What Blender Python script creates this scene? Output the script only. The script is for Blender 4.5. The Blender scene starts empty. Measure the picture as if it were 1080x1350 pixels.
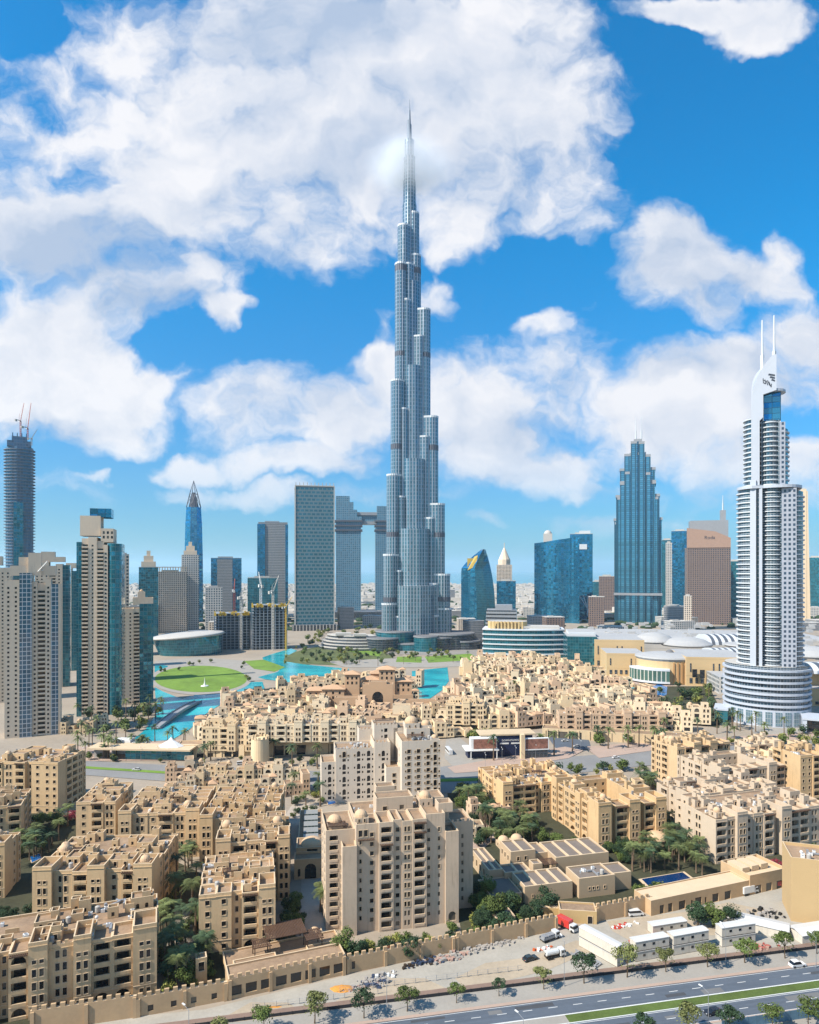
import bpy, math, random
from mathutils import Vector
R = math.radians
sc = bpy.context.scene
COL = sc.collection
F = 900.0; HZ = 751.5; CX = 540.0; EYE = 115.0
# ---------------------------------------------------------------- camera
cam = bpy.data.cameras.new('camera'); camo = bpy.data.objects.new('camera', cam); COL.objects.link(camo)
camo.location = (0, 0, EYE); camo.rotation_euler = (R(90), 0, 0)
cam.sensor_width = 36; cam.lens = F / 1350 * 36; cam.shift_y = (HZ - 675) / 1350
cam.clip_start = 1; cam.clip_end = 200000
sc.camera = camo
sc.view_settings.view_transform = 'Standard'; sc.view_settings.look = 'None'
sc.view_settings.gamma = 1; sc.view_settings.exposure = 0.72
# ---------------------------------------------------------------- node helper
class NT:
    def __init__(s, nt): s.t = nt; s.n = nt.nodes; s.l = nt.links
    def new(s, typ, ins=None, **kw):
        n = s.n.new(typ)
        for k, v in kw.items(): setattr(n, k, v)
        for k, v in (ins or {}).items():
            if isinstance(v, bpy.types.NodeSocket): s.l.new(v, n.inputs[k])
            else: n.inputs[k].default_value = v
        return n
    def m(s, op, *a, clamp=False):
        n = s.n.new('ShaderNodeMath'); n.operation = op; n.use_clamp = clamp
        for i, v in enumerate(a):
            if isinstance(v, bpy.types.NodeSocket): s.l.new(v, n.inputs[i])
            else: n.inputs[i].default_value = v
        return n.outputs[0]
    def v(s, op, *a, out=0):
        n = s.n.new('ShaderNodeVectorMath'); n.operation = op
        for i, v in enumerate(a):
            if isinstance(v, bpy.types.NodeSocket): s.l.new(v, n.inputs[i])
            else: n.inputs[i].default_value = v
        return n.outputs[out]
    def mix(s, f, a, b, mode='MIX'):
        n = s.n.new('ShaderNodeMix'); n.data_type = 'RGBA'; n.blend_type = mode
        for k, v in ((0, f), (6, a), (7, b)):
            if isinstance(v, bpy.types.NodeSocket): s.l.new(v, n.inputs[k])
            elif k == 0: n.inputs[0].default_value = v
            else: n.inputs[k].default_value = (*v, 1) if len(v) == 3 else v
        return n.outputs[2]
    def rng(s, x, a, b, c=0., d=1., smooth=True):
        n = s.new('ShaderNodeMapRange', {0: x, 1: a, 2: b, 3: c, 4: d}, interpolation_type='SMOOTHSTEP' if smooth else 'LINEAR')
        return n.outputs[0]
    def noise(s, vec, scale, detail=4, rough=.5, dist=0, dim='3D', out=0):
        n = s.new('ShaderNodeTexNoise', {'Vector': vec, 'Scale': scale, 'Detail': detail, 'Roughness': rough, 'Distortion': dist}, noise_dimensions=dim)
        return n.outputs[out]
# ---------------------------------------------------------------- sun and sky
SUN_EL, SUN_AZ = 45.0, 243.0           # azimuth clockwise from +Y
sdir = Vector((math.sin(R(SUN_AZ)) * math.cos(R(SUN_EL)), math.cos(R(SUN_AZ)) * math.cos(R(SUN_EL)), math.sin(R(SUN_EL))))
sl = bpy.data.lights.new('sun', 'SUN'); sl.energy = 5.0; sl.angle = R(.55); sl.color = (1, .915, .79)
so = bpy.data.objects.new('sun', sl); COL.objects.link(so); so.rotation_euler = sdir.to_track_quat('Z', 'Y').to_euler()
w = bpy.data.worlds.new('World'); sc.world = w; w.use_nodes = True
nt = NT(w.node_tree); nt.n.clear()
sky = nt.new('ShaderNodeTexSky', sky_type='NISHITA', sun_disc=False, sun_elevation=R(SUN_EL), sun_rotation=R(SUN_AZ), air_density=1.3, dust_density=.5, ozone_density=2.5, altitude=0)
tc = nt.new('ShaderNodeTexCoord')
dirv = tc.outputs['Generated']
sep = nt.new('ShaderNodeSeparateXYZ', {0: dirv})
yy = nt.m('MAXIMUM', nt.m('ABSOLUTE', sep.outputs[1]), .12)
side = nt.m('LESS_THAN', sep.outputs[1], 0)
uu = nt.m('DIVIDE', sep.outputs[0], yy); vv = nt.m('DIVIDE', nt.m('MAXIMUM', sep.outputs[2], 0), yy)
P = nt.new('ShaderNodeCombineXYZ', {0: uu, 1: vv, 2: nt.m('MULTIPLY', side, 7.3)}).outputs[0]
warp = nt.noise(P, 3.2, 5, .6, out=1)
Pw = nt.v('ADD', P, nt.v('MULTIPLY', nt.v('SUBTRACT', warp, (.5, .5, .5)), (.19, .14, 0)))
warp2 = nt.noise(P, 13, 4, .6, out=1)
Pw = nt.v('ADD', Pw, nt.v('MULTIPLY', nt.v('SUBTRACT', warp2, (.5, .5, .5)), (.06, .05, 0)))
CL = [(480,110,330,185,1.3),(660,130,150,190,1.0),(250,100,190,130,.8),(430,290,140,70,.7),(625,285,75,62,.7),(90,150,130,100,.7),
(70,300,150,110,.9),(200,240,150,110,.7),(170,385,120,70,.7),(292,420,46,28,.9),(50,480,130,105,1.0),(165,510,110,60,.9),(140,566,90,34,.7),
(340,540,85,60,1.0),(445,545,95,55,1.0),(505,500,60,42,.9),(390,603,110,24,.8),(640,545,95,95,1.0),(745,520,85,75,.9),(700,605,150,34,.8),
(880,550,140,80,1.0),(975,505,130,62,1.0),(1060,450,80,60,.9),(1000,610,140,44,.7),(890,345,85,85,1.1),(985,365,80,48,1.0),(1035,330,40,32,.7),
(930,405,70,36,.8),(980,655,150,26,.45),(860,690,170,14,.3),(430,650,160,14,.3),(60,640,90,20,.3),(925,6,115,24,1.1),(1010,22,70,32,1.0),(262,614,56,24,.9),(133,626,22,12,.8),(578,395,34,27,.45),(742,375,24,18,.2),(725,432,34,20,.35),(620,690,26,9,.35),(480,440,50,20,.35),(800,640,90,20,.4)]
HOLE = [(20,20,80,70,1.0),(390,440,110,45,.9),(700,360,95,70,.8),(900,190,100,80,1.0),(225,460,60,40,.5),(55,150,60,30,.32),(95,240,60,22,.3),(140,110,60,26,.3)]
tot = None
for (px, py, rx, ry, wt), sg in [(c, 1) for c in CL] + [(c, -1) for c in HOLE]:
    cu, cv = (px - 540) / 900, (751.5 - py) / 900; su, sv = 900 / rx, 900 / ry
    q = nt.v('MULTIPLY_ADD', Pw, (su, sv, 0), (-cu * su, -cv * sv, 0))
    r2 = nt.v('DOT_PRODUCT', q, q, out=1)
    if sg > 0:
        e = nt.m('MULTIPLY_ADD', r2, -wt, wt)
        tot = e if tot is None else nt.m('SMOOTH_MAX', tot, e, .35)
    else:
        tot = nt.m('SUBTRACT', nt.m('MAXIMUM', tot, -.8), nt.m('MAXIMUM', nt.m('MULTIPLY_ADD', r2, -wt * 1.6, wt * 1.6), 0))
tot = nt.m('MINIMUM', nt.m('MAXIMUM', tot, -.8), 1.0)
back = nt.m('MULTIPLY', side, nt.rng(nt.noise(P, 1.6, 3, .5), .42, .7, 0, 1.0))
tot = nt.m('MAXIMUM', tot, nt.m('MULTIPLY_ADD', back, 1.6, -.8))
def fbm(vec): return nt.noise(vec, 5.0, 9, .585)
Ps = nt.v('MULTIPLY', Pw, (1, 1.25, 1))
n1 = fbm(Ps)
n2 = fbm(nt.v('ADD', Ps, (-.028, .045, 0)))
dens = nt.m('ADD', tot, nt.m('MULTIPLY', nt.m('SUBTRACT', n1, .5), 3.9))
alpha = nt.rng(dens, -.24, .72)
shade = nt.m('MULTIPLY', nt.m('SUBTRACT', n1, n2), 2.2)
low = nt.noise(Ps, 2.6, 3, .5)
lit = nt.m('ADD', nt.m('ADD', .78, shade), nt.m('MULTIPLY', nt.m('SUBTRACT', low, .5), 2.2))
for (px, py, rx, ry, wt) in [(80,335,150,60,.55),(400,30,230,70,.5),(190,405,100,32,.5),(60,565,90,30,.4),(480,215,150,60,.35),(900,480,120,40,.35),(330,350,110,30,.3),(640,250,90,40,.25),(700,570,120,30,.3)]:
    q = nt.v('MULTIPLY_ADD', Pw, (900/rx, 900/ry, 0), (-(px-540)/rx, -(751.5-py)/ry, 0))
    lit = nt.m('SUBTRACT', lit, nt.m('MAXIMUM', nt.m('MULTIPLY_ADD', nt.v('DOT_PRODUCT', q, q, out=1), -wt*1.35, wt*1.35), 0))
lit = nt.m('SUBTRACT', lit, nt.m('MULTIPLY', nt.rng(tot, .5, 1.0), .10), clamp=True)
CLOUD_LO, CLOUD_HI, CLOUD_K = (.47, .58, .77), (.96, .96, 1.0), .79
ccol = nt.mix(lit, CLOUD_LO, CLOUD_HI)
el = nt.rng(vv, 0, .55)
tint = nt.mix(el, (.19, .50, .86), (.001, .70, 1.10))
skyc = nt.mix(1.0, sky.outputs[0], tint, 'MULTIPLY')
skyc = nt.v('SCALE', skyc); skyc.node.inputs[3].default_value = .101
ccs = nt.v('SCALE', ccol); ccs.node.inputs[3].default_value = CLOUD_K * .75
near = nt.rng(vv, .02, .2, .45, 1.0)
fin = nt.mix(nt.m('MULTIPLY', alpha, near), skyc, ccs)
bg = nt.new('ShaderNodeBackground', {0: fin, 1: 1.0})
nt.new('ShaderNodeOutputWorld', {0: bg.outputs[0]})
w.cycles.sampling_method = 'MANUAL'; w.cycles.sample_map_resolution = 512
sc.cycles.max_bounces = 6; sc.cycles.diffuse_bounces = 2; sc.cycles.glossy_bounces = 3; sc.cycles.transmission_bounces = 4
sc.cycles.volume_bounces = 4; sc.cycles.transparent_max_bounces = 6
sc.cycles.use_denoising = True; sc.cycles.use_adaptive_sampling = True
# ---------------------------------------------------------------- pixel <-> place
def at(px, py, z=0.):
    """point of the place seen at this photograph pixel, on the level z"""
    D = (EYE - z) * F / (py - HZ); return ((px - CX) * D / F, D)
def atD(px, D): return ((px - CX) * D / F, D)
def zat(py, D): return EYE - (py - HZ) * D / F
def tag(o, label=None, cat=None, group=None, kind=None):
    if label: o['label'] = label
    if cat: o['category'] = cat
    if group: o['group'] = group
    if kind: o['kind'] = kind
    return o
# ---------------------------------------------------------------- materials
MATS = {}; ALB = .85
def mat(name, col, rough=.8, metal=0., var=.12, scale=.25, fine=1.6, spec=.3, obj_var=0., bump=0., streak=0., col2=None):
    if name in MATS: return MATS[name]
    m = bpy.data.materials.new(name); m.use_nodes = True; MATS[name] = m
    t = NT(m.node_tree); b = t.n['Principled BSDF']
    b.inputs['Roughness'].default_value = rough; b.inputs['Metallic'].default_value = metal
    b.inputs['Specular IOR Level'].default_value = spec
    g = t.new('ShaderNodeNewGeometry').outputs['Position']
    a = t.noise(g, scale, 4, .6); c = t.noise(g, fine, 3, .6)
    k = t.m('ADD', t.m('MULTIPLY', t.m('SUBTRACT', a, .5), var * 2.2), t.m('MULTIPLY', t.m('SUBTRACT', c, .5), var * 1.3))
    if obj_var:
        r = t.new('ShaderNodeObjectInfo').outputs['Random']
        k = t.m('ADD', k, t.m('MULTIPLY', t.m('SUBTRACT', r, .5), obj_var))
    if streak:
        sv_ = t.v('MULTIPLY', g, (1.3, 1.3, .10)); k = t.m('SUBTRACT', k, t.m('MULTIPLY', t.rng(t.noise(sv_, 1.0, 4, .65), .5, .8), streak))
    k = t.m('ADD', k, 1)
    col_ = t.v('SCALE', tuple(q*ALB for q in col)); t.l.new(k, col_.node.inputs[3])
    if col2:
        r2 = t.m('FRACT', t.m('MULTIPLY', t.new('ShaderNodeObjectInfo').outputs['Random'], 7.31)); mx = t.mix(r2, tuple(q*ALB for q in col), tuple(q*ALB for q in col2)); t.l.new(mx, col_.node.inputs[0])
    t.l.new(col_, b.inputs['Base Color'])
    if bump:
        bn = t.new('ShaderNodeBump', {'Height': c, 'Strength': bump, 'Distance': .3})
        t.l.new(bn.outputs[0], b.inputs['Normal'])
    return m
def glassmat(name, col, rough=.08, spec=.9, obj_var=.3):
    m = mat(name, col, rough, 0, .15, .3, 1.5, spec, obj_var); return m
def facade_mat(name, glass, frame, cw, ch, fw, fh, rough=.12, frough=.5, metal=.0, spec=1., rand=.35, lit=.0, gmetal=0., off=0., wob=.02, band=None, frame2=None):
    """curtain wall laid out in metres on the surface: U round the building, V up it"""
    if name in MATS: return MATS[name]
    m = bpy.data.materials.new(name); m.use_nodes = True; MATS[name] = m
    t = NT(m.node_tree); b = t.n['Principled BSDF']
    uv = t.new('ShaderNodeUVMap').outputs[0]
    s = t.new('ShaderNodeSeparateXYZ', {0: uv})
    iu = t.m('DIVIDE', s.outputs[0], cw); iv = t.m('DIVIDE', s.outputs[1], ch)
    if off: iu = t.m('ADD', iu, t.m('MULTIPLY', t.m('MODULO', t.m('FLOOR', iv), 2), off))
    fu = t.m('FRACT', iu); fv = t.m('FRACT', iv)
    fr = t.m('MAXIMUM', t.m('LESS_THAN', fu, fw / cw), t.m('LESS_THAN', fv, fh / ch))
    cell = t.new('ShaderNodeCombineXYZ', {0: t.m('FLOOR', iu), 1: t.m('FLOOR', iv)}).outputs[0]
    wn = t.new('ShaderNodeTexWhiteNoise', {'Vector': cell}, noise_dimensions='2D')
    k = t.m('ADD', 1 - rand / 2, t.m('MULTIPLY', wn.outputs[0], rand))
    big = t.noise(uv, .035, 3, .5)
    k = t.m('MULTIPLY', k, t.m('ADD', .75, t.m('MULTIPLY', big, .5)))
    frame = tuple(q*.78 for q in frame)
    gc = t.v('SCALE', glass); t.l.new(k, gc.node.inputs[3])
    fc = t.v('SCALE', frame); t.l.new(t.m('ADD', .85, t.m('MULTIPLY', t.noise(uv, .2, 3), .3)), fc.node.inputs[3])
    col = t.mix(fr, gc, fc)
    if frame2: col = t.mix(t.m('MULTIPLY', t.m('LESS_THAN', fv, fh/ch), t.m('GREATER_THAN', fu, fw/cw)), col, frame2)
    if band:
        z0, z1, bc = band
        bz = t.m('MULTIPLY', t.m('GREATER_THAN', s.outputs[1], z0), t.m('LESS_THAN', s.outputs[1], z1))
        col = t.mix(bz, col, bc)
    t.l.new(col, b.inputs['Base Color'])
    t.l.new(t.m('ADD', rough, t.m('MULTIPLY', fr, frough - rough)), b.inputs['Roughness'])
    t.l.new(t.m('ADD', gmetal, t.m('MULTIPLY', fr, metal - gmetal)), b.inputs['Metallic'])
    b.inputs['Specular IOR Level'].default_value = spec
    if wob:   # panes never sit perfectly true
        nn = t.v('SUBTRACT', wn.outputs[1], (.5, .5, .5))
        nv = t.v('NORMALIZE', t.v('ADD', t.new('ShaderNodeNewGeometry').outputs['Normal'], t.v('SCALE', nn)))
        nv.node.inputs[0].links[0].from_node.inputs[1].links[0].from_node.inputs[3].default_value = wob * 2
        t.l.new(nv, b.inputs['Normal'])
    return m
SAND = (.50, .335, .19)
M_wall = mat('sand_plaster', (.66, .445, .235), .9, var=.17, scale=.06, fine=.9, obj_var=.16, streak=.28, col2=(.67, .485, .295))
M_wall2 = mat('pale_sand_plaster', (.62, .49, .35), .9, var=.08, scale=.12, fine=.9, obj_var=.14, streak=.2)
M_wall3 = mat('greige_plaster', (.57, .455, .34), .9, var=.1, scale=.12, fine=.9, streak=.25)
M_roof = mat('roof_screed', (.33, .225, .145), .95, var=.42, scale=.22, fine=1.1, obj_var=.3)
M_trim = mat('coping', (.66, .50, .33), .85, var=.10)
M_tile = mat('clay_tile', (.52, .33, .20), .85, var=.2, scale=.5, fine=3, obj_var=.2)
M_glass = glassmat('window_glass', (.022, .026, .032), spec=.6)
t_ = NT(M_glass.node_tree); r_ = t_.new('ShaderNodeObjectInfo').outputs['Random']; cur_ = t_.m('GREATER_THAN', t_.m('FRACT', t_.m('MULTIPLY', r_, 13.7)), .84)
t_.l.new(t_.mix(cur_, (.012, .014, .018), (.11, .095, .075)), t_.n['Principled BSDF'].inputs['Base Color'])
M_frame = mat('dark_frame', (.05, .035, .025), .6)
M_brown = mat('brown_timber', (.10, .055, .035), .7, var=.2)
M_dome = mat('dome_render', (.62, .43, .27), .85, var=.12, scale=.8, fine=3)
M_white = mat('white_paint', (.78, .78, .76), .6, var=.06, scale=.5, fine=2)
M_lightc = mat('tank_plastic', (.45,.43,.40), .7); M_grey = mat('grey_metal', (.35, .36, .38), .5, .3, var=.1)
M_rail = mat('balustrade', (.10, .07, .05), .6)
# ---------------------------------------------------------------- mesh builder
class MB:
    def __init__(s): s.v = []; s.f = []; s.m = []; s.uv = []
    def quad(s, a, b, c, d, m=0, uv=None):
        i = len(s.v); s.v += [a, b, c, d]; s.f.append((i, i+1, i+2, i+3)); s.m.append(m); s.uv += list(uv) if uv else [(0, 0)] * 4
    def poly(s, pts, m=0, uv=None):
        i = len(s.v); s.v += list(pts); s.f.append(tuple(range(i, i+len(pts)))); s.m.append(m); s.uv += list(uv) if uv else [(p[0], p[1]) for p in pts]
    def box(s, x0, y0, z0, x1, y1, z1, m=0, bottom=False):
        s.quad((x0,y0,z0),(x1,y0,z0),(x1,y0,z1),(x0,y0,z1), m, [(x0,z0),(x1,z0),(x1,z1),(x0,z1)]); s.quad((x1,y0,z0),(x1,y1,z0),(x1,y1,z1),(x1,y0,z1), m, [(y0,z0),(y1,z0),(y1,z1),(y0,z1)])
        s.quad((x1,y1,z0),(x0,y1,z0),(x0,y1,z1),(x1,y1,z1), m, [(-x1,z0),(-x0,z0),(-x0,z1),(-x1,z1)]); s.quad((x0,y1,z0),(x0,y0,z0),(x0,y0,z1),(x0,y1,z1), m, [(-y1,z0),(-y0,z0),(-y0,z1),(-y1,z1)])
        s.quad((x0,y0,z1),(x1,y0,z1),(x1,y1,z1),(x0,y1,z1), m)
        if bottom: s.quad((x0,y1,z0),(x1,y1,z0),(x1,y0,z0),(x0,y0,z0), m)
    def cbox(s, cx, cy, cz, sx, sy, sz, m=0): s.box(cx-sx/2, cy-sy/2, cz-sz/2, cx+sx/2, cy+sy/2, cz+sz/2, m, True)
    def prism(s, poly, z0, z1, m=0, mt=None, u0=0., bottom=False, top=True, poly2=None):
        """poly counter-clockwise; poly2 = outline at the top"""
        p2 = poly2 or poly; n = len(poly); u = u0
        for i in range(n):
            a, b = poly[i], poly[(i+1) % n]; c, d = p2[(i+1) % n], p2[i]
            L = math.hypot(b[0]-a[0], b[1]-a[1])
            s.quad((a[0],a[1],z0),(b[0],b[1],z0),(c[0],c[1],z1),(d[0],d[1],z1), m, [(u,z0),(u+L,z0),(u+L,z1),(u,z1)]); u += L
        if top: s.poly([(p[0],p[1],z1) for p in p2], m if mt is None else mt)
        if bottom: s.poly([(p[0],p[1],z0) for p in reversed(poly)], m)
    def ring(s, rings, m=0, cap=True):
        """rings: list of lists of points, same length, bottom to top"""
        i0 = len(s.v); n = len(rings[0])
        for r in rings: s.v += list(r)
        for k in range(len(rings)-1):
            for j in range(n):
                a = i0+k*n+j; b = i0+k*n+(j+1) % n
                s.f.append((a, b, b+n, a+n)); s.m.append(m)
                z = [rings[k][0][2], rings[k+1][0][2]]; s.uv += [(j, z[0]), (j+1, z[0]), (j+1, z[1]), (j, z[1])]
        if cap: s.f.append(tuple(i0+(len(rings)-1)*n+j for j in range(n))); s.m.append(m); s.uv += [(0, 0)]*n
    def dome(s, cx, cy, z, r, h=None, m=0, n=14, k=5):
        h = h or r; rr = []
        for i in range(k+1):
            a = math.pi/2*i/k; q = max(r*math.cos(a), .02)
            rr.append([(cx+q*math.cos(2*math.pi*j/n), cy+q*math.sin(2*math.pi*j/n), z+h*math.sin(a)) for j in range(n)])
        s.ring(rr, m)
    def cyl(s, cx, cy, z0, z1, r, m=0, n=12, r2=None):
        r2 = r if r2 is None else r2
        s.ring([[(cx+q*math.cos(2*math.pi*j/n), cy+q*math.sin(2*math.pi*j/n), z) for j in range(n)] for q, z in ((r, z0), (r2, z1))], m)
    def tube(s, a, b, r, m=0, n=5, r2=None):
        a = Vector(a); b = Vector(b); d = (b-a).normalized(); u = d.orthogonal().normalized(); w_ = d.cross(u)
        r2 = r if r2 is None else r2
        s.ring([[tuple(p+(u*math.cos(2*math.pi*j/n)+w_*math.sin(2*math.pi*j/n))*q) for j in range(n)] for p, q in ((a, r), (b, r2))], m)
    def mesh(s, name, mats):
        me = bpy.data.meshes.new(name); me.from_pydata(s.v, [], s.f)
        for m in mats: me.materials.append(m)
        if len(mats) > 1: me.polygons.foreach_set('material_index', s.m)
        ul = me.uv_layers.new(name='UVMap'); flat = [c for p in s.uv for c in p]; ul.data.foreach_set('uv', flat)
        me.update(); return me
    def build(s, name, mats, parent=None, loc=None, rz=None, smooth=False):
        if not isinstance(mats, (list, tuple)): mats = [mats]
        me = s.mesh(name, mats)
        if smooth: me.polygons.foreach_set('use_smooth', [True]*len(me.polygons))
        o = bpy.data.objects.new(name, me); COL.objects.link(o)
        if parent: o.parent = parent
        if loc: o.location = loc
        if rz is not None: o.rotation_euler[2] = rz
        return o
def empty(name, loc, rz=0., label=None, cat=None, group=None):
    o = bpy.data.objects.new(name, None); COL.objects.link(o); o.location = loc; o.rotation_euler[2] = rz; o.empty_display_size = .5
    return tag(o, label, cat, group)
def put(name, me, parent=None, loc=(0, 0, 0), rz=0., sc_=None):
    o = bpy.data.objects.new(name, me); COL.objects.link(o); o.parent = parent; o.location = loc; o.rotation_euler[2] = rz
    if sc_: o.scale = sc_
    return o
def copy_tree(o, parent=None, kids=None):
    c = o.copy(); COL.objects.link(c); c.parent = parent
    for ch in (kids[o] if kids else list(o.children)): copy_tree(ch, c)
    return c
# ---------------------------------------------------------------- walls with real openings
def facade(mb, p0, p1, z0, z1, ops, m=0, mi=0):
    """wall from p0 to p1 (outside on the right hand), openings (u0,u1,a,b,depth,arch) are cut and given reveals"""
    W = math.hypot(p1[0]-p0[0], p1[1]-p0[1])
    if W < .05: return
    dx, dy = (p1[0]-p0[0])/W, (p1[1]-p0[1])/W; nx, ny = dy, -dx
    def P(u, z, d=0.): return (p0[0]+dx*u-nx*d, p0[1]+dy*u-ny*d, z)
    def Q(u0, u1, a, b, mm=m):
        if u1-u0 > .01 and b-a > .01: mb.quad(P(u0,a), P(u1,a), P(u1,b), P(u0,b), mm, [(u0,a),(u1,a),(u1,b),(u0,b)])
    ops = [o for o in ops if o[0] > .05 and o[1] < W-.05 and o[2] >= z0 and o[3] < z1]
    us = sorted({0., W, *[round(o[0], 3) for o in ops], *[round(o[1], 3) for o in ops]})
    for i in range(len(us)-1):
        ua, ub = us[i], us[i+1]; mid = (ua+ub)/2; z = z0
        for o in sorted([o for o in ops if o[0] <= mid <= o[1]], key=lambda o: o[2]):
            Q(ua, ub, z, o[2]); z = o[3]
        Q(ua, ub, z, z1)
    for o in ops:
        u0, u1, a, b, d, arch = o[:6]
        mb.quad(P(u0,a), P(u0,a,d), P(u0,b,d), P(u0,b), m); mb.quad(P(u1,a,d), P(u1,a), P(u1,b), P(u1,b,d), m)
        mb.quad(P(u0,b), P(u0,b,d), P(u1,b,d), P(u1,b), m); mb.quad(P(u0,a,d), P(u0,a), P(u1,a), P(u1,a,d), mi)
        if d > .9: mb.quad(P(u0,a,d), P(u1,a,d), P(u1,b,d), P(u0,b,d), m)
        if arch:
            r = (u1-u0)/2; c = (u0+u1)/2; zs = b-r*1.05; K = 4
            for sg in (-1, 1):
                pts = [P(c+sg*r, b, -.004), P(c, b, -.004)]+[P(c+sg*r*math.sin(math.pi/2*k/K), zs+(b-zs)*math.cos(math.pi/2*k/K), -.004) for k in range(1, K+1)]
                if sg > 0: pts = pts[::-1]
                mb.poly(pts, m)
WM = {}
def window_mesh(w_, h_, kind):
    """pane with frame and bars, centred in x, standing on z=0, facing -y"""
    w_ = round(w_*4)/4 or .25; h_ = round(h_*4)/4 or .25
    k = (w_, h_, kind)
    if k in WM: return WM[k]
    b = MB(); t = .09
    b.quad((-w_/2,0,0), (w_/2,0,0), (w_/2,0,h_), (-w_/2,0,h_), 0)
    if kind != 'p':
        for x in (-w_/2, w_/2-t): b.box(x, -.06, 0, x+t, -.005, h_, 1)
        for z in (0, h_-t): b.box(-w_/2+t, -.06, z, w_/2-t, -.005, z+t, 1)
        if w_ > 1.0: b.box(-t/2, -.05, t, t/2, -.005, h_-t, 1)
        if h_ > 1.9: b.box(-w_/2+t, -.05, h_*.66, w_/2-t, -.006, h_*.66+t, 1)
    if kind == 'w' and w_ < 2:
        y0, y1, e = -.40, -.28, .13
        b.box(-w_/2-e, y0, -e-.04, w_/2+e, y1, .0, 2, True); b.box(-w_/2-e, y0, h_, w_/2+e, y1, h_+e, 2, True)
        for x in (-w_/2-e, w_/2): b.box(x, y0, 0, x+e, y1, h_, 2)
    WM[k] = b.mesh('window', [M_glass, M_frame, M_trim]); return WM[k]
class Bld:
    """a building: walls, roofs, domes ... as parts, every window a part"""
    def __init__(s, name, loc, rz, label, cat='building', group=None, wall=None, roof=None, trim=None):
        s.root = empty(name, (*loc, 0) if len(loc) == 2 else loc, rz, label, cat, group)
        s.w = MB(); s.mats = [wall or M_wall, roof or M_roof, trim or M_trim]; s.win = []; s.rng = random.Random(sum(map(ord, label)))
    def window(s, x, y, z, ang, w_, h_, kind='w'): s.win.append((x, y, z, ang, w_, h_, kind))
    def block(s, x0, y0, x1, y1, z0, z1, f=(), l=(), r=(), b=(), par=.9, t=.35, cren=False, rm=1, wm=0, skip=''):
        """box wing; f l r b = openings of the front, left, right and back walls, each (u, z, w, h, kind)"""
        cor = {'f': ((x0,y0),(x1,y0),0), 'r': ((x1,y0),(x1,y1),90), 'b': ((x1,y1),(x0,y1),180), 'l': ((x0,y1),(x0,y0),270)}
        for k, ops in (('f', f), ('r', r), ('b', b), ('l', l)):
            if k in skip: continue
            p0, p1, ang = cor[k]; W = math.hypot(p1[0]-p0[0], p1[1]-p0[1]); cut = []
            for (u, z, ww, hh, kind) in ops:
                if u-ww/2 < .1 or u+ww/2 > W-.1 or z+hh > z1-.2 or z < z0: continue
                bal = kind == 'B' or kind == 'A'
                d = 1.7 if bal else .32
                cut.append((u-ww/2, u+ww/2, z, z+hh, d, kind in 'aA'))
                dx, dy = (p1[0]-p0[0])/W, (p1[1]-p0[1])/W; nx, ny = dy, -dx
                q = (p0[0]+dx*u-nx*(d-.03), p0[1]+dy*u-ny*(d-.03))
                if bal:
                    s.window(*q, z+.05, R(ang), min(ww-.8, 3), min(hh-.3, 2.25))
                    a, c = u-ww/2, u+ww/2      # parapet of the balcony
                    A = (p0[0]+dx*a+nx*.12, p0[1]+dy*a+ny*.12); C = (p0[0]+dx*c+nx*.12, p0[1]+dy*c+ny*.12)
                    s.w.prism([A, C, (C[0]-nx*.3, C[1]-ny*.3), (A[0]-nx*.3, A[1]-ny*.3)], z-.15, z+.7, 0, 2)
                else: s.window(*q, z, R(ang), ww, hh, 'w' if kind in 'wa' else 'p')
            facade(s.w, p0, p1, z0, z1, cut, wm)
        zr = z1-par; x2, y2, x3, y3 = x0+t, y0+t, x1-t, y1-t
        if par <= 0 or x3-x2 < .3 or y3-y2 < .3: s.w.quad((x0,y0,z1),(x1,y0,z1),(x1,y1,z1),(x0,y1,z1), rm); return
        s.w.quad((x2,y2,zr),(x3,y2,zr),(x3,y3,zr),(x2,y3,zr), rm)
        for a, c in (((x2,y2),(x2,y3)), ((x2,y3),(x3,y3)), ((x3,y3),(x3,y2)), ((x3,y2),(x2,y2))):
            s.w.quad((*a,zr),(*c,zr),(*c,z1),(*a,z1), wm)
        for q in (((x0,y0),(x1,y0),(x3,y2),(x2,y2)), ((x1,y0),(x1,y1),(x3,y3),(x3,y2)), ((x1,y1),(x0,y1),(x2,y3),(x3,y3)), ((x0,y1),(x0,y0),(x2,y2),(x2,y3))):
            s.w.poly([(*p, z1) for p in q], 2)
        if cren:
            x = x0+.02
            while x < x1-.8: s.w.box(x, y0+.02, z1, x+.9, y0+t-.02, z1+.8, 0); x += 1.9
    def domed(s, cx, cy, z, a=3.6, h=2.6, r=1.45):
        s.block(cx-a/2, cy-a/2, cx+a/2, cy+a/2, z, z+h, par=.25, t=.25, f=[(a*.3, z+.6, .6, 1.2, 'a'), (a*.7, z+.6, .6, 1.2, 'a')], l=[(a*.5, z+.6, .7, 1.2, 'a')], r=[(a*.5, z+.6, .7, 1.2, 'a')])
        d = MB(); d.cyl(cx, cy, z+h-.2, z+h+.35, r*1.06, 0, 16); d.dome(cx, cy, z+h+.35, r, r*.85, 0, 16, 6); d.tube((cx,cy,z+h+r), (cx,cy,z+h+r*1.2+.6), .07); d.build('dome', M_dome, s.root, smooth=False)
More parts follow.
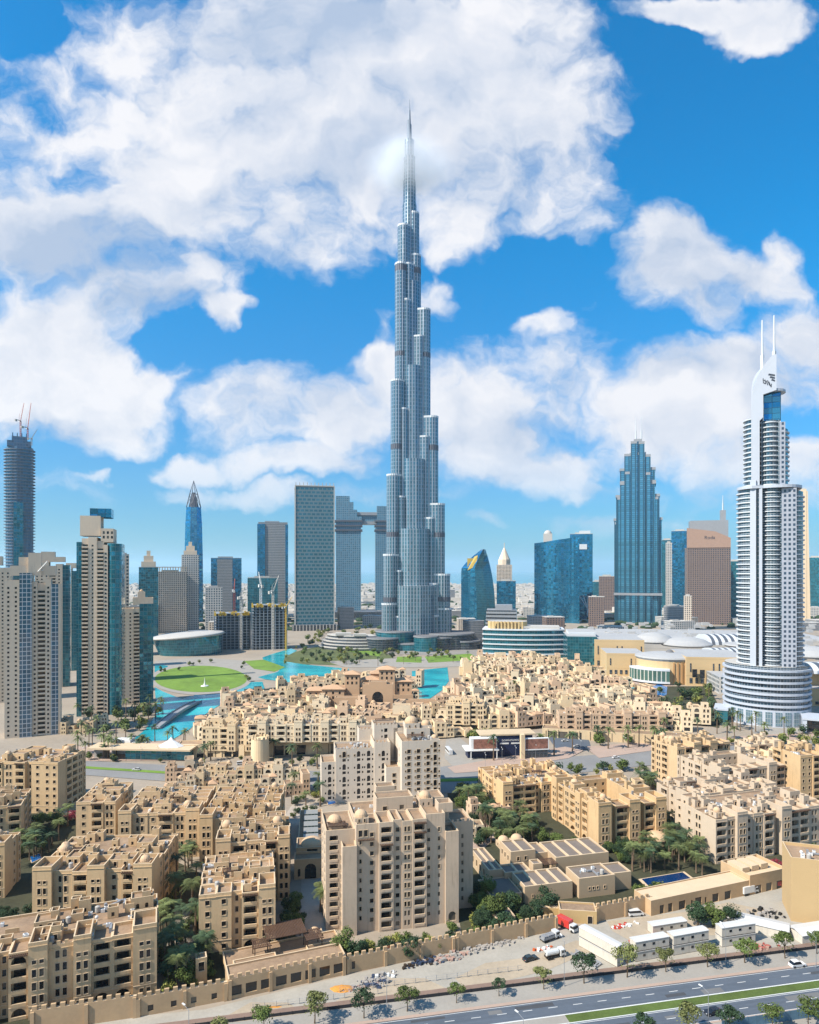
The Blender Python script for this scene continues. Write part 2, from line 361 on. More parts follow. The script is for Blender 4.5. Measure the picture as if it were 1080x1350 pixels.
    def pergola(s, x0, y0, x1, y1, z, h=2.6, legs=True):
        b = MB(); n = max(3, int((x1-x0)/.5))
        for i in range(n+1): x = x0+(x1-x0-.22)*i/n; b.box(x, y0, z+h, x+.22, y1, z+h+.16, 0, True)
        for y in (y0+.2, y1-.4): b.box(x0-.1, y, z+h-.2, x1+.1, y+.18, z+h-.002, 0, True)
        if legs:
            for x in (x0+.1, x1-.3):
                for y in (y0+.2, y1-.4): b.box(x, y, z, x+.18, y+.18, z+h-.2)
        b.build('pergola', M_brown, s.root)
    def units(s, x0, y0, x1, y1, z, n):
        for _ in range(n):
            x = s.rng.uniform(x0, x1); y = s.rng.uniform(y0, y1); b = MB(); b.cbox(0, 0, .45, 1.1, .8, .9); b.cyl(0, 0, .9, 1.0, .33, 1, 8)
            if 'ac' not in WM: WM['ac'] = b.mesh('air_conditioner', [M_white, M_grey])
            put('air_conditioner', WM['ac'], s.root, (x, y, z+.004), s.rng.choice([0, R(90)]))
        for key, nm, m in (('tk', 'water_tank', M_lightc), ('du', 'duct', M_grey), ('sd', 'satellite_dish', M_white)):
            if key not in WM:
                b = MB()
                if key == 'tk': b.cyl(0, 0, .2, 1.7, .7, 0, 12); b.cyl(0, 0, 1.7, 1.95, .7, 0, 12, .2)
                if key == 'du': b.cbox(0, 0, .5, 4.2, .5, .45); b.cbox(2.1, .9, .5, .5, 2.2, .45); b.cbox(-2.1, 0, .8, .7, .7, 1.5)
                if key == 'sd': b.tube((0,0,0), (0,0,.8), .04, n=4); b.ring([[(.5*q*math.cos(j*.63), -.1-.2*(1-q)+.12*math.sin(j*.63)*q, .95+.5*q*math.sin(j*.63)) for j in range(10)] for q in (1, .6, .1)])
                WM[key] = b.mesh(nm, [m])
            for _ in range(max(1, n//3)): put(nm, WM[key], s.root, (s.rng.uniform(x0, x1), s.rng.uniform(y0, y1), z+.004), s.rng.choice([0, R(90), R(30)]))
    def finish(s, cap=95):
        s.w.build('wall', s.mats, s.root)
        c, sn = math.cos(s.root.rotation_euler[2]), math.sin(s.root.rotation_euler[2])
        def dist(q):
            X = s.root.location[0]+q[0]*c-q[1]*sn; Y = s.root.location[1]+q[0]*sn+q[1]*c; return math.hypot(X, Y)-q[2]*.3
        ws = sorted(s.win, key=dist)
        for (x, y, z, a, ww, hh, k) in ws[:cap]: put('window', window_mesh(ww, hh, k), s.root, (x, y, z), a)
        if ws[cap:]:
            b = MB()
            for (x, y, z, a, ww, hh, k) in ws[cap:]:
                ca, sa = math.cos(a)*ww/2, math.sin(a)*ww/2
                b.quad((x-ca,y-sa,z),(x+ca,y+sa,z),(x+ca,y+sa,z+hh),(x-ca,y-sa,z+hh))
            o = b.build('window', M_glass, s.root); o['kind'] = 'stuff'
        return s.root
FH = 3.35
FOOT = []; LM = []
def free(x, y, r=2.):
    for (ox, oy, rz, W, d) in FOOT:
        dx, dy = x-ox, y-oy; c, s_ = math.cos(rz), math.sin(rz); u, v = dx*c+dy*s_, -dx*s_+dy*c
        if -r < u < W+r and -r < v < d+r: return False
    return True
def mod_ops(kind, W, floors, z0, rng, fh=FH):
    """openings of one bay of an old-town facade"""
    o = []; top = floors-1
    for k in range(floors):
        z = z0+k*fh
        if kind == 'P':
            h = 1.1 if k == top else 2.0; g = .86
            o += [(W/2-g, z+.75, 1.1, h, 'w'), (W/2+g, z+.75, 1.1, h, 'w')]
        elif kind == 'W':
            if W > 7: o += [(W*.25-.75, z+.7, 1.0, 2.0, 'w'), (W*.25+.75, z+.7, 1.0, 2.0, 'w'), (W*.75-.75, z+.7, 1.0, 2.0, 'w'), (W*.75+.75, z+.7, 1.0, 2.0, 'w')]
            else: o += [(W/2-.85, z+.7, 1.1, 2.0, 'a' if k == top else 'w'), (W/2+.85, z+.7, 1.1, 2.0, 'a' if k == top else 'w')]
        elif kind == 'S':
            n = max(1, int(W/3.2))
            for i in range(n): o.append((W*(i+.5)/n, z+.95, 1.3, 1.4, 'w'))
        elif kind == 'B': o.append((W/2, z+.3, W-1.1, 2.7, 'A' if k == 0 or (k == top and W < 5) else 'B'))
        elif kind == 'R': o.append((W/2, z+.8, .9, 1.7, 'w'))
        elif kind == 'D': o += [(W*.3, z+.7, 1.3, 1.9, 'w'), (W*.72, z+1.1, .6, .9, 'w')]
    return o
PROJ = {'P': 1.3, 'B': .35, 'W': 0., 'S': -.25, 'R': -1.7, 'D': 0.02}
def oldtown(loc, rz, spec, depth, floors, label, side=None, seed=0, court=False, wall=None, name='apartment_building', domes=2, pent=3, perg=4, group='sand coloured apartment buildings of the old town', cat='building', z0=0., cren=False, fh=FH, cap=95):
    """spec: list of (kind, width, extra floors) along the front; side: the same along both sides"""
    B = Bld(name, (*loc, z0) if z0 else loc, rz, label, cat, group, wall); g = random.Random(seed); H = floors*fh+1.0
    W = sum(a[1] for a in spec); FOOT.append((loc[0], loc[1], rz, W, depth)); LM.append((loc[0]+W/2*math.cos(rz), loc[1]+W/2*math.sin(rz)+depth/2, None)); x = 0; md = min(7.0, depth*.45); j = 0
    for a in spec:
        k, w_ = a[0], a[1]; ex = a[2] if len(a) > 2 else 0; pj = PROJ[k]; j += 1
        up = {'P': 1.9, 'R': -.5, 'B': -.35}.get(k, 0)+ex*fh
        h = H+up+g.uniform(-.12, .12); fl = floors+(ex if ex > 0 else ex)
        last = j == len(spec)
        B.block(x, -pj, x+w_, md+j*.013, 0, h, f=mod_ops(k, w_, max(1, fl), 0, g, fh), par=1.9 if k == 'P' else .9, cren=cren and k in 'WS', skip='')
        B.w.box(x+.003, -pj-.11, fh+.02, x+w_-.003, -pj-.001, fh+.24, 2, True); B.w.box(x+.003, -pj-.16, h-1.15, x+w_-.003, -pj-.001, h-.95, 0, True)
        if k == 'B' and perg > 0 and g.random() < .75:
            perg -= 1; B.pergola(x+.3, -pj-1.3, x+w_-.3, -pj+.3, floors*fh-1.1, 1.2, legs=False)
        x += w_
    # sides
    side = side or [('S', 5), ('B', 5), ('W', 6)]
    def run(x0, x1, key, pj_sign):
        y = md; i = 0
        while y < depth-.5:
            k, w_ = side[i % len(side)][:2]; i += 1; w2 = min(w_, depth-y)
            if depth-y-w2 < 2: w2 = depth-y
            pj = PROJ[k]*.8; hh = H+{'P': 1.9, 'R': -.4, 'B': -.3}.get(k, 0)+g.uniform(-.15, .15)
            kw = {key: mod_ops(k, w2, floors, 0, g, fh)}
            if key == 'l': B.block(x0-pj, y, x1, y+w2, 0, hh, par=1.9 if k == 'P' else .9, **kw)
            else: B.block(x0, y, x1+pj, y+w2, 0, hh, par=1.9 if k == 'P' else .9, **kw)
            y += w2
    sw = min(7., W*.4)
    run(0, sw, 'l', -1); run(W-sw, W, 'r', 1)
    if not court:
        if W-2*sw > .5: B.block(sw-.3, md-.3, W-sw+.3, depth, 0, H-.25, par=.7, b=mod_ops('S', W-2*sw+.6, floors, 0, g, fh))
    else:
        B.block(sw-.3, depth-6, W-sw+.3, depth, 0, H-.25, f=mod_ops('B', min(6, W-2*sw), floors, 0, g, fh)+[(u+6.5, z, a, b, c) for u, z, a, b, c in mod_ops('S', W-2*sw-6, floors, 0, g, fh)])
    zr = H-.9
    # roof-top rooms, wind towers and domes
    for _ in range(pent):
        a, b = g.uniform(4, 8.5), g.uniform(3.5, 6.5); h = g.choice([2.6, 3.1, 3.6])
        x0 = g.uniform(.8, max(1, W-a-.8)); y0 = g.uniform(1.5, max(1.6, depth-b-1))
        if court and x0+a > sw and x0 < W-sw and y0 < depth-6: x0 = .8; a = sw-1.6
        B.block(x0, y0, x0+a, y0+b, zr, zr+h+g.random()*.2, par=.6, t=.25, f=[(a*.3, zr+.5, .9, 1.5, 'a'), (a*.7, zr+.5, .9, 1.5, 'a')], l=[(b*.5, zr+.6, .9, 1.3, 'w')], r=[(b*.5, zr+.6, .9, 1.3, 'w')])
        if g.random() < .6: B.block(x0+a*.5, y0+.4, x0+a*.5+2.3, y0+2.7, zr+h-.6, zr+h+1.5, par=.9, t=.22)
    for _ in range(domes):
        x0 = g.choice([g.uniform(2.5, max(2.6, sw-1)), g.uniform(W-sw+1, W-2.5)]); y0 = g.uniform(2.5, max(3, depth-3)); B.domed(x0, y0, zr, g.uniform(3.2, 4.4), g.uniform(2, 3.2), g.uniform(1.3, 1.8))
    if pent > 1: # low walls, a pergola and machines on the roof
        for _ in range(pent):
            x0 = g.uniform(1, W*.7); y0 = g.uniform(1, depth*.8)
            if court and sw < x0+2 < W-sw: x0 = 1
            L = g.uniform(2.5, min(7, W-x0-.6)); B.w.box(x0, y0, zr, x0+L, y0+.25, zr+g.uniform(.9, 1.7), 0)
            if g.random() < .6: B.w.box(x0, y0+.25, zr, x0+.25, y0+g.uniform(2, 4), zr+g.uniform(.8, 1.4), 0)
        if g.random() < .7 and not court: x0 = g.uniform(1, W*.55); y0 = g.uniform(md, depth*.7); B.pergola(x0, y0, x0+4.5, y0+3, zr)
        if court: B.units(1, 2, sw-1, depth-3, zr, 4); B.units(W-sw+1, 2, W-1, depth-3, zr, 4)
        else: B.units(1.5, 2, W-1.5, depth-2, zr, int(4+W*depth/110))
    for _ in range(int(3+W*depth/90)):   # hollow wind towers and stair heads
        a, b = g.uniform(1.8, 3.2), g.uniform(1.8, 3.0); x0 = g.uniform(.6, W-a-.6); y0 = g.uniform(.8, depth-b-.6)
        if court and sw-a < x0 < W-sw and y0 < depth-6.5 and y0 > md-b: continue
        h = g.choice([1.6, 2.2, 3.0, 3.8]); B.block(x0, y0, x0+a, y0+b, zr, zr+h+g.random()*.3, par=.8, t=.24, f=[(a/2, zr+.5, .8, 1.2, 'p')] if h > 2.5 else ())
    B.finish(cap); return B
# ---------------------------------------------------------------- old town in front of the boulevard
def corner(px, py, z): return at(px, py, z)
def fr(px, py, H, th, W):
    """origin (front-left) from the front-right roof corner"""
    x, y = at(px, py, H); return (x-W*math.cos(R(th)), y-W*math.sin(R(th)))
# bottom-left block with its long street front
sp = [('B',6.5),('R',2.5),('P',5),('B',7),('R',2.6),('B',4.6),('P',4.4),('W',6),('P',4.2),('B',5),('B',5.2),('P',6)]
Wt = sum(a[1] for a in sp); o = fr(207, 1226, 17, 20, Wt)
oldtown(o, R(20), sp, 21, 5, 'long sand apartment block at the lower left corner above the crenellated street wall', seed=11, domes=3, pent=4, perg=3, cren=True)
o = at(45, 1152, 17); oldtown(o, R(4), [('P',6),('W',6),('B',5),('P',5.5),('S',5),('B',4),('P',6)], 30, 5, 'sand apartment block with three small domes just behind the lower left corner block', seed=5, court=False, domes=3, pent=4)
o = fr(28, 1062, 17, 20, 22); oldtown(o, R(20), [('P',5),('B',6),('W',6),('B',5)], 22, 5, 'apartment block cut by the left edge of the photo, level with the palm garden', seed=6, side=[('B',5),('S',4),('B',5)])
o = fr(8, 1118, 17, 12, 20); oldtown(o, R(12), [('P',5),('B',5),('W',5),('P',5)], 14, 5, 'narrow corner of a sand block cut by the left edge below the small blue pool', seed=8, side=[('S',5),('B',5)])
o = fr(76, 1002, 25.5, -4, 33); oldtown(o, R(-4), [('B',6),('W',6),('B',5),('R',3),('S',6),('S',7)], 24, 7, 'tall seven storey sand block with a big blank wall at the left below the towers', seed=9, side=[('B',5),('B',5),('W',5)], domes=2, pent=3)
o = at(100, 1060, 17); oldtown(o, R(6), [('S',6),('B',5),('W',5)], 26, 5, 'sand block with a golden wall beside the red flowering garden, left of the terrace block', seed=12, pent=3, domes=1)
o = at(157, 1076, 17); oldtown(o, R(6), [('P',5),('W',6),('S',4),('B',6),('W',5),('P',5.4)], 34, 5, 'long terrace block with paired narrow windows in the middle of the left group', seed=14, pent=5, domes=1)
o = at(264, 1082, 17); oldtown(o, R(5), [('P',5),('S',6),('W',6),('B',6),('P',6)], 40, 5, 'deep sand block with stepped roof rooms between the long terrace block and the covered alley', seed=15, pent=6, domes=2)
o = at(262, 1184, 17); oldtown(o, R(12.5), [('S',5),('S',4.5),('R',3),('B',5),('P',5)], 30, 5, 'square corner apartment block with two wind towers standing alone above the brown pergola terrace', seed=21, pent=3, domes=0)
x_, y_ = at(262, 1150, 18); oldtown((x_+1, y_+16), R(10), [('P',5),('B',5),('W',6),('B',5),('P',4)], 22, 6, 'six storey sand block directly behind the square corner block, little belvedere on top', seed=25, pent=3, domes=2)
# right-hand group
o = at(662, 1028, 17); oldtown(o, R(14), [('P',5),('B',6),('B',6),('R',3),('W',5),('P',6),('S',8)], 32, 4, 'four storey sand block beside the boulevard bend behind the dark tree garden', seed=31, pent=4, domes=1)
o = at(787, 1066, 17); oldtown(o, R(15), [('P',6),('R',2.5),('B',6),('P',5),('R',2.5),('B',5),('P',5)], 40, 5, 'five storey courtyard block with a shell arch, in the middle of the right hand gardens', seed=33, court=True, side=[('B',5),('P',4.5),('B',6),('W',6)], pent=3, domes=2)
o = at(943, 1082, 17); oldtown(o, R(17), [('B',5.5),('W',4),('P',5,0),('S',4),('W',5),('B',5),('R',3),('P',5),('B',5),('B',5),('W',6),('B',6)], 24, 5, 'large greyish sand block with stacked balconies right of the palm pool, above the garages', side=[('W',5),('S',6),('S',6)], seed=35, pent=5, domes=1, wall=M_wall3)
o = at(905, 1052, 17); oldtown(o, R(17), [('P',6),('S',6),('W',6),('P',6),('B',6),('W',6),('B',5),('P',6)], 20, 5, 'sand block with wind towers tucked between the greyish block and the arcaded court', seed=36, pent=5, domes=2, wall=M_wall3)
o = at(948, 1018, 17); oldtown(o, R(17), [('P',5),('B',6),('W',6),('B',6),('W',6),('P',5),('B',6)], 30, 5, 'courtyard block with an arcade of dark openings behind the greyish blocks at the right', seed=37, court=True, pent=3, domes=1, wall=M_wall3)
o = at(893, 978, 24); oldtown(o, R(20), [('D',5),('B',5),('P',5),('B',6),('P',5),('B',5),('W',5)], 20, 6, 'tall six storey sand block with a dome between the boulevard and the hotel gardens', seed=39, pent=4, domes=3, side=[('B',5),('W',5),('B',5)])
o = at(1056, 992, 26); oldtown(o, R(14), [('S',7),('B',6),('W',6)], 18, 7, 'tall sand block cut by the right edge, blank side wall towards the gardens', seed=41, pent=2, domes=1)
o = at(990, 986, 9); oldtown(o, R(12), [('W',5),('B',5),('D',5),('P',5)], 14, 3, 'low pale house with arches near the right edge below the hotel drive', seed=43, pent=2, domes=1, wall=M_wall2)
o = at(1028, 1012, 10); oldtown(o, R(12), [('B',5),('W',5),('B',5)], 12, 3, 'low pale house with white balconies against the tall block at the right edge', seed=44, pent=2, domes=0, wall=M_wall2)
# yellow building cut by the right edge
x_, y_ = at(1043, 1134, 20); B = Bld('stair_building', (x_, y_), R(-18), 'plain yellow rendered building with white roof machines at the right edge above the dirt yard', wall=mat('yellow_plaster', (.56, .39, .20), .9, var=.05), roof=M_roof)
B.block(0, 0, 13, 14, 0, 21, par=1.0); B.block(13, -.6, 30, 13, 0, 20.4, f=[(5, k*3.3+.6, 5, 2.3, 'B') for k in range(6)], par=1); B.units(2, 2, 11, 11, 20, 5); B.units(14, 2, 20, 10, 19.4, 4); B.finish()
# ---- central tower
x_, y_ = at(451, 1232, 0)
B = Bld('residential_tower', (x_, y_), R(12), 'tall eleven storey beige apartment tower in the middle foreground with balcony stacks and a dome', cat='tower', wall=mat('tower_plaster', (.58, .45, .33), .9, var=.09, scale=.1, fine=.8, streak=.3))
def st(u, w_, h_, n, z0=1., fh=3.2, k='w'): return [(u, z0+i*fh, w_, h_, k) for i in range(n)]
B.block(0, -1.6, 4.7, 6, 0, 30, par=1.2, l=st(3.4, 1.6, 1.9, 8, 1.2, 3.2)); B.block(4.7, 0, 12.2, 9, 0, 36.5, f=st(1.4, .8, 1.5, 9, 4.0)+st(5.2, 1.3, 1.4, 10, 3.2)+[(1.4, 32.2, 1.3, 2.2, 'w'), (3.2, 32.2, 1.3, 2.2, 'w')], par=.9)
B.block(12.2, -1.2, 17, 9, 0, 37, f=st(2.4, 3.5, 2.6, 11, .8, 3.2, 'B'), par=1.8)
B.block(17, -.5, 20, 9, 0, 37.3, f=st(1.5, 1.3, 1.5, 11, 1.2), par=1.2)
B.block(20, -.9, 23.5, 9, 0, 36.8, f=st(1.1, .75, 1.8, 11, 1.2, 3.2)+st(2.3, .75, 1.8, 11, 1.2), par=1)
B.block(23.5, -1.2, 28.3, 9, 0, 37.2, f=st(2.4, 3.5, 2.6, 11, .8, 3.2, 'B'), par=.9)
B.block(28.3, 0, 35, 10, 0, 38.2, f=st(1.0, 1.1, 1.3, 10, 3.2)+st(4.6, .75, 1.4, 10, 3.2), par=.9)
B.block(35, -.8, 39.6, 8, 0, 32, par=1.2, f=[(2.3, 1, 2.6, 3.2, 'a')]); B.block(39.6, 8, 47.5, 20, 0, 31.5, par=1.1, cren=True, f=st(4, .8, 1.5, 8, 3))
B.block(-5, 3, 4.7, 20, 0, 34, l=st(3, 2.5, 2.2, 10, 1, 3.2, 'B')+st(8, .8, 1.4, 10, 1.4)+st(13, 2.5, 2.2, 10, 1, 3.2, 'B'), f=st(2.6, 2.8, 2.3, 10, 1, 3.2, 'B'), par=1)
B.block(4.9, 9, 39, 22, 0, 36.2, par=.9, r=st(4, 1, 1.4, 10)+st(9, 1, 1.4, 10))
B.block(13, 9.3, 26, 16, 35.3, 41.5, par=.7, f=[(3, 37, 1.6, 1.6, 'w'), (9, 37, 1.6, 1.6, 'w')]); B.block(30, 12, 38, 20, 35.3, 39.5, par=.7); B.block(14.2, 17, 21, 21.6, 35.3, 43, par=.8, f=[(2, 38, 1.2, 1.6, 'w')]); B.block(33.5, 3, 38.6, 7.8, 37.3, 40.5, par=1.4)
B.domed(6.9, 4.4, 35.6, 4.6, 2.2, 2.1); B.domed(30.6, 11.2, 37.3, 4.8, 3, 2.1); B.domed(-1.5, 9, 33, 5, 1.8, 2.3)
B.pergola(5.2, -1.4, 10.5, 1.5, 30.4, 1.0, legs=False); B.pergola(24, -2.6, 28, -.9, 31.8, 1.1, legs=False); B.pergola(12.6, -2.6, 16.6, -.9, 28.6, 1.0, legs=False); B.pergola(24, -2.6, 28, -.9, 35.0, 1.1, legs=False); B.pergola(-4.5, 3.5, 2, 8, 33, 2)
B.units(6, 10, 36, 20, 35.3, 14); B.root.scale = (.96, 1, .94); B.finish(100)
# ---- pale tower behind it
x_, y_ = at(424, 1058, 0)
B = Bld('residential_tower', (x_, y_), R(10), 'pale stepped apartment tower with white domes on its roof standing behind the beige tower', cat='tower', wall=mat('pale_tower_plaster', (.66, .57, .47), .9, var=.06, scale=.1, fine=.8, streak=.2))
def ar(u, n, z0, fh=6.4): return [q for i in range(n) for q in ((u, z0+i*fh, 1.7, 3.0, 'a'), (u, z0+i*fh-2.2, 1.7, 1.5, 'w'), (u-2, z0+i*fh+.4, .7, 1.1, 'w'), (u+2, z0+i*fh+.4, .7, 1.1, 'w'), (u+2, z0+i*fh-2, .7, 1.1, 'w'))]
B.block(0, 0, 7, 14, 0, 20.5, f=ar(4, 3, 3.5), l=st(5, 1, 1.5, 5), par=1); B.block(6.9, -1.2, 26, 14, 0, 27, f=ar(4.2, 4, 3.5)+ar(11.4, 4, 3.5)+ar(16.4, 4, 3.5), l=st(5, 1, 1.5, 7), par=1.1, cren=True)
B.block(26, -2.5, 34, 14, 0, 30, f=ar(4.5, 4, 3.5), l=st(3, .8, 1.3, 8), par=1.1, cren=True); B.block(27, 6, 39, 18, 0, 37, f=st(6, 1.7, 2.0, 11, 1, 3.2)+st(4, .7, 1.1, 11, 1.4), par=1, cren=True); B.pergola(28, 7, 38, 12, 36, 3)
B.block(31, -9, 38, 5, 0, 19, f=st(4, 1.7, 2, 6), l=st(4, 1, 1.5, 5), par=1); B.block(38, -14, 57, 6, 0, 33, f=[q for u in (3.5, 8.2, 13) for q in (st(u, 1.7, 1.9, 9, 1.2, 3.2)+st(u-1.7, .6, 1.0, 9, 1.5))]+ar(16.5, 5, 3.5), l=st(5, .8, 1.3, 9)+st(12, .8, 1.3, 9), r=st(5, 1.2, 1.6, 9)+st(12, 1.2, 1.6, 9), par=1.1)
B.block(37, 6, 56, 18, 0, 35, par=1, l=st(6, .8, 1.3, 3, 26)); B.block(42, -4, 54, 5, 32.2, 36.8, par=.8, f=[(3, 33, 1.2, 2, 'w'), (8, 33, 1.2, 2, 'w')]); B.block(20, 14, 39, 24, 0, 33, par=1, cren=True)
B.domed(45.5, 2.5, 36, 7.4, 2.8, 3.3); B.domed(53, 2, 36, 5.4, 1.4, 2.3); B.domed(54.8, -10.5, 32, 3.6, 1.4, 1.5); B.root.scale = (1, 1, .97); B.units(40, -12, 55, -5, 32, 10); B.units(9, 2, 24, 12, 26, 8); B.pergola(42, -10, 50, -6, 32, 2.4)
B.finish(100)
# ---------------------------------------------------------------- towers of the skyline
def arc(cx, cy, rx, ry, a0, a1, n):
    return [(cx+rx*math.cos(R(a0+(a1-a0)*i/n)), cy+ry*math.sin(R(a0+(a1-a0)*i/n))) for i in range(n+1)]
def rot2(p, a): c, s = math.cos(R(a)), math.sin(R(a)); return (p[0]*c-p[1]*s, p[0]*s+p[1]*c)
FM = facade_mat
G_silver = FM('silver_fin_curtain_wall', (.065, .15, .20), (.43, .47, .53), 4.6, 5.6, 1.75, 1.4, .12, .35, metal=.5, rand=.4, gmetal=.3, frame2=(.16,.24,.29))
G_band = mat('louvre_band', (.13, .14, .17), .5, .4)
G_blue = FM('blue_curtain_wall', (.025, .22, .38), (.02, .10, .17), 5.5, 4.2, .4, .4, .05, .3, spec=1.2, rand=.4, wob=.035, gmetal=.7, metal=.5)
G_teal = FM('teal_curtain_wall', (.02, .18, .24), (.05, .15, .18), 3.2, 3.6, .3, .5, .07, .3, spec=1.1, rand=.6, wob=.04, gmetal=.55)
G_whitegrid = FM('white_framed_glazing', (.03, .09, .14), (.66, .67, .68), 2.6, 3.1, .35, .45, .1, .6, rand=.5)
G_dark = FM('dark_glazing', (.015, .03, .045), (.10, .11, .13), 2.4, 3.3, .3, .8, .1, .5, rand=.5)
G_grey = FM('grey_office_front', (.04, .07, .10), (.36, .35, .35), 2.2, 3.6, .9, 1.5, .15, .7, rand=.5)
G_pierced = FM('pierced_grey_screen', (.01, .13, .19), (.12, .19, .22), 8.5, 7.0, 2.0, 3.0, .1, .7, rand=.3, off=.5, gmetal=.3)
G_twin = FM('slate_blue_fins', (.035, .14, .22), (.14, .24, .32), 5.0, 4.6, 1.6, 1.6, .12, .5, rand=.6)
G_brown = FM('brown_hotel_front', (.02, .03, .05), (.19, .125, .10), 4.4, 4.3, 2.3, 1.9, .2, .8, rand=.5)
G_cream = FM('cream_hotel_front', (.03, .04, .05), (.62, .52, .42), 3.6, 3.5, 1.5, 1.4, .2, .85, rand=.6)
G_pale = FM('pale_front', (.05, .09, .12), (.55, .53, .50), 4.0, 4.0, 1.8, 1.6, .2, .8, rand=.6)
G_ice = FM('ice_blue_curtain_wall', (.07, .25, .37), (.02, .10, .16), 8.5, 4.4, 2.4, .9, .10, .25, spec=1.3, rand=.35, gmetal=.45, metal=.3)
G_steel = FM('blue_grey_construction', (.03, .12, .22), (.16, .25, .36), 3.2, 3.9, .6, 1.2, .3, .8, rand=.7)
G_ribbon = FM('ribbon_windows', (.02, .07, .10), (.66, .67, .67), 60., 3.9, .1, 1.5, .1, .6, rand=.2)
M_lightconc = mat('light_concrete', (.50, .48, .45), .9, var=.1, scale=.05)
M_slab = mat('white_slab_edge', (.62, .65, .68), .6, var=.05)
M_beige = mat('tower_beige', (.76, .62, .47), .9, var=.07, scale=.05, fine=.3, streak=.15)
M_dgrey = mat('dark_roof', (.17, .17, .18), .9, var=.2, scale=.05)
M_spire = mat('mast_steel', (.70, .72, .74), .4, .2)
M_craner = mat('crane_red', (.42, .10, .07), .6); M_yellow = mat('yellow_formwork', (.72, .45, .05), .7, var=.3, scale=.3)
def T(name, label, px, D, rz=0, cat='skyscraper', group=None):
    return empty(name, ((px-CX)*D/F, D, 0), R(rz)+math.atan2(CX-px, F), label, cat, group)
def roofbox(b, x0, y0, x1, y1, z, h, m=0): b.box(x0, y0, z-.01, x1, y1, z+h, m)
def simple(name, label, px0, px1, ytop, D, m, depth=None, rz=0, crown=None, extra=None, group=None, mr=None, base=0):
    """rectangular slab tower with parapet, plant room and lift motor room"""
    k = D/F; W = (px1-px0)*k; H = zat(ytop, D); depth = depth or W*.8
    t = T(name, label, (px0+px1)/2, D, rz, group=group)
    b = MB(); b.prism([(-W/2,0),(W/2,0),(W/2,depth),(-W/2,depth)], 0, H, 0, 1); b.build('facade', [m, mr or M_dgrey], t)
    p = MB(); e = .35*k; p.box(-W/2-.05, -.05, H, W/2+.05, .5*k, H+e*1.6); p.box(-W/2-.05, depth-.5*k, H, W/2+.05, depth+.05, H+e*1.6)
    p.box(-W*.28, depth*.25, H-.1, W*.22, depth*.75, H+k*2.4); p.build('plant_room', mr or M_lightconc, t)
    return t, W, depth, H
def mast(t, x, y, z0, z1, r=1., name='mast'):
    b = MB(); b.tube((x,y,z0), (x,y,(z0+z1)/2), r, n=6); b.tube((x,y,(z0+z1)/2), (x,y,z1), r*.6, n=6, r2=r*.3); return b.build(name, M_spire, t)
def crane(t_loc, z, h, jib, ang, label, luff=55, col=None, group='tower cranes'):
    t = empty('tower_crane', (*t_loc, z), R(ang), label, 'crane', group); c = col or M_craner; s_ = max(.8, h/62)
    b = MB()
    for x in (-s_/1.2, s_/1.2):
        for y in (-s_/1.2, s_/1.2): b.tube((x,y,0), (x,y,h), s_*.22, n=4)
    n = max(4, int(h/(s_*3)))
    for i in range(n):
        z0, z1 = h*i/n, h*(i+1)/n; a = s_/1.2
        b.tube((-a,-a,z0), (a,-a,z1), s_*.13, n=4); b.tube((a,-a,z0), (a,a,z1), s_*.13, n=4); b.tube((-a,a,z0), (-a,-a,z1), s_*.13, n=4)
    b.build('mast', c, t)
    j = MB(); L = jib; ex, ez = math.cos(R(luff)), math.sin(R(luff))
    for o_ in (-s_*.6, s_*.6): j.tube((0,o_,h), (L*ex,o_*.3,h+L*ez), s_*.2, n=4)
    j.tube((0,0,h+s_*1.6), (L*ex,0,h+L*ez+.1), s_*.18, n=4)
    for i in range(8): q = L*i/8; j.tube((q*ex,-s_*.5,h+q*ez), ((q+L/16)*ex,0,h+(q+L/16)*ez+s_*1.3*(1-i/8)), s_*.1, n=3)
    j.build('jib', c, t)
    k = MB(); k.box(-L*.32, -s_*.8, h, 0, s_*.8, h+s_*.7); k.box(-L*.34, -s_, h-s_*2.2, -L*.22, s_, h+s_*.9); k.build('counterweight', M_lightconc, t)
    a_ = MB(); a_.box(-s_, s_*.9, h-s_*1.5, s_*1.1, s_*2.4, h+s_*1.2); a_.build('cab', M_white, t)
    w_ = MB(); w_.tube((-L*.1,0,h), (-L*.06,0,h+L*.34), s_*.16, n=4); w_.tube((-L*.06,0,h+L*.34), (L*ex*.9,0,h+L*ez*.9), s_*.07, n=3); w_.build('stay', c, t)
    return t
# ---- the very tall tower
D0 = 1035.; t = T('supertall_tower', 'silver blue supertall tower stepping up in a spiral to a thin spire lost in cloud', 540, D0)
def lobe(a, rc, rad, n=20):
    c = (rc*math.cos(R(a)), rc*math.sin(R(a))); p = arc(*c, rad, rad, a-90, a+90, n)
    # little flutes between the vertical fins
    q = []
    for i, (x, y) in enumerate(p):
        f = 1 if i % 2 else .955
        q.append((c[0]+(x-c[0])*f, c[1]+(y-c[1])*f))
    return [(-rad*math.cos(R(a-90))*-.98+0, rad*math.sin(R(a-90))*.98)] + q + [(rad*math.cos(R(a+90))*.98, rad*math.sin(R(a+90))*.98)]
WINGS = {225: [(12.7,632,9),(18,573,9.2),(26,397,9.6),(34,256,10),(40,138,10.5),(42.5,66,11)], 345: [(6,654,9),(8.5,590,9.2),(22.8,507,9.6),(34.5,345,10),(44,214,10.5),(51.5,109,11),(53.5,58,11.6)], 105: [(9,612,9),(18,470,9.4),(28,310,10),(38,185,10.5),(50,84,11)]}
bands = [(561,570),(434,441),(294,302),(164,171),(68,75)]
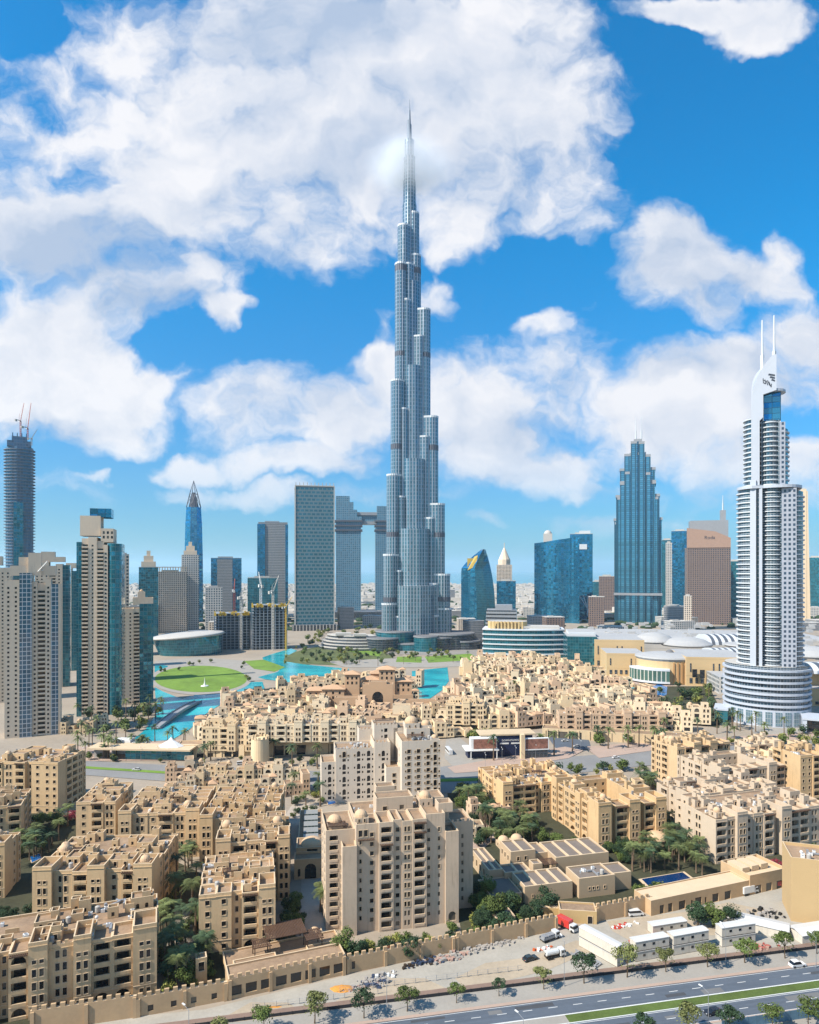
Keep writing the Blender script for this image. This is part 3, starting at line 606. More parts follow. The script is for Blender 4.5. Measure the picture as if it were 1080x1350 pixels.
for a, L in WINGS.items():
    for rc, h, rad in L:
        b = MB(); poly = lobe(a, rc, rad); z = 0
        for (z0, z1) in [q for q in bands[::-1] if q[1] < h]:
            b.prism(poly, z, z0, 0, top=False); b.prism([(x*1.006, y*1.006) for x, y in poly], z0, z1, 1, top=True); z = z1
        b.prism(poly, z, h, 0, 1); b.prism([(x*1.01, y*1.01) for x, y in poly], h-2.2, h+.6, 2, 1)
        b.build('tier', [G_silver, G_band, M_spire], t)
        # side bays of the wing, one step lower
        for sg in (-1, 1):
            o_ = (math.cos(R(a+90))*sg*rad*.82, math.sin(R(a+90))*sg*rad*.82); r2 = rad*.62; rr = rc*.78
            if rr < 8: continue
            pp = [(x+o_[0], y+o_[1]) for x, y in lobe(a, rr, r2, 14)]; b = MB(); h2 = h*.93-6-8*(sg > 0)
            b.prism(pp, 0, h2, 0, 1); b.prism([(x*1.004, y*1.004) for x, y in pp], h2-2, h2+.5, 1, 1); b.build('bay', [G_silver, M_spire], t)
for cx_, cy_, r_, h_ in ((2, -3, 13.5, 548), (4, -6, 17, 420), (5, -8, 22, 280), (6, -10, 28, 176), (7, -12, 34, 92)): b = MB(); P_ = arc(cx_, cy_, r_, r_, 0, 345, 23); b.prism([(x*(1 if i % 2 else .97), y*(1 if i % 2 else .97)) for i, (x, y) in enumerate(P_)], 0, h_, 0, 1); b.build('core_bay', [G_silver, M_spire], t)
b = MB(); b.prism(arc(0,0,10.6,10.6,0,345,23), 0, 668, 0, 1); b.prism(arc(0,0,9.6,9.6,0,345,23), 668, 704, 0, 1); b.prism(arc(0,0,8.6,8.6,0,345,23), 704, 740, 0, 1); b.prism(arc(-.5,0,6.9,6.9,0,345,23), 740, 766, 0, 1); b.build('core', [G_silver, G_band], t)
b = MB(); b.cyl(0,0,766,790,3.4,0,12,3.0); b.cyl(-2.4,0,766,797,1.5,0,8); b.cyl(0,0,790,812,2.0,0,10,1.3); b.cyl(0,0,812,829,.9,0,8,.3); b.build('spire', mat('spire_steel', (.20,.24,.30), .5, .3), t)
def podr(cx, cy, r, z1, nm='podium', m=None, z0=0, n=28, ry=None):
    b = MB(); b.prism(arc(cx,cy,r,ry or r,0,360-360/n,n-1), z0, z1, 0, 1); b.prism(arc(cx,cy,r+.7,(ry or r)+.7,0,360-360/n,n-1), z1-1.2, z1+.5, 2, 1); return b.build(nm, [m or G_teal, M_dgrey, M_grey], t)
podr(23, -62, 17, 21, 'glass_pavilion', G_teal); podr(-38, -52, 24, 18, m=G_dark); podr(-20, -30, 30, 26, m=G_teal); podr(40, -34, 30, 18, m=G_dark); podr(60, -20, 36, 22, m=G_dark); podr(80, -30, 24, 12, m=G_dark); podr(0, 0, 66, 10, m=G_teal)
# cloud lying on the top of the tower is built with the air at the end
# ---- terraced annex beside it
t = T('terraced_offices', 'low terraced office building with long curved white bands left of the supertall tower base', 470, 965, 0, 'building')
b = MB()
for k in range(5):
    P_ = arc(10, 60, 66-k*3, 58-k*3, 190, 290, 18)+arc(10, 62, 34, 26, 290, 190, 10); b.prism(P_, 0 if k == 0 else k*4.1-.01, k*4.1+2.6, 1, 0); b.prism([(x*1.01, y*1.01-.5) for x, y in P_], k*4.1+2.6, k*4.1+4.1, 0, 0)
b.build('storeys', [M_lightconc, G_dark], t)
b = MB(); b.box(-30, 20, 20.5, -8, 34, 24); b.box(-4, 12, 20.5, 14, 22, 23.4); b.build('plant_room', M_lightconc, t)
# ---- sail-topped white hotel tower
DA = 500.; k_ = DA/F
t = T('hotel_tower', 'slender white hotel tower with curved balconies, sail shaped crown and twin masts, at the right', 1011, DA, 1)
M_wt = mat('white_cladding', (.50, .54, .61), .5, var=.05, scale=.05, fine=.4)
G_bal = FM('balcony_glazing', (.03, .06, .085), (.30, .34, .38), 2.2, 3.55, .25, .5, .1, .6, rand=.8)
G_pw = FM('white_front_small_windows', (.03, .05, .08), (.40, .43, .50), 3.0, 3.55, 1.4, 1.6, .15, .7, rand=.5)
fh = 3.55
def bay(poly, z0, z1, m, nm, slab=None, out=1.5, n0=None, hh=.9):
    b = MB(); b.prism(poly, z0, z1, 0, 1); 
    if slab:
        cx_ = sum(p[0] for p in poly)/len(poly); cy_ = sum(p[1] for p in poly)/len(poly); z = z0+.4
        def gro(p): d = math.hypot(p[0]-cx_, p[1]-cy_) or 1; return (p[0]+(p[0]-cx_)/d*out, p[1]+(p[1]-cy_)/d*out)
        g_ = [gro(p) for p in poly]; i = 0
        while z < z1-1:
            b.prism(g_, z, z+hh, 2, 2, bottom=True); z += fh; i += 1
    return b.build(nm, [m, M_dgrey, slab or M_slab], t)
# lower drum
for k in range(8):
    pass
DR = arc(0, 27, 29, 27, 0, 350, 35)
b = MB(); b.prism(DR, 0, 44, 0, 1); b.build('drum', [G_bal, M_lightconc], t)
b = MB()
for k in range(7): b.prism(arc(0,27,30.6,28.6,0,350,35), 14.5+k*4.3, 14.5+k*4.3+1.5, 0, bottom=True)
b.prism(arc(0,27,30.2,28.2,0,350,35), 0, 12.4, 0, 0, bottom=False); b.build('balcony_band', M_wt, t)
b = MB()
for i in range(9):
    a = 218+i*12.5; p0 = (30.5*math.cos(R(a)), 27+28.5*math.sin(R(a))); p1 = (30.5*math.cos(R(a+8.5)), 27+28.5*math.sin(R(a+8.5))); b.prism([p0, p1, (p1[0]*.97, p1[1]+.8), (p0[0]*.97, p0[1]+.8)], 1.5, 11.2, 0)
b.build('lobby_glazing', FM('lobby_glazing', (.10,.17,.21), (.45,.48,.5), 1.6, 3.2, .2, .2), t)
# shaft: bays side by side
Z1, Z2, Z3 = 176., 226., 243.
bay(arc(-9, 20, 10.5, 14, 175, 262, 9)+[(-6, 22), (-12, 30)], 44, Z1, G_bal, 'balcony_stack', M_slab, 1.5)
bay([(-11.0, 3.6), (-7.0, 3.0), (-7.0, 22), (-11.0, 22)], 40, Z1+6, M_wt, 'fin'); bay([(-6.9, 5.0), (-5.0, 4.9), (-5.0, 22), (-6.9, 22)], 40, Z1, G_dark, 'slot')
bay([(-5.0, 3.3), (-2.9, 3.2), (-2.9, 22), (-5.0, 22)], 40, Z1, M_wt, 'fin')
bay([(-2.9, 6.4)]+arc(3.5, 14, 7.2, 9, 225, 315, 6)+[(9.8, 6.4), (9.8, 24), (-2.9, 24)], 44, Z1, G_bal, 'balcony_stack', M_slab, .9, hh=.75)
bay([(9.8, 5.6), (19.4, 6.8), (19.4, 26), (9.8, 24)], 44, Z1-1, G_pw, 'window_panel')
bay(arc(17, 22, 7.4, 14, 286, 372, 8)+[(12, 34), (14, 14)], 44, Z1-3, G_bal, 'balcony_stack', M_slab, 1.3)
bay([(-17, 22), (21, 22), (18, 42), (-13, 42)], 44, Z1, G_pw, 'rear_wing')
b = MB(); b.prism([(-18.5,20)]+arc(-8, 17, 12, 15.5, 190, 262, 6)+[(-2,3.5)]+arc(6, 20, 17.8, 18, 250, 350, 9)+[(22,44),(-15,44)], Z1-.5, Z1+1.6, 0, bottom=True); b.build('ledge', M_wt, t)
bay(arc(-8, 20, 7, 12.5, 180, 262, 7)+[(-5, 22), (-10, 30)], Z1+1.6, Z2+3, G_bal, 'balcony_stack', M_slab, 1.2)
bay([(-3.4, 7.5)]+arc(2.6, 14, 6.2, 7.5, 225, 315, 5)+[(8.4, 7.5), (8.4, 24), (-3.4, 24)], Z1+1.6, Z2, G_bal, 'balcony_stack', M_slab, .9, hh=.75)
bay([(8.4, 7.0), (12.2, 7.7), (12.2, 26), (8.4, 24)], Z1+1.6, Z2-2, G_pw, 'window_panel')
bay(arc(9.0, 22, 5.6, 12, 290, 370, 6)+[(7, 32), (8, 14)], Z1+1.6, Z2-6, G_bal, 'balcony_stack', M_slab, 1.2)
bay([(-11, 22), (12.5, 22), (11, 36), (-9, 36)], Z1+1.6, Z2, G_pw, 'rear_wing')
bay([(-2, 9), (9.5, 10), (9.5, 28), (-2, 28)], Z2, Z3+4, G_blue, 'crown_lantern')
b = MB(); b.prism(arc(3.6, 15, 9.2, 10, 0, 340, 17), Z3+4, Z3+5.8, 0, bottom=True); b.build('crown_disc', M_wt, t)
# sail: a curved blade rising from the left fin to the mast foot
b = MB(); N = 40; L1, L2 = [], []
for i in range(N+1):
    q = i/N; z = 178+q*(273.5-178); tq = max(0, (z-226)/47.5); L1.append((-10.2+14.4*tq**3.2, z, -10.2+13.4*tq**8)); L2.append((6.4 if z > 246 else (-2.2 if z > 226 else -4.6), z))
for i in range(N):
    a, c = L1[i], L1[i+1]; d, e = L2[i], L2[i+1]
    for y0, y1 in ((4.4, 6.4), (24, 26)):
        if y0 > 20: a, c = (a[2], a[1]), (c[2], c[1])
        for yy_, fl in ((y0, False), (y1, True)):
            q4 = [(a[0],yy_,a[1]), (d[0],yy_,d[1]), (e[0],yy_,e[1]), (c[0],yy_,c[1])]; b.quad(*(q4[::-1] if fl else q4))
        b.quad((a[0],y1,a[1]), (a[0],y0,a[1]), (c[0],y0,c[1]), (c[0],y1,c[1])); b.quad((d[0],y0,d[1]), (d[0],y1,d[1]), (e[0],y1,e[1]), (e[0],y0,e[1]))
    b.quad((a[0]+.8,24,a[1]), (L1[i][0]+.8,6.4,a[1]), (L1[i+1][0]+.8,6.4,c[1]), (c[0]+.8,24,c[1]))
b.build('sail', M_wt, t)
def lettering(txt, size, loc, rotx, parent, m, rz=0., name='lettering', align='CENTER', ext=.05):
    cu = bpy.data.curves.new(name, 'FONT'); cu.body = txt; cu.size = size; cu.align_x = align; cu.extrude = ext; cu.resolution_u = 2
    tmp = bpy.data.objects.new(name, cu); me = bpy.data.meshes.new_from_object(tmp); bpy.data.objects.remove(tmp); me.materials.append(m)
    o = bpy.data.objects.new(name, me); COL.objects.link(o); o.parent = parent; o.location = loc; o.rotation_euler = (R(rotx), 0, rz); return o
M_logo = mat('sign_dark', (.05, .06, .08), .5)
em = MB()
for i_ in range(3): em.quad((.9+i_*1.0, 4.3, 258.6-i_*2.0), (5.4, 4.3, 257.4-i_*2.0), (5.4, 4.3, 258.6-i_*2.0), (1.5+i_*1.0, 4.3, 259.9-i_*2.0))
for (u0, w0, u1, w1, th_) in ((-2.6, 256.6, -2.4, 253.2, .5), (-2.5, 253.4, -.9, 252.2, .6), (-1.4, 255.6, -.9, 252.2, .5), (-.6, 254.6, .5, 251.2, .55), (.2, 254.8, 1.9, 250.6, .55), (1.2, 253.6, 2.7, 249.4, .5), (2.7, 249.4, 2.9, 252.0, .5), (-2.2, 255.2, -.8, 254.4, .4)): em.quad((u0, 4.28, w0), (u1, 4.28, w1), (u1+th_, 4.28, w1+.3), (u0+th_, 4.28, w0+.3))
em.build('emblem', M_logo, t)
for x in (-2.8, 4.9): mast(t, x, 7 if x > 0 else 14, 250, 303, 1.5)
# canopy and side wing on the ground
b = MB(); b.box(22, -9, 9.2, 75, 14, 10.6, 0, True); b.box(22.4, -8.6, 0, 25, 13.6, 9.2, 0); b.box(26, 2, 0, 74, 13.6, 9.2, 1); [b.box(x, -8, 0, x+.9, -7.1, 9.2, 0) for x in (36, 48, 60, 72)]; b.build('entrance_canopy', [M_wt, G_dark], t)
b = MB(); b.box(-35, 2, 0, -26, 24, 9, 1); b.box(-35.6, 1.4, 9, -25.6, 24.6, 10.2, 0, True); b.build('side_lobby', [M_wt, G_teal], t)
# ---- stepped glass tower with two masts
D1 = 1478.; k = D1/F; t = T('stepped_tower', 'stepped ice blue glass tower with grey caps and twin masts right of centre', 841, D1, 0)
def sym(w_, z0, z1, d0, m=G_ice, nm='tier', m2=None, notch=True):
    b = MB(); w_ = w_/2; n = 3
    P_ = [(-w_, d0+6), (-w_*.8, d0+6), (-w_*.8, d0+3), (-w_*.45, d0+3), (-w_*.45, d0), (-w_*.12, d0), (-w_*.12, d0+3), (w_*.12, d0+3), (w_*.12, d0), (w_*.45, d0), (w_*.45, d0+3), (w_*.8, d0+3), (w_*.8, d0+6), (w_, d0+6), (w_, 80-d0), (-w_, 80-d0)]
    b.prism(P_, z0, z1, 0, 1); b.prism([(x*1.008, (y-40)*1.008+40) for x, y in P_], z1-5, z1+1, 2, 1); return b.build(nm, [m, M_dgrey, m2 or M_grey], t)
zz = lambda y: zat(y, D1)
def col_(x0, x1, y0, yt, nm='tier'):
    b = MB(); P_ = [(x0*k, y0), (x1*k, y0), (x1*k, 74-y0), (x0*k, 74-y0)]; b.prism(P_, 0, zz(yt), 0, 1); cx_ = (x0+x1)/2*k; b.prism([((x-cx_)*1.03+cx_, (y-37)*1.01+37) for x, y in P_], zz(yt)-4, zz(yt)+1.5, 2, 1); return b.build(nm, [G_ice, M_dgrey, M_grey], t)
for i, (x0, x1, y0, yt) in enumerate([(-30, 30, 14, 683), (-27.5, 27, 10.5, 652), (-22.5, 21.5, 7, 617), (-17, -9, 3.5, 598), (9, 16, 3.5, 600), (-9.9, 9.9, 4.2, 597), (-8.8, -1.2, .6, 582), (1.2, 8.4, .6, 583), (-5, 5, 5, 579)]): col_(x0, x1, y0, yt)
for x0, x1, y0, yt in [(-26, -19.5, 8, 655), (19, 25.5, 8, 656), (-29, -27.9, 12, 688), (-16, -10.2, 1.8, 622), (10.2, 15.5, 1.8, 624)]: col_(x0, x1, y0, yt, 'fin')
b = MB(); b.box(-30.4*k, .2, zz(785), 30.4*k, 60, zz(782)); b.box(-24*k*.95, 6.2, zz(638), 24*k*.95, 70, zz(633)); b.build('cornice', M_grey, t)
mast(t, -2.7*k, 30, zz(583), zz(547), 1.6); mast(t, 4.5*k, 30, zz(583), zz(546), 1.6)
# ---- brown hotel
t, W, dp, H = simple('hotel_tower', 'brown hotel tower with slanted grey roof and mast between the stepped tower and white tower', 908, 961, 722, 1437, G_brown, 60, 6)
b = MB(); b.poly([(-W/2,-1,H), (W/2,-1,H), (W/2,-1,H+20), (W*.15,-1,H+34), (-W/2,-1,H+42)][::1]); b.poly([(W/2,8,H), (-W/2,8,H), (-W/2,8,H+42), (W*.15,8,H+34), (W/2,8,H+20)]); b.quad((-W/2,8,H),(-W/2,-1,H),(-W/2,-1,H+42),(-W/2,8,H+42)); b.quad((-W/2,-1,H+42),(W*.15,-1,H+34),(W*.15,8,H+34),(-W/2,8,H+42)); b.quad((W*.15,-1,H+34),(W/2,-1,H+20),(W/2,8,H+20),(W*.15,8,H+34)); b.build('crown_front', mat('pinkish_stone', (.38,.25,.19), .8), t)
b = MB(); b.prism([(-W*.42,9),(W*.46,9),(W*.46,50),(-W*.42,50)], H, H+58); b.prism([(W*.3,20),(W*.42,20),(W*.42,34),(W*.3,34)], H+50, H+80); b.build('rear_screen', M_grey, t); mast(t, W*.36, 27, H+80, zat(652, 1437), 1.5)
lettering('Roda', 10, (W*.02, -1.3, H+18), 90, t, M_logo)
# ---- far blue group right of the stepped tower
for a in [('blue_glass_tower','rounded blue glass tower with white crown pieces behind the stepped tower',886,908,700,1900,G_blue),('blue_glass_tower','narrow pale blue tower touching the stepped tower on its right',872,888,712,2000,G_teal),('office_tower','thin blue tower behind the brown hotel right edge',958,974,745,1900,G_blue),('office_tower','teal glass block low between brown hotel and white tower',960,981,740,1600,G_teal),('office_tower','pale slim tower left of the brown hotel, half hidden',878,886,716,1700,G_pale),
          ('blue_glass_tower','dark teal building at the right edge behind the cream slab',1064,1092,735,1800,G_teal),('office_tower','cream round topped block beside the stepped tower foot',902,912,786,1250,G_cream),('office_tower','low mauve grey office behind the mall left of the brown hotel',876,903,800,1300,G_grey),('apartment_tower','mauve apartment tower left of the stepped tower foot',790,811,760,1900,G_brown),('apartment_tower','pale blue apartment block behind the curved glass pair on its right',780,797,767,2100,G_teal)]:
    simple(*a)
t, W, dp, H = simple('slab_tower', 'thin cream stone slab rising just right of the white hotel tower', 1056, 1063, 645, 1500, mat('cream_stone', (.66,.52,.36), .8, var=.05), 40)
b = MB(); b.prism([(W*.5,1),(W*1.15,1),(W*1.15,38),(W*.5,38)], 0, H*.985, poly2=[(W*.5,1),(W*.7,1),(W*.7,38),(W*.5,38)]); b.build('slanting_edge', mat('cream_stone', (.66,.52,.36)), t)
# ---- curved glass pair
D2 = 1480.; k = D2/F; t = T('glass_office', 'deep blue glass building with wavy concave front and reflections, right of the supertall tower', 734, D2, 0)
P_ = []; W = 58*k
for i in range(25):
    q = i/24; P_.append((-W/2+W*q, 10*math.sin(q*math.pi)+5*math.sin(q*math.pi*3)-8*q))
H = zat(716, D2); b = MB(); PP = P_+[(W/2, 60), (-W/2, 60)]
b.prism(PP, 0, H, 0, 1, top=False)
i0 = len(b.v); tops = [(p[0], p[1], H+(p[0]+W/2)/W*14) for p in PP]
n = len(PP)
for i in range(n): a, c = PP[i], PP[(i+1) % n]; b.quad((a[0],a[1],H),(c[0],c[1],H),tops[(i+1) % n],tops[i], 0, [(a[0],H),(c[0],H),(c[0],tops[(i+1) % n][2]),(a[0],tops[i][2])])
b.poly(tops, 1); b.build('facade', [G_blue, M_dgrey], t)
b = MB(); b.box(-W*.3, 20, H, -W*.1, 40, H+22); b.dome(-W*.2, 30, H+20, 9, 10); b.build('plant_room', M_lightconc, t)
t, W, dp, H = simple('glass_office', 'blue glass slab with white diagonal lines right behind the wavy glass building', 752, 781, 704, 1600, G_blue, 40)
b = MB(); [b.tube((-W*.1+W*.55*q, -.5, H*.28), (W*.18+W*.3*(1-q), -.5, 8), 1.3, n=4) for q in (0, .35, .7)]; b.box(-W*.1, 5, H-.2, W*.4, 30, H+8); b.box(-W*.42, -1.5, H*.82, W*.25, .5, H*.88); b.build('white_trim', M_slab, t)
# ---- sail shaped blue office and small domed tower
D3 = 1437.; k = D3/F; t = T('glass_office', 'dark blue glass building with pointed curved top, just right of the supertall tower', 630, D3, 0)
b = MB(); N = 12; zt = zat(724, D3); W = 46*k
def sect(z):
    q = z/zt; l = -W/2+W*.02 if q < .72 else -W/2+W*.60*((q-.72)/.28)**1.3; r = W/2-W*.40*max(0, q-.15)**2.2; return l, r
for nm, y0, fr_, m in (('left_wing', 0, 0, G_blue), ('right_wing', 0, 1, G_teal)):
    b = MB(); rr = []
    for i in range(N+1):
        z = zt*i/N*(.999); l, r = sect(z); mid = l+(r-l)*.46
        pl = [(l+2, 30, z), (l, 12, z), (l+(mid-l)*.5, 2, z), (mid, -6, z), (mid, 40, z), (l+4, 44, z)] if not fr_ else [(mid+.1, -6, z), (mid+(r-mid)*.5, 3, z), (r, 16, z), (r-1, 44, z), (mid+.1, 44, z)]
        rr.append(pl)
    b.ring(rr, 0); 
    o_ = b.build(nm, m, t)
    ul = o_.data.uv_layers[0]
    for li, lp in enumerate(o_.data.loops): v = o_.data.vertices[lp.vertex_index].co; ul.data[li].uv = (v.x+v.y, v.z)
b = MB(); b.quad((-W*.30,0,zat(752,D3)),(-W*.05,-5,zat(746,D3)),(0,-5,zat(732,D3)),(-W*.1,0,zat(734,D3))); b.box(-W*.3, 4, zat(760, D3), -W*.02, 8, zat(736, D3)); b.build('gold_terrace', mat('gold', (.5,.36,.08), .5), t)
t, W, dp, H = simple('domed_tower', 'small pinkish tower with white pointed dome behind the pointed glass building', 655, 675, 745, 1700, G_cream, 30)
b = MB(); b.cyl(0, 15, H, H+14, W*.4, 0, 10); b.cyl(0, 15, H+14, H+44, W*.38, 0, 10, 1.5); b.tube((0,15,H+40), (0,15,H+56), .9); b.build('dome', M_beige, t)
simple('office_tower', 'dark blue lower office in front of the small domed tower', 655, 680, 766, 1650, G_blue, 30)
# ---- pierced grey tower
D4 = 1310.; t, W, dp, H = simple('screen_tower', 'broad tower wrapped in a grey pierced screen over teal glass, left of centre', 389.5, 441, 641, D4, G_pierced, 62, 3, mr=M_lightconc)
b = MB(); [b.box(x, 0, H, x+1.2, 1.2, H+7) for x in [(-W/2+1+(W-3)*i/10) for i in range(11)]]; b.box(-W/2-.4, -.8, H-.5, W/2+.4, 62.8, H+1.5, 0, True); b.box(-W/2-.6,-1,0,-W/2+1.2,5,H+1); b.box(W/2-1.2,-1,0,W/2+.6,5,H+1); b.build('roof_frame', M_lightconc, t)
b = MB(); b.box(-W/2-6, -18, 0, W/2+6, -1.2, 11, 0); [b.box(x, -19, 0, x+1.5, -18.01, 11.5, 1) for x in [(-W/2-5+i*6.3) for i in range(14)]]; b.build('podium', [G_dark, M_lightconc], t)
# ---- twin towers with sky bridge
D5 = 1700.; k = D5/F; t = T('twin_tower', 'pair of slate blue towers joined near the top by a high bridge', 476, D5, 0)
def tw(x0, x1, yt, nm='shaft', z0=0):
    b = MB(); b.prism([((x0-476)*k,0),((x1-476)*k,0),((x1-476)*k,45),((x0-476)*k,45)], z0, zat(yt, D5), 0, 1); return b.build(nm, [G_twin, M_dgrey], t)
tw(443, 476, 693); tw(495, 512, 693); ZC = zat(693, D5); tw(443, 461, 654, 'crown', ZC); tw(461.1, 466, 662, 'crown', ZC); tw(466.1, 471, 672, 'crown', ZC); tw(471.1, 477, 681, 'crown', ZC); tw(497, 514, 667, 'crown', ZC)
b = MB(); b.box((470-476)*k, 6, zat(691, D5), (500-476)*k, 36, zat(687, D5), 0, True); b.box((468-476)*k, 4, zat(679, D5), (502-476)*k, 38, zat(675, D5), 0, True); b.box((470-476)*k, 8, zat(687, D5), (500-476)*k, 34, zat(679, D5), 1); b.build('sky_bridge', [M_grey, G_twin], t)
b = MB()
for (x0, x1) in ((441, 478), (494, 514)):
    for y in (700, 694, 688): b.box((x0-476)*k, -3, zat(y, D5), (x1-476)*k, 48, zat(y-2.2, D5), 0, True)
b.build('projecting_floors', G_band, t)
b = MB(); b.box(-45*k, -60, 0, 40*k, 48, 14, 0); b.build('podium', [G_dark], t)
# ---- left far towers
t, W, dp, H = simple('slab_tower', 'grey and dark blue slab tower left of the pierced grey tower', 341, 379, 689, 1500, G_grey, 40, 0, mr=M_grey)
b = MB(); b.box(-W/2-2, -2, 0, -W*.27, 41, H-3); b.box(W*.42, -2, 0, W/2+1, 41, H-4); b.build('glass_edge', G_blue, t)
t, W, dp, H = simple('office_tower', 'blue glass office with a grey stone centre, between pointed tower and grey slab', 279, 318, 736, 1600, G_blue, 40, 0, mr=M_grey)
b = MB(); b.box(-W*.3, -2, 0, W*.2, 42, H-2); b.build('stone_centre', G_grey, t)
D6 = 1500.; k = D6/F; t = T('pointed_tower', 'slim dark blue tower with an open pointed lattice crown, left of centre', 255.5, D6, 0)
b = MB(); rr = []
def psec(y, w_): z = zat(y, D6); w_ *= k/2; return [(x*w_, 22+y_*w_, z) for x, y_ in arc(0, 0, 1, 1, 22.5, 337.5, 7)]
b.ring([psec(850, 26), psec(790, 26), psec(730, 25), psec(690, 23), psec(668, 20)], 0); b.build('shaft', G_blue, t)
for v_ in t.children[0].data.loops: co = t.children[0].data.vertices[v_.vertex_index].co; t.children[0].data.uv_layers[0].data[v_.index].uv = (math.atan2(co.y-22, co.x)*18, co.z)
b = MB(); top_ = (0, 22, zat(632, D6)); q1 = psec(668, 20); q2 = psec(650, 11)
for i in range(8): b.tube(q1[i], q2[i], 1.0, n=4); b.tube(q2[i], top_, 1.0, n=4, r2=.5); b.tube(q1[i], q2[(i+1) % 8], .6, n=3); b.tube(q2[i], q2[(i+1) % 8], .6, n=3)
b.ring([psec(668, 14), psec(655, 8), psec(648, 3)], 0); b.build('lattice_crown', G_band, t)
t, W, dp, H = simple('hotel_tower', 'cream hotel block with a dense grid of windows, colonnade on its roof', 207, 246, 754, 1250, G_cream, 40, 6, mr=M_beige)
b = MB(); [b.box(-W/2+1+i*(W-3)/11, 1, H, -W/2+2.4+i*(W-3)/11, 2.4, H+8) for i in range(12)]; b.box(-W/2, 0, H+8, W/2, 30, H+9.5, 0, True); b.build('colonnade', M_beige, t)
for a in [('apartment_tower','cream apartment tower with stepped top joined to the cream hotel',240,262,732,1300,G_pale),('apartment_tower','rounded green glass apartment tower with cream stepped crown',184,208,748,1050,G_teal),('apartment_tower','thin beige tower peeping out right of the tall beige glass tower',160,170,731,700,G_cream),('apartment_tower','pale grey block with many balconies left of the building site',271,293,775,1150,G_pale),('office_tower','teal office with flat grey roof behind the building site',327,366,762,1400,G_teal),('apartment_tower','grey block low between green tower and cream hotel',168,186,800,1100,G_grey)]:
    t, W, dp, H = simple(*a)
    if 'stepped' in a[1]:
        b = MB(); b.box(-W*.38, 3, H, W*.38, dp-3, H+9); b.box(-W*.25, 6, H+9, W*.25, dp-6, H+18); b.box(-W*.1, 9, H+18, W*.1, dp-9, H+26); b.build('crown', M_beige, t)
# ---- tower with cranes at the far left
D7 = 850.; k = D7/F; W = 36*k; H = zat(588, D7); t = T('unfinished_tower', 'unfinished blue grey tower with stacked open floors and cranes on top, far left', 26, D7, 0, group=None)
oc = lambda r: arc(0, 17, r, r, 11.25, 348.75, 15)
b = MB(); b.prism(oc(W/2-1.4), 0, H, 0, 1); b.build('inner_floors', [G_steel, M_dgrey], t)
b = MB(); z = 20
while z < H: b.prism(oc(W/2+(.9 if z > 150 else .2)), z, z+.7, 0, bottom=True); z += 3.9
b.build('floor_slabs', mat('slab_blue_grey', (.20,.25,.32), .8), t)
b = MB(); b.box(-W*.2, -2.2, 0, W*.12, 2, H*.74); b.build('glazed_strip', G_teal, t)
b = MB(); b.box(-W*.4, 3, H, W*.38, 30, H+7); b.box(-W*.25, 6, H+7, W*.25, 24, H+13); [b.box(x, 5, H+13, x+1, 6, H+17) for x in (-8, -3, 2, 7)]; b.build('core_walls', G_steel, t)
crane(((20-540)*k, D7+12), H+12, 22, 24, 70, 'red luffing crane on the unfinished tower, the taller one', 78); crane(((26-540)*k, D7+18), H+12, 14, 34, 80, 'red luffing crane beside the taller crane on the unfinished tower', 80); crane(((37-540)*k, D7+8), H+2, 9, 14, 10, 'small crane at the right rim of the unfinished tower', 60, M_grey)
# ---- building site with yellow formwork
D8 = 985.; k = D8/F
for (x0, x1, yt, lab) in ((283, 331, 808, 'open concrete frame under construction with a band of yellow formwork, left of the pair'), (332, 379, 797, 'taller dark concrete frame under construction with yellow formwork round its top')):
    t = T('unfinished_building', lab, (x0+x1)/2, D8, 2, 'building', 'unfinished buildings'); W = (x1-x0)*k-1; H = zat(yt, D8); b = MB(); n = int(H/4)
    for i in range(n+1): b.box(-W/2, 0, i*4., W/2, 36, i*4.+.5, 0, True)
    for i in range(10):
        x = -W/2+i*(W-1)/9; b.box(x, .1, 0, x+1.1, 1.1, n*4.); b.box(x, 35, 0, x+1, 35.9, n*4)
    for y in (8, 16, 26): b.box(-W/2+.1, y, 0, -W/2+1, y+1, n*4); b.box(W/2-1, y, 0, W/2-.1, y+1, n*4)
    b.build('frame', [mat('wet_concrete', (.25,.29,.34), .9, var=.2, scale=.1)], t)
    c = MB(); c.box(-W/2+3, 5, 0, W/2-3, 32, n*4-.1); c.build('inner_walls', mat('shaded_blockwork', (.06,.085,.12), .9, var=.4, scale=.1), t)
    f_ = MB(); r_ = random.Random(4)
    for i in range(70):
        x = r_.uniform(-W/2-1.5, W/2-2); y = r_.choice([-1.4, r_.uniform(0, 34)]); f_.box(x, y, n*4-r_.uniform(1, 3), x+r_.uniform(1, 3), y+.6, n*4+r_.uniform(.4, 2.6), 0, True)
    f_.build('formwork', M_yellow, t)
for px, D, h, j, an, lab, lf, c in [(318, 975, 76, 20, 60, 'cream tower crane before the left concrete frame', 64, M_lightconc), (360, 972, 84, 26, 60, 'cream tower crane with raised jib before the taller concrete frame', 62, M_lightconc), (344, 1000, 92, 22, 125, 'slim white tower crane between the two concrete frames', 68, M_white), (377, 972, 62, 18, 40, 'yellow tower crane at the right end of the building site', 55, M_yellow), (309, 1030, 84, 20, 100, 'pink tower crane behind the left concrete frame', 62, M_craner)]:
    crane(((px-CX)*D/F, D), 0, h, j, an, lab, lf, c)
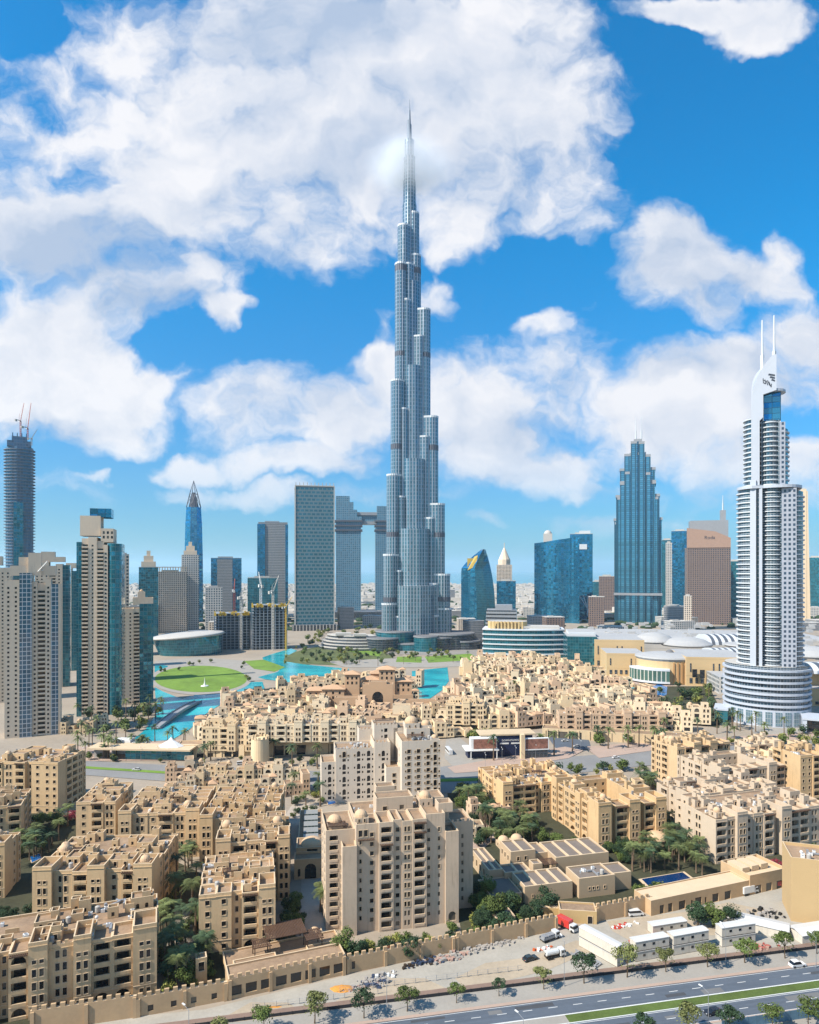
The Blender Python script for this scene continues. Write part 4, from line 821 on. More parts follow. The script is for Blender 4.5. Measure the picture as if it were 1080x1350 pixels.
# ---- apartment towers on the left
def hirise(name, label, px, py, rz, cols, depth, H, fh=3.15, wall=None, side=(), crown=None, sw=1.35, sh=1.45):
    x, y = at(px, py); B = Bld(name, (x, y), R(rz), label, 'tower', None, wall or M_beige); X = 0; n = int((H-4)/fh)
    for kind, w_, pj, hh in cols:
        h = H+hh; n = int((h-3)/fh)
        if kind == 'w': B.block(X, -pj, X+w_, depth, 0, h, f=[(w_*(i+.5)/max(1, round(w_/4.4)), k*fh+1.2, sw, sh, 'p') for k in range(n) for i in range(max(1, round(w_/4.4)))], l=[(u, k*fh+1.2, sw, sh, 'p') for k in range(n) for u in side] if X == 0 else (), r=[(u, k*fh+1.2, sw, sh, 'p') for k in range(n) for u in side] if X+w_ > sum(c[1] for c in cols)-.1 else ())
        elif kind == 'b':
            B.block(X, -pj+1.6, X+w_, depth, 0, h, f=[(w_/2, k*fh+.9, w_-.8, 2.0, 'p') for k in range(n)])
            for k in range(n): B.w.box(X+.1, -pj-.3, k*fh+.25, X+w_-.1, -pj+1.58, k*fh+.45, 0, True); B.w.box(X+.1, -pj-.3, k*fh+.45, X+w_-.1, -pj-.1, k*fh+1.45, 0)
        else:
            g = MB(); P_ = [(X, depth), (X, -pj)]+([(X+w_*.5, -pj-1.6)] if kind == 'c' else [])+[(X+w_, -pj), (X+w_, depth)]
            if kind == 'c': P_ = [(X, depth), (X, -pj)]+[(X+w_*.5-w_*.5*math.cos(R(a)), -pj-w_*.35*math.sin(R(a))) for a in range(15, 180, 15)]+[(X+w_, -pj), (X+w_, depth)]
            g.prism(P_, 0, h, 0, 1); g.build('glazing', [{'g': G_whitegrid, 'c': G_teal, 't': G_teal, 'd': G_dark}[kind], M_dgrey], B.root)
        X += w_
    if crown: crown(B, X, depth, H)
    B.finish(100); return B
def cr1(B, W, d, H):
    B.block(3, 4, W-3, d-2, H-.9, H+6, par=.8); B.block(8, 5, 18, d-4, H+5, H+12, par=.8); B.block(14, 2.5, 22, 9, H-1, H+15, wm=0, par=.5); b = MB(); b.tube((20, 2, H+2), (26, -2, H+9), .35); b.tube((20, 2, H+2), (26, 6, H+4), .3); b.build('davit', M_white, B.root)
hirise('apartment_tower', 'beige tower with white framed blue glass column at the far left, nearest left tower', 6, 974, 25, [('w', 9, 0, -4), ('g', 7.5, 1.8, 1), ('w', 3.2, 0, -5), ('b', 5, 0, -6), ('w', 3.4, .4, -3), ('g', 4.5, .6, -7), ('w', 1.5, .5, -7)], 20, 112, crown=cr1, side=(4, 9, 14))
def cr2(B, W, d, H): B.block(2, 3, 17, d-3, H-.9, H+15, par=1.2); B.block(17.5, 1, W-6, d-1, H-6, H+5, par=.8, f=[(u, H-3, 1.6, 2.2, 'p') for u in (2, 5, 8)]+[(u, H+.6, 1.6, 2.2, 'p') for u in (2, 5, 8)]); g = MB(); g.prism([(9, 4), (W-8, 4), (W-8, d-4), (9, d-4)], H+14, H+21, 0, 1); g.build('roof_lantern', [G_blue, M_dgrey], B.root)
hirise('apartment_tower', 'tallest beige tower of the left group with a curved teal glass corner', 101, 945, 17, [('t', 3.6, .2, -6), ('b', 4.8, .4, -3), ('w', 6.2, 0, -2), ('b', 5, .6, -5), ('w', 3, .4, -8), ('c', 10, -2.5, -7)], 24, 143, crown=cr2, side=(5, 11, 17))
hirise('apartment_tower', 'beige tower with dark teal edge standing behind the nearest left tower', 46, 908, 24, [('w', 12, 0, -1), ('b', 6, 0, -5), ('w', 6, .5, -3), ('t', 6.5, -.5, -4)], 24, 124, crown=lambda B, W, d, H: (B.block(5, 4, 17, d-4, H-1, H+9), B.block(17, 4, 26, d-6, H-1, H+4)), side=(5, 11))
hirise('apartment_tower', 'beige tower cut by the left edge behind the nearest one', -52, 930, 26, [('w', 10, 0, 0), ('d', 7, 1, -2), ('w', 8, 0, 2), ('w', 12, 2, -3)], 22, 120, crown=lambda B, W, d, H: B.block(10, 2, 30, d-3, H-1, H+7), side=(5, 11))
hirise('apartment_tower', 'shorter cream and green glass tower right of the tallest beige tower', 160, 930, 22, [('w', 9.5, 0, -6), ('b', 5, 0, -6), ('t', 11, -.5, -2)], 20, 88, crown=lambda B, W, d, H: (B.block(9, 3, W, d-3, H-3, H+3), B.block(13, 5, 19, 12, H+2, H+8, par=.6), B.domed(16, 8, H+6)), side=(5, 11))
hirise('apartment_tower', 'narrow beige tower between taller left ones', 84, 885, 22, [('w', 8, 0, 0), ('t', 8, .3, -4)], 20, 118, crown=lambda B, W, d, H: B.block(2, 4, 12, d-4, H-1, H+5), side=())
# ---- opera house like hall with a big oval roof
t = T('opera_hall', 'glass hall with a wide curved white roof like a boat, behind the lawn', 248, 905, 0, 'building')
k = 905/F; b = MB(); rr = []
def ov(cx, rx, ry, z, tilt=0): return [(cx+rx*math.cos(a_), 32+ry*math.sin(a_), z+tilt*math.cos(a_)) for a_ in [2*math.pi*i/40 for i in range(40)]]
b.ring([ov(4, 41, 27, 0), ov(1, 44, 29, 14), ov(0, 45, 30, 25.2, 2)], 0); b.build('glass_wall', [G_teal], t)
for v_ in t.children[0].data.loops: co = t.children[0].data.vertices[v_.vertex_index].co; t.children[0].data.uv_layers[0].data[v_.index].uv = (math.atan2(co.y-32, co.x)*42, co.z)
b = MB(); b.ring([ov(-1, 49, 33, 24, 3), ov(-1, 51, 35, 25.4, 3.2), ov(-1, 47, 32, 27.2, 3), ov(-2, 34, 22, 29.2, 2), ov(-2, 14, 9, 30.2, 1)], 0); b.build('roof', mat('opera_roof', (.50,.48,.45), .6, var=.05, scale=.03), t, smooth=True)
b = MB(); b.box(0, 30, 29, 26, 42, 31.4); b.build('roof_vent', M_grey, t)
# ---- grey stepped office by the mall
D9 = 985; k = D9/F; t = T('office_building', 'grey office with tilting stacked bands behind the curved white offices', 660, D9, 0, 'building')
b = MB(); W = 44*k
for i in range(11): z = i*5.2; q = i*.35; b.prism([(-W/2+q, 4-q), (W/2-q*.2, 0-q), (W/2, 40), (-W/2+q, 40)], z, z+2.9, 0, 1); b.prism([(-W/2+q+.8, 4.8-q), (W/2-q*.2-.8, .8-q), (W/2-.8, 39.5), (-W/2+q+.8, 39.5)], z+2.9, z+5.2, 1, 0)
b.box(-W*.15, 8, 57, W*.35, 34, 64, 0); b.build('storeys', [M_grey, G_dark], t)
# ---- curved white office front of the mall
D10 = 885; k = D10/F; t = T('curved_offices', 'long curved office front with white bands and glass strips beside the mall', 690, D10, 0, 'building')
b = MB(); g = MB(); W = 106*k
def crv(o_): return [(-W/2-o_+i*(W+2*o_)/22., -o_+13*math.sin((i/22.)*math.pi*.62+.1)*-1+18*(i/22.)**2+8) for i in range(23)]
for i in range(6): z = i*6.3; P_ = crv(1.2); b.prism(P_+[(W/2, 50), (-W/2, 50)], z+4.7, z+6.3, 0, 0, bottom=True); P_ = crv(0); g.prism(P_+[(W/2-1, 49), (-W/2+1, 49)], z, z+4.7, 0)
b.build('white_band', M_slab, t); g.build('glazing', G_teal, t)
b = MB(); b.prism(arc(-W*.2, 22, 26, 14, 0, 345, 23), 37.7, 47, 0, 1); [b.box(-W*.2-22+j*4.5, 6.2, 37.8, -W*.2-20+j*4.5, 8.4, 47.6, 0) for j in range(10)]; b.box(-4, 14, 37.7, W*.45, 40, 41, 1); b.build('roof_storey', [mat('yellow_stone', (.62,.45,.22), .85), M_lightconc], t)
# ---- shopping mall: many joined pieces, one thing
M_mall = mat('mall_sandstone', (.64, .46, .25), .85, var=.06, scale=.03, fine=.4); M_wroof = mat('membrane_roof', (.42, .42, .42), .7, var=.12, scale=.03, fine=.3)
x, y = at(850, 905); t = empty('shopping_mall', (x, y, 0), R(-8), 'sprawling sand coloured shopping mall with round glass hall and vaulted pale roofs', 'building')
def L2(px, py, z=0.): X, Y = at(px, py, z); X -= x; Y -= y; return rot2((X, Y), 8)
def mbox(px0, py0, W, dpt, H, m=None, nm='hall', rz=0, mr=None):
    p = L2(px0, py0); b = MB(); P_ = [rot2(q, rz) for q in ((0,0),(W,0),(W,dpt),(0,dpt))]; P_ = [(p[0]+q[0], p[1]+q[1]) for q in P_]
    b.prism(P_, 0, H, 0, 1); b.prism([((a-p[0])*1.003+p[0]-.1, (c-p[1])*1.003+p[1]-.1) for a, c in P_], H-1.2, H+.8, 0, 1); b.prism([((a-p[0])*1.002+p[0]-.1, (c-p[1])*1.002+p[1]-.1) for a, c in P_], H*.36, H*.36+.7, 0, top=True)
    o_ = b.build(nm, [m or M_mall, mr or M_wroof], t)
    if m is None:
        e = MB(); u = 3.
        while u < W-4:
            A_ = rot2((u, -.35), rz); e.box(p[0]+A_[0], p[1]+A_[1], H*.1, p[0]+A_[0]+2.6, p[1]+A_[1]+.3, H*.28)
            if int(u) % 3 == 0: e.box(p[0]+A_[0]+.4, p[1]+A_[1], H*.5, p[0]+A_[0]+1.6, p[1]+A_[1]+.3, H*.8)
            u += 5.4
        e.build('shop_windows', G_dark, t)
    return o_
mbox(748, 880, 34, 60, 36, nm='glass_hall', m=G_teal); mbox(750, 876, 32, 40, 39, M_slab, 'white_hall'); mbox(784, 881, 56, 70, 33); mbox(800, 891, 40, 50, 24); mbox(905, 904, 60, 70, 28); mbox(948, 915, 60, 40, 15, m=G_pale); mbox(770, 860, 330, 150, 20, M_lightconc, 'rear_hall'); mbox(1046, 925, 110, 60, 27); mbox(1052, 930, 90, 20, 14)
p = L2(880, 897)
def disc(px, D, z, rx, ry, h, m=M_wroof, nm='round_roof', dome_=0.):
    q_ = ((px-CX)*D/F-x, D-y); p = rot2(q_, 8); b = MB(); b.ring([[(p[0]+rx*f*math.cos(a_), p[1]+ry*f*math.sin(a_), zz_) for a_ in [2*math.pi*i/36 for i in range(36)]] for f, zz_ in ((.97, z-h), (1.02, z-h*.4), (1.0, z), (.7, z+dome_*.6), (.35, z+dome_*.9), (.02, z+dome_))], 0); return b.build(nm, m, t)
b = MB(); b.prism(arc(p[0], p[1], 31, 28, 0, 350, 35), 0, 24, 0, 1); b.build('round_hall', [M_mall, M_wroof], t)
b = MB()
for i in range(10): a = 270+i*7; c_ = (p[0]+31.2*math.cos(R(a)), p[1]+28.2*math.sin(R(a))); b.prism([(c_[0]-.7, c_[1]-.7), (c_[0]+.7, c_[1]-.7), (c_[0]+.7, c_[1]+1.5), (c_[0]-.7, c_[1]+1.5)], 1, 22, 0)
b.build('pilasters', mat('mall_copper', (.50,.28,.12), .8), t)
b = MB(); P_ = arc(p[0]-4, p[1]-2, 36, 31, 190, 268, 14); b.prism(P_+[(p[0], p[1])], 3.5, 14, 0, 1); b.prism([(a_*1.01, c_*1.01-.4) for a_, c_ in P_]+[(p[0], p[1])], 14, 16, 1, 1); b.prism([(a_*1.01, c_*1.01-.4) for a_, c_ in P_]+[(p[0], p[1])], 1.5, 3.5, 1, 1, bottom=True); b.build('curved_window', [FM('mall_window', (.06,.12,.10), (.62,.60,.52), 4.2, 15, .9, .5), M_slab], t)
DH = at(880, 897)[1]
disc(880, DH, 26.5, 32, 29, 3.4, dome_=3); disc(883, DH, 29.5, 4, 4, 3, M_dgrey, 'roof_cap', 3); disc(812, 905, 27, 42, 36, 3, dome_=2); disc(905, 850, 24, 30, 30, 3, dome_=8); disc(862, 870, 26, 26, 24, 3, dome_=10); disc(1010, 800, 28, 46, 32, 3, dome_=3); disc(1068, 720, 27, 30, 26, 3, dome_=8); disc(935, 720, 24, 30, 26, 3, dome_=3)
def vault(px, py, z, L, Wd, h, rz, n=9):
    p = L2(px, py, z); b = MB()
    def pt(u, a_): q = rot2((u, Wd/2*math.cos(a_)), rz); return (p[0]+q[0], p[1]+q[1], z+h*math.sin(a_))
    S = 10
    for i in range(n*2):
        u0, u1 = L*i/(n*2), L*(i+1)/(n*2); m = i % 2; r_ = 0 if m else 0
        for j in range(S):
            a0, a1 = math.pi*j/S, math.pi*(j+1)/S; b.quad(pt(u0,a1), pt(u0,a0), pt(u1,a0), pt(u1,a1), m)
    for u in (0, L): b.poly([pt(u, math.pi*j/S) for j in range(S+1)], 0)
    return b.build('glass_vault', [M_slab, G_dark], t)
vault(932, 866, 20, 60, 34, 10, 12, 9); vault(925, 848, 20, 110, 44, 12, 8, 13); vault(1046, 885, 26, 70, 30, 8, 4, 7)
b = MB(); r_ = random.Random(7)
for _ in range(90): q = L2(r_.uniform(770, 1075), r_.uniform(822, 850), 21); a_, c_ = r_.uniform(3, 12), r_.uniform(3, 10); b.box(q[0], q[1], 20, q[0]+a_, q[1]+c_, 20+r_.uniform(1.5, 5), 0)
o_ = b.build('roof_plant', M_wroof, t); o_['kind'] = 'stuff'
b = MB(); [b.prism([(q[0]-2.2, q[1]-.5), (q[0]+2.2, q[1]-.5), (q[0]+2.2, q[1]+.6), (q[0]-2.2, q[1]+.6)], 9, 17, 0) for q in [L2(916, 905), L2(926, 906)]]; b.build('square_window', M_glass, t)
b = MB(); [b.box(L2(u, 878)[0]-1.4, L2(u, 878)[1]-1.2, 12, L2(u, 878)[0]+1.4, L2(u, 878)[1]+1, 25, 0) for u in (803, 809, 815, 821)]; b.build('tall_window', G_dark, t)
# ---------------------------------------------------------------- ground, water, streets
def sheet(name, pts, z, m, pix=True, kind='structure', ngon=True):
    b = MB(); P_ = [(*(at(*p) if pix else p), z) for p in pts]
    a = sum(P_[i][0]*P_[(i+1) % len(P_)][1]-P_[(i+1) % len(P_)][0]*P_[i][1] for i in range(len(P_)))
    b.poly(P_ if a > 0 else P_[::-1]); o = b.build(name, m); o['kind'] = kind; return o
M_ground = mat('paved_ground', (.34, .285, .225), .95, var=.25, scale=.02, fine=.35)
M_desert = mat('far_land', (.36, .34, .31), .95, var=.5, scale=.004, fine=.03)
M_asph = mat('asphalt', (.10, .12, .15), .85, var=.22, scale=.05, fine=.7)
M_pave = mat('grey_paving', (.33, .305, .27), .9, var=.16, scale=.12, fine=1.3)
M_pink = mat('pink_paving', (.42, .31, .25), .9, var=.14, scale=.1, fine=1.1)
M_brownp = mat('brown_path', (.24, .165, .13), .9, var=.2, scale=.2, fine=1.5)
M_dirt = mat('dirt', (.42, .345, .255), 1., var=.28, scale=.07, fine=.9, bump=.3)
M_gravel = mat('packed_gravel', (.38, .35, .30), 1., var=.25, scale=.09, fine=1.0)
M_line = mat('road_paint', (.72, .72, .70), .7, var=.1)
M_lawn = mat('lawn', (.15, .25, .035), .95, var=.5, scale=.035, fine=.25)
M_verge = mat('verge_grass', (.09, .13, .03), .95, var=.6, scale=.12, fine=2.5)
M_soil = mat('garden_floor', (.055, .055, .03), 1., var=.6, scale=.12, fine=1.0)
def water(name, col, col2):
    m = mat(name, col, .12, spec=.6, var=.1, scale=.01, fine=.1); t = NT(m.node_tree); b = t.n['Principled BSDF']
    g = t.new('ShaderNodeNewGeometry').outputs['Position']; q = t.v('MULTIPLY', g, (.35, .6, 1))
    bn = t.new('ShaderNodeBump', {'Height': t.noise(q, 1.0, 4, .6), 'Strength': .3, 'Distance': .5}); t.l.new(bn.outputs[0], b.inputs['Normal'])
    pch = t.noise(t.v('MULTIPLY', g, (.02, .035, 1)), 1.0, 4, .6); t.l.new(t.mix(t.rng(pch, .35, .7), col, col2), b.inputs['Base Color']); return m
M_lake = water('turquoise_water', (.006, .27, .34), (.03, .47, .50)); M_sea = water('sea_water', (.01, .17, .24), (.015, .20, .27)); M_pool = water('pool_water', (.004, .09, .30), (.008, .14, .38)); M_poold = water('dark_pool_water', (.002, .02, .08), (.003, .035, .12))
sheet('ground', [(-3000, -300), (3000, -300), (9000, 5900), (-9000, 5900)], 0, M_ground, False)
g0 = random.Random(3); coast = [(-45000, 5600)]+[(x_, 5650+g0.uniform(-250, 250)) for x_ in range(-9000, 9001, 450)]+[(45000, 5600)]
sheet('sea', coast+[(70000, 90000), (-70000, 90000)], .6, M_sea, False)
sheet('desert_land', [(-12000, 1750), (12000, 1750), (12000, 6100), (-12000, 6100)], .3, M_desert, False)
# lake arms round the old town island
lake = [[(176,975),(192,962),(204,945),(206,930),(204,906),(215,912),(240,922),(262,915),(290,906),(318,900),(346,899),(349,908),(320,916),(296,926),(272,941),(250,962),(228,975),(205,982)],
 [(204,876),(222,878),(214,889),(204,893)], [(346,867),(360,862),(384,855),(392,858),(376,866),(374,872),(400,876),(430,879),(460,882),(458,893),(420,896),(385,900),(350,896),(340,893),(366,886),(372,880),(350,877)],
 [(543,885),(560,883),(590,880),(592,898),(583,910),(560,926),(545,928)], [(762,884),(780,882),(800,889),(800,898),(775,895)], [(826,908),(842,905),(846,912),(834,917)]]
for l_ in lake: sheet('lake', l_, .25, M_lake)
sheet('pool_basin', [(856,908),(868,902),(880,906),(879,916),(868,921),(857,917)], .3, M_pool)
o = at(262, 896); b = MB(); 
sheet('lawn', [(262+61*math.cos(R(a_))+3, 895.5+17.5*math.sin(R(a_))) for a_ in range(0, 360, 10)], .35, M_lawn, kind='stuff')
sheet('path', [(262+67*math.cos(R(a_))+3, 895.5+21*math.sin(R(a_))) for a_ in range(0, 360, 10)], .3, M_pave)
sheet('path', [(204,872),(260,866),(330,872),(390,884),(372,892),(345,897),(320,899),(328,888),(290,876),(240,876),(204,884)], .2, M_pave)
sheet('lawn', [(322,872),(348,870),(376,880),(362,886),(335,882)], .4, M_lawn, kind='stuff'); sheet('lawn', [(432,846),(505,858),(500,866),(420,852)], .3, M_lawn, kind='stuff'); sheet('lawn', [(524,866),(556,866),(556,874),(522,873)], .3, M_lawn, kind='stuff')
sheet('garden_floor', [(372,880),(376,864),(395,858),(430,850),(500,856),(520,868),(470,878),(410,876)], .22, mat('scrub', (.11,.13,.05), 1, var=.5, scale=.05), kind='stuff')
sheet('park_path', [(430,872),(520,868),(640,866),(650,878),(560,880),(455,880)], .26, M_pave); sheet('plaza', [(425,842),(640,838),(660,868),(520,862),(420,858)], .18, mat('plaza_stone', (.27,.25,.23), .9, var=.3, scale=.04)); sheet('lawn', [(560,866),(620,862),(635,870),(565,874)], .4, M_lawn, kind='stuff')
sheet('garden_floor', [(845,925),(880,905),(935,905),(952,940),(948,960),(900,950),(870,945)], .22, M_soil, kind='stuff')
sheet('pool_deck', [(820,900),(885,893),(890,925),(830,930)], .12, M_pink)
# boulevard behind the front blocks
sheet('boulevard', [(-60,1004),(110,1003),(240,1010),(420,1017),(560,1014),(640,1004),(700,1001),(750,998),(860,990),(1100,975),(1100,997),(870,1008),(700,1026),(600,1046),(420,1044),(240,1032),(110,1022),(-60,1022)], .2, mat('pale_asphalt', (.24,.235,.23), .85, var=.2, scale=.06, fine=.8))
sheet('pavement', [(590,1012),(640,1003),(700,992),(745,985),(770,990),(750,1000),(700,1008),(640,1017),(600,1020)], .34, M_pink); sheet('pavement', [(100,985),(240,975),(250,1003),(110,1004)], .3, M_pink); sheet('pavement', [(770,985),(860,978),(1080,965),(1080,975),(860,990),(790,1000)], .34, M_pink); M_asph2 = mat('pale_asphalt', (.24,.235,.23), .85, var=.2, scale=.06, fine=.8)
sheet('median', [(560,1028),(640,1026),(700,1014),(700,1017),(640,1030),(560,1032)], .36, M_lawn, kind='stuff'); sheet('median', [(100,1010),(240,1019),(240,1022),(100,1013)], .36, M_lawn, kind='stuff')
sheet('side_street', [(588,975),(606,972),(640,1003),(598,1012),(586,1000)], .24, M_pave); sheet('side_street', [(722,972),(775,972),(780,988),(735,990)], .26, M_asph)
sheet('hotel_drive', [(985,955),(1080,940),(1080,965),(1000,975)], .3, M_pave)
# the street in front, laid out along its own direction
SO = at(607, 1310.5); SA = 11.3; sc_, ss_ = math.cos(R(SA)), math.sin(R(SA))
def S(x, s): return (SO[0]+x*sc_+s*ss_, SO[1]+x*ss_-s*sc_)
def strip(name, s0, s1, z, m, x0=-260, x1=420, kind='structure', h=0):
    b = MB(); P_ = [S(x0, s1), S(x1, s1), S(x1, s0), S(x0, s0)]
    if h: b.prism(P_, z-h, z, 0)
    else: b.poly([(*p, z) for p in P_])
    o = b.build(name, m); o['kind'] = kind; return o
strip('brown_path', -3.2, -.4, .12, M_brownp); strip('pavement', .1, 6.2, .16, M_pave, h=.12); strip('kerb', 6.2, 7.3, .2, M_pink, h=.18); strip('street', 7.3, 13.8, .05, M_asph)
strip('kerb', 13.8, 14.0, .2, M_line, h=.18); strip('median_grass', 14.0, 17.0, .2, M_verge, x0=24, kind='stuff', h=.18); strip('median', 14.0, 17.0, .18, M_pave, x1=24, h=.16); strip('kerb', 17.0, 17.2, .2, M_line, h=.18)
strip('street', 17.2, 23.6, .05, M_asph); strip('kerb', 23.6, 24.2, .2, M_pink, h=.18); strip('pavement', 24.2, 60, .16, M_pave, h=.12)
t_ = NT(M_asph.node_tree); g_ = t_.new('ShaderNodeNewGeometry').outputs['Position']; uu_ = t_.v('DOT_PRODUCT', g_, (sc_*.03, ss_*.03, 0), out=1); vv_ = t_.v('DOT_PRODUCT', g_, (-ss_*1.1, sc_*1.1, 0), out=1)
tr_ = t_.noise(t_.new('ShaderNodeCombineXYZ', {0: uu_, 1: vv_}).outputs[0], 1.0, 4, .65); bc_ = t_.n['Principled BSDF'].inputs['Base Color']; old_ = bc_.links[0].from_socket; q_ = t_.v('SCALE', old_); t_.l.new(t_.m('ADD', .62, t_.m('MULTIPLY', tr_, .76)), q_.node.inputs[3]); t_.l.new(q_, bc_)
gp = random.Random(8)
for i in range(26):
    x_ = gp.uniform(-60, 130); s_ = gp.choice([gp.uniform(7.8, 12), gp.uniform(17.6, 22)]); L_, w_ = gp.uniform(2, 14), gp.uniform(.7, 2.2); b = MB(); b.poly([(*p, .054+i*.0001) for p in (S(x_, s_+w_), S(x_+L_, s_+w_), S(x_+L_, s_), S(x_, s_))]); b.build('asphalt_patch', mat('patch_dark', (.07,.075,.085), .9) if i % 2 else mat('patch_pale', (.17,.17,.17), .9))['kind'] = 'structure'
b = MB()
for i in range(-30, 60):
    for s_ in (10.3, 20.4): P_ = [S(i*7, s_+.09), S(i*7+2.6, s_+.09), S(i*7+2.6, s_-.09), S(i*7, s_-.09)]; b.poly([(*p, .06) for p in P_])
for s_ in (7.6, 13.5, 17.5, 23.3): P_ = [S(-260, s_+.07), S(420, s_+.07), S(420, s_-.07), S(-260, s_-.07)]; b.poly([(*p, .058) for p in P_])
b.build('road_markings', M_line)['kind'] = 'structure'
sheet('dirt_yard', [(60,1352),(270,1331),(462,1285),(600,1254),(735,1227),(800,1213),(860,1205),(1022,1167),(1110,1150),(1110,1247),(870,1272),(607,1306),(300,1352)], .06, M_gravel)
for P_ in ([(600,1290),(640,1270),(700,1262),(760,1240),(790,1250),(720,1280),(640,1300),(612,1303)], [(440,1322),(500,1290),(560,1290),(590,1304),(470,1330)], [(800,1215),(900,1203),(960,1190),(1010,1200),(960,1232),(830,1240),(808,1228)], [(290,1345),(330,1322),(380,1322),(400,1336),(340,1350)]): sheet('dirt', P_, .1, M_dirt)
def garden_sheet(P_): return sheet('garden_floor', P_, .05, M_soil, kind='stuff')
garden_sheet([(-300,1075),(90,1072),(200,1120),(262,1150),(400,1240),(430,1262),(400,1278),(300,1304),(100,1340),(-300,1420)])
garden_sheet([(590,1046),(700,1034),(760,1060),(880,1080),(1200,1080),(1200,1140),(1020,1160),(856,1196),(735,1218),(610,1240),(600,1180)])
sheet('footpath', [(395,1240),(398,1150),(376,1075),(386,1060),(420,1060),(438,1240)], .1, mat('pale_paving', (.42,.36,.30), .9, var=.2, scale=.3, fine=1.5))
sheet('footpath', [(615,1120),(640,1085),(660,1100),(720,1118),(700,1126),(650,1108),(628,1128)], .1, M_pink); sheet('footpath', [(105,1300),(215,1270),(230,1200),(250,1190),(262,1260),(240,1310)], .1, MATS['pale_paving'])
# pools between the blocks
for P_, lab, z in (([(846,1160),(900,1151),(912,1160),(886,1168),(856,1170)], 'dark blue swimming pool among the palms above the garages', .2), ([(40,1130),(52,1126),(55,1132),(42,1138)], 'small bright blue pool in the palm garden at the left', .2), ([(430,1054),(440,1051),(443,1060),(433,1062)], 'little blue pool at the foot of the pale tower', .2)):
    P2 = [at(*p) for p in P_]; c_ = (sum(p[0] for p in P2)/len(P2), sum(p[1] for p in P2)/len(P2)); t = empty('swimming_pool', (*c_, 0), 0, lab, 'pool', None)
    b = MB(); Q = [(p[0]-c_[0], p[1]-c_[1]) for p in P2]; ar_ = sum(Q[i][0]*Q[(i+1) % len(Q)][1]-Q[(i+1) % len(Q)][0]*Q[i][1] for i in range(len(Q))); Q = Q if ar_ > 0 else Q[::-1]
    b.prism([(x*1.12, y*1.12) for x, y in Q], 0, .28, 0); b.build('rim', M_trim, t); b = MB(); b.poly([(*q, .34) for q in Q]); b.build('water_surface', M_poold if 'dark' in lab else M_pool, t)
# footbridge over the lake arm
P0, P1 = at(262, 926), at(205, 962); L = math.hypot(P1[0]-P0[0], P1[1]-P0[1]); t = empty('footbridge', (*P0, 0), math.atan2(P1[1]-P0[1], P1[0]-P0[0]), 'grey arched footbridge crossing the turquoise lake arm below the lawn', 'bridge')
b = MB(); n = 12
for i in range(n): h0, h1 = 1+2.2*math.sin(math.pi*i/n), 1+2.2*math.sin(math.pi*(i+1)/n); b.quad((L*i/n,-3,h0),(L*(i+1)/n,-3,h1),(L*(i+1)/n,3,h1),(L*i/n,3,h0)); [b.quad((L*i/n,y,h0+(1.1 if s_ else 0)),(L*i/n,y,h0-1+(0 if s_ else 0)),(L*(i+1)/n,y,h1-1),(L*(i+1)/n,y,h1+(1.1 if s_ else 0))) for y, s_ in ((-3,1),(3,1))]
b.build('deck', M_grey, t)
x, y = at(270, 905); t = empty('fountain_monument', (x, y, 0), 0, 'small white monument standing on the round lawn', 'monument'); b = MB(); b.cyl(0,0,0,1,4,0,16,3.6); b.cyl(0,0,1,3,1.4,0,10,.9); b.cyl(0,0,3,9,.7,0,8,.1); b.build('stone', M_white, t)
# ---------------------------------------------------------------- street wall, low pavilions, yard
M_swall = mat('street_wall_render', (.54, .37, .215), .95, var=.16, scale=.25, fine=1.2)
def inpoly(x, y, P_):
    c = False; n = len(P_)
    for i in range(n):
        (x0, y0), (x1, y1) = P_[i], P_[(i+1) % n]
        if (y0 > y) != (y1 > y) and x < (x1-x0)*(y-y0)/(y1-y0)+x0: c = not c
    return c
def crenel_wall(a, c, h, label, dpt=.7, teeth=True, ops=(), group='stretches of the crenellated street wall', opw=3.0, oph=2.6):
    x0, y0 = at(*a); x1, y1 = at(*c); L = math.hypot(x1-x0, y1-y0); rz = math.atan2(y1-y0, x1-x0)
    B = Bld('street_wall', (x0, y0), rz, label, 'wall', group, M_swall); FOOT.append((x0, y0, rz, L, dpt))
    B.block(0, 0, L, dpt, 0, h, f=[(L*q, 1.0, opw, oph, 'p') for q in ops], par=.5 if dpt > 2 else 0, rm=1 if dpt > 2 else 2)
    if teeth:
        x = .3
        while x < L-1.2: B.w.box(x, .02, h-.001, x+1.15, .6, h+.95, 0); x += 2.15
    n = int(L/9)
    for i in range(n+1): u = min(L-.9, L*i/max(n, 1)); B.w.box(u, -.35, 0, u+.9, .01, h-.3, 0)
    B.finish(); return B
crenel_wall((40, 1363), (180, 1341.5), 5.6, 'low stretch of the street wall at the lower left corner')
crenel_wall((180, 1341.5), (300, 1319), 5.0, 'street wall stretch with two small square windows, right of the lower left block', ops=(.15, .4, .62, .85), opw=1.4, oph=1.6)
crenel_wall((301, 1319), (456, 1285), 5.6, 'thick street wall with eight large dark barred windows below the pergola', dpt=7, ops=[(i+.5)/8 for i in range(8)])
crenel_wall((457, 1284), (600, 1255), 4.6, 'plain street wall stretch with heaps of rubble at its foot', ops=(.06,), opw=1.0, oph=2.2)
crenel_wall((601, 1254.5), (735, 1227), 4.6, 'toothed street wall stretch right of the beige tower up to the gate')
crenel_wall((786, 1216), (860, 1201), 5.0, 'toothed street wall stretch behind the white minivan')
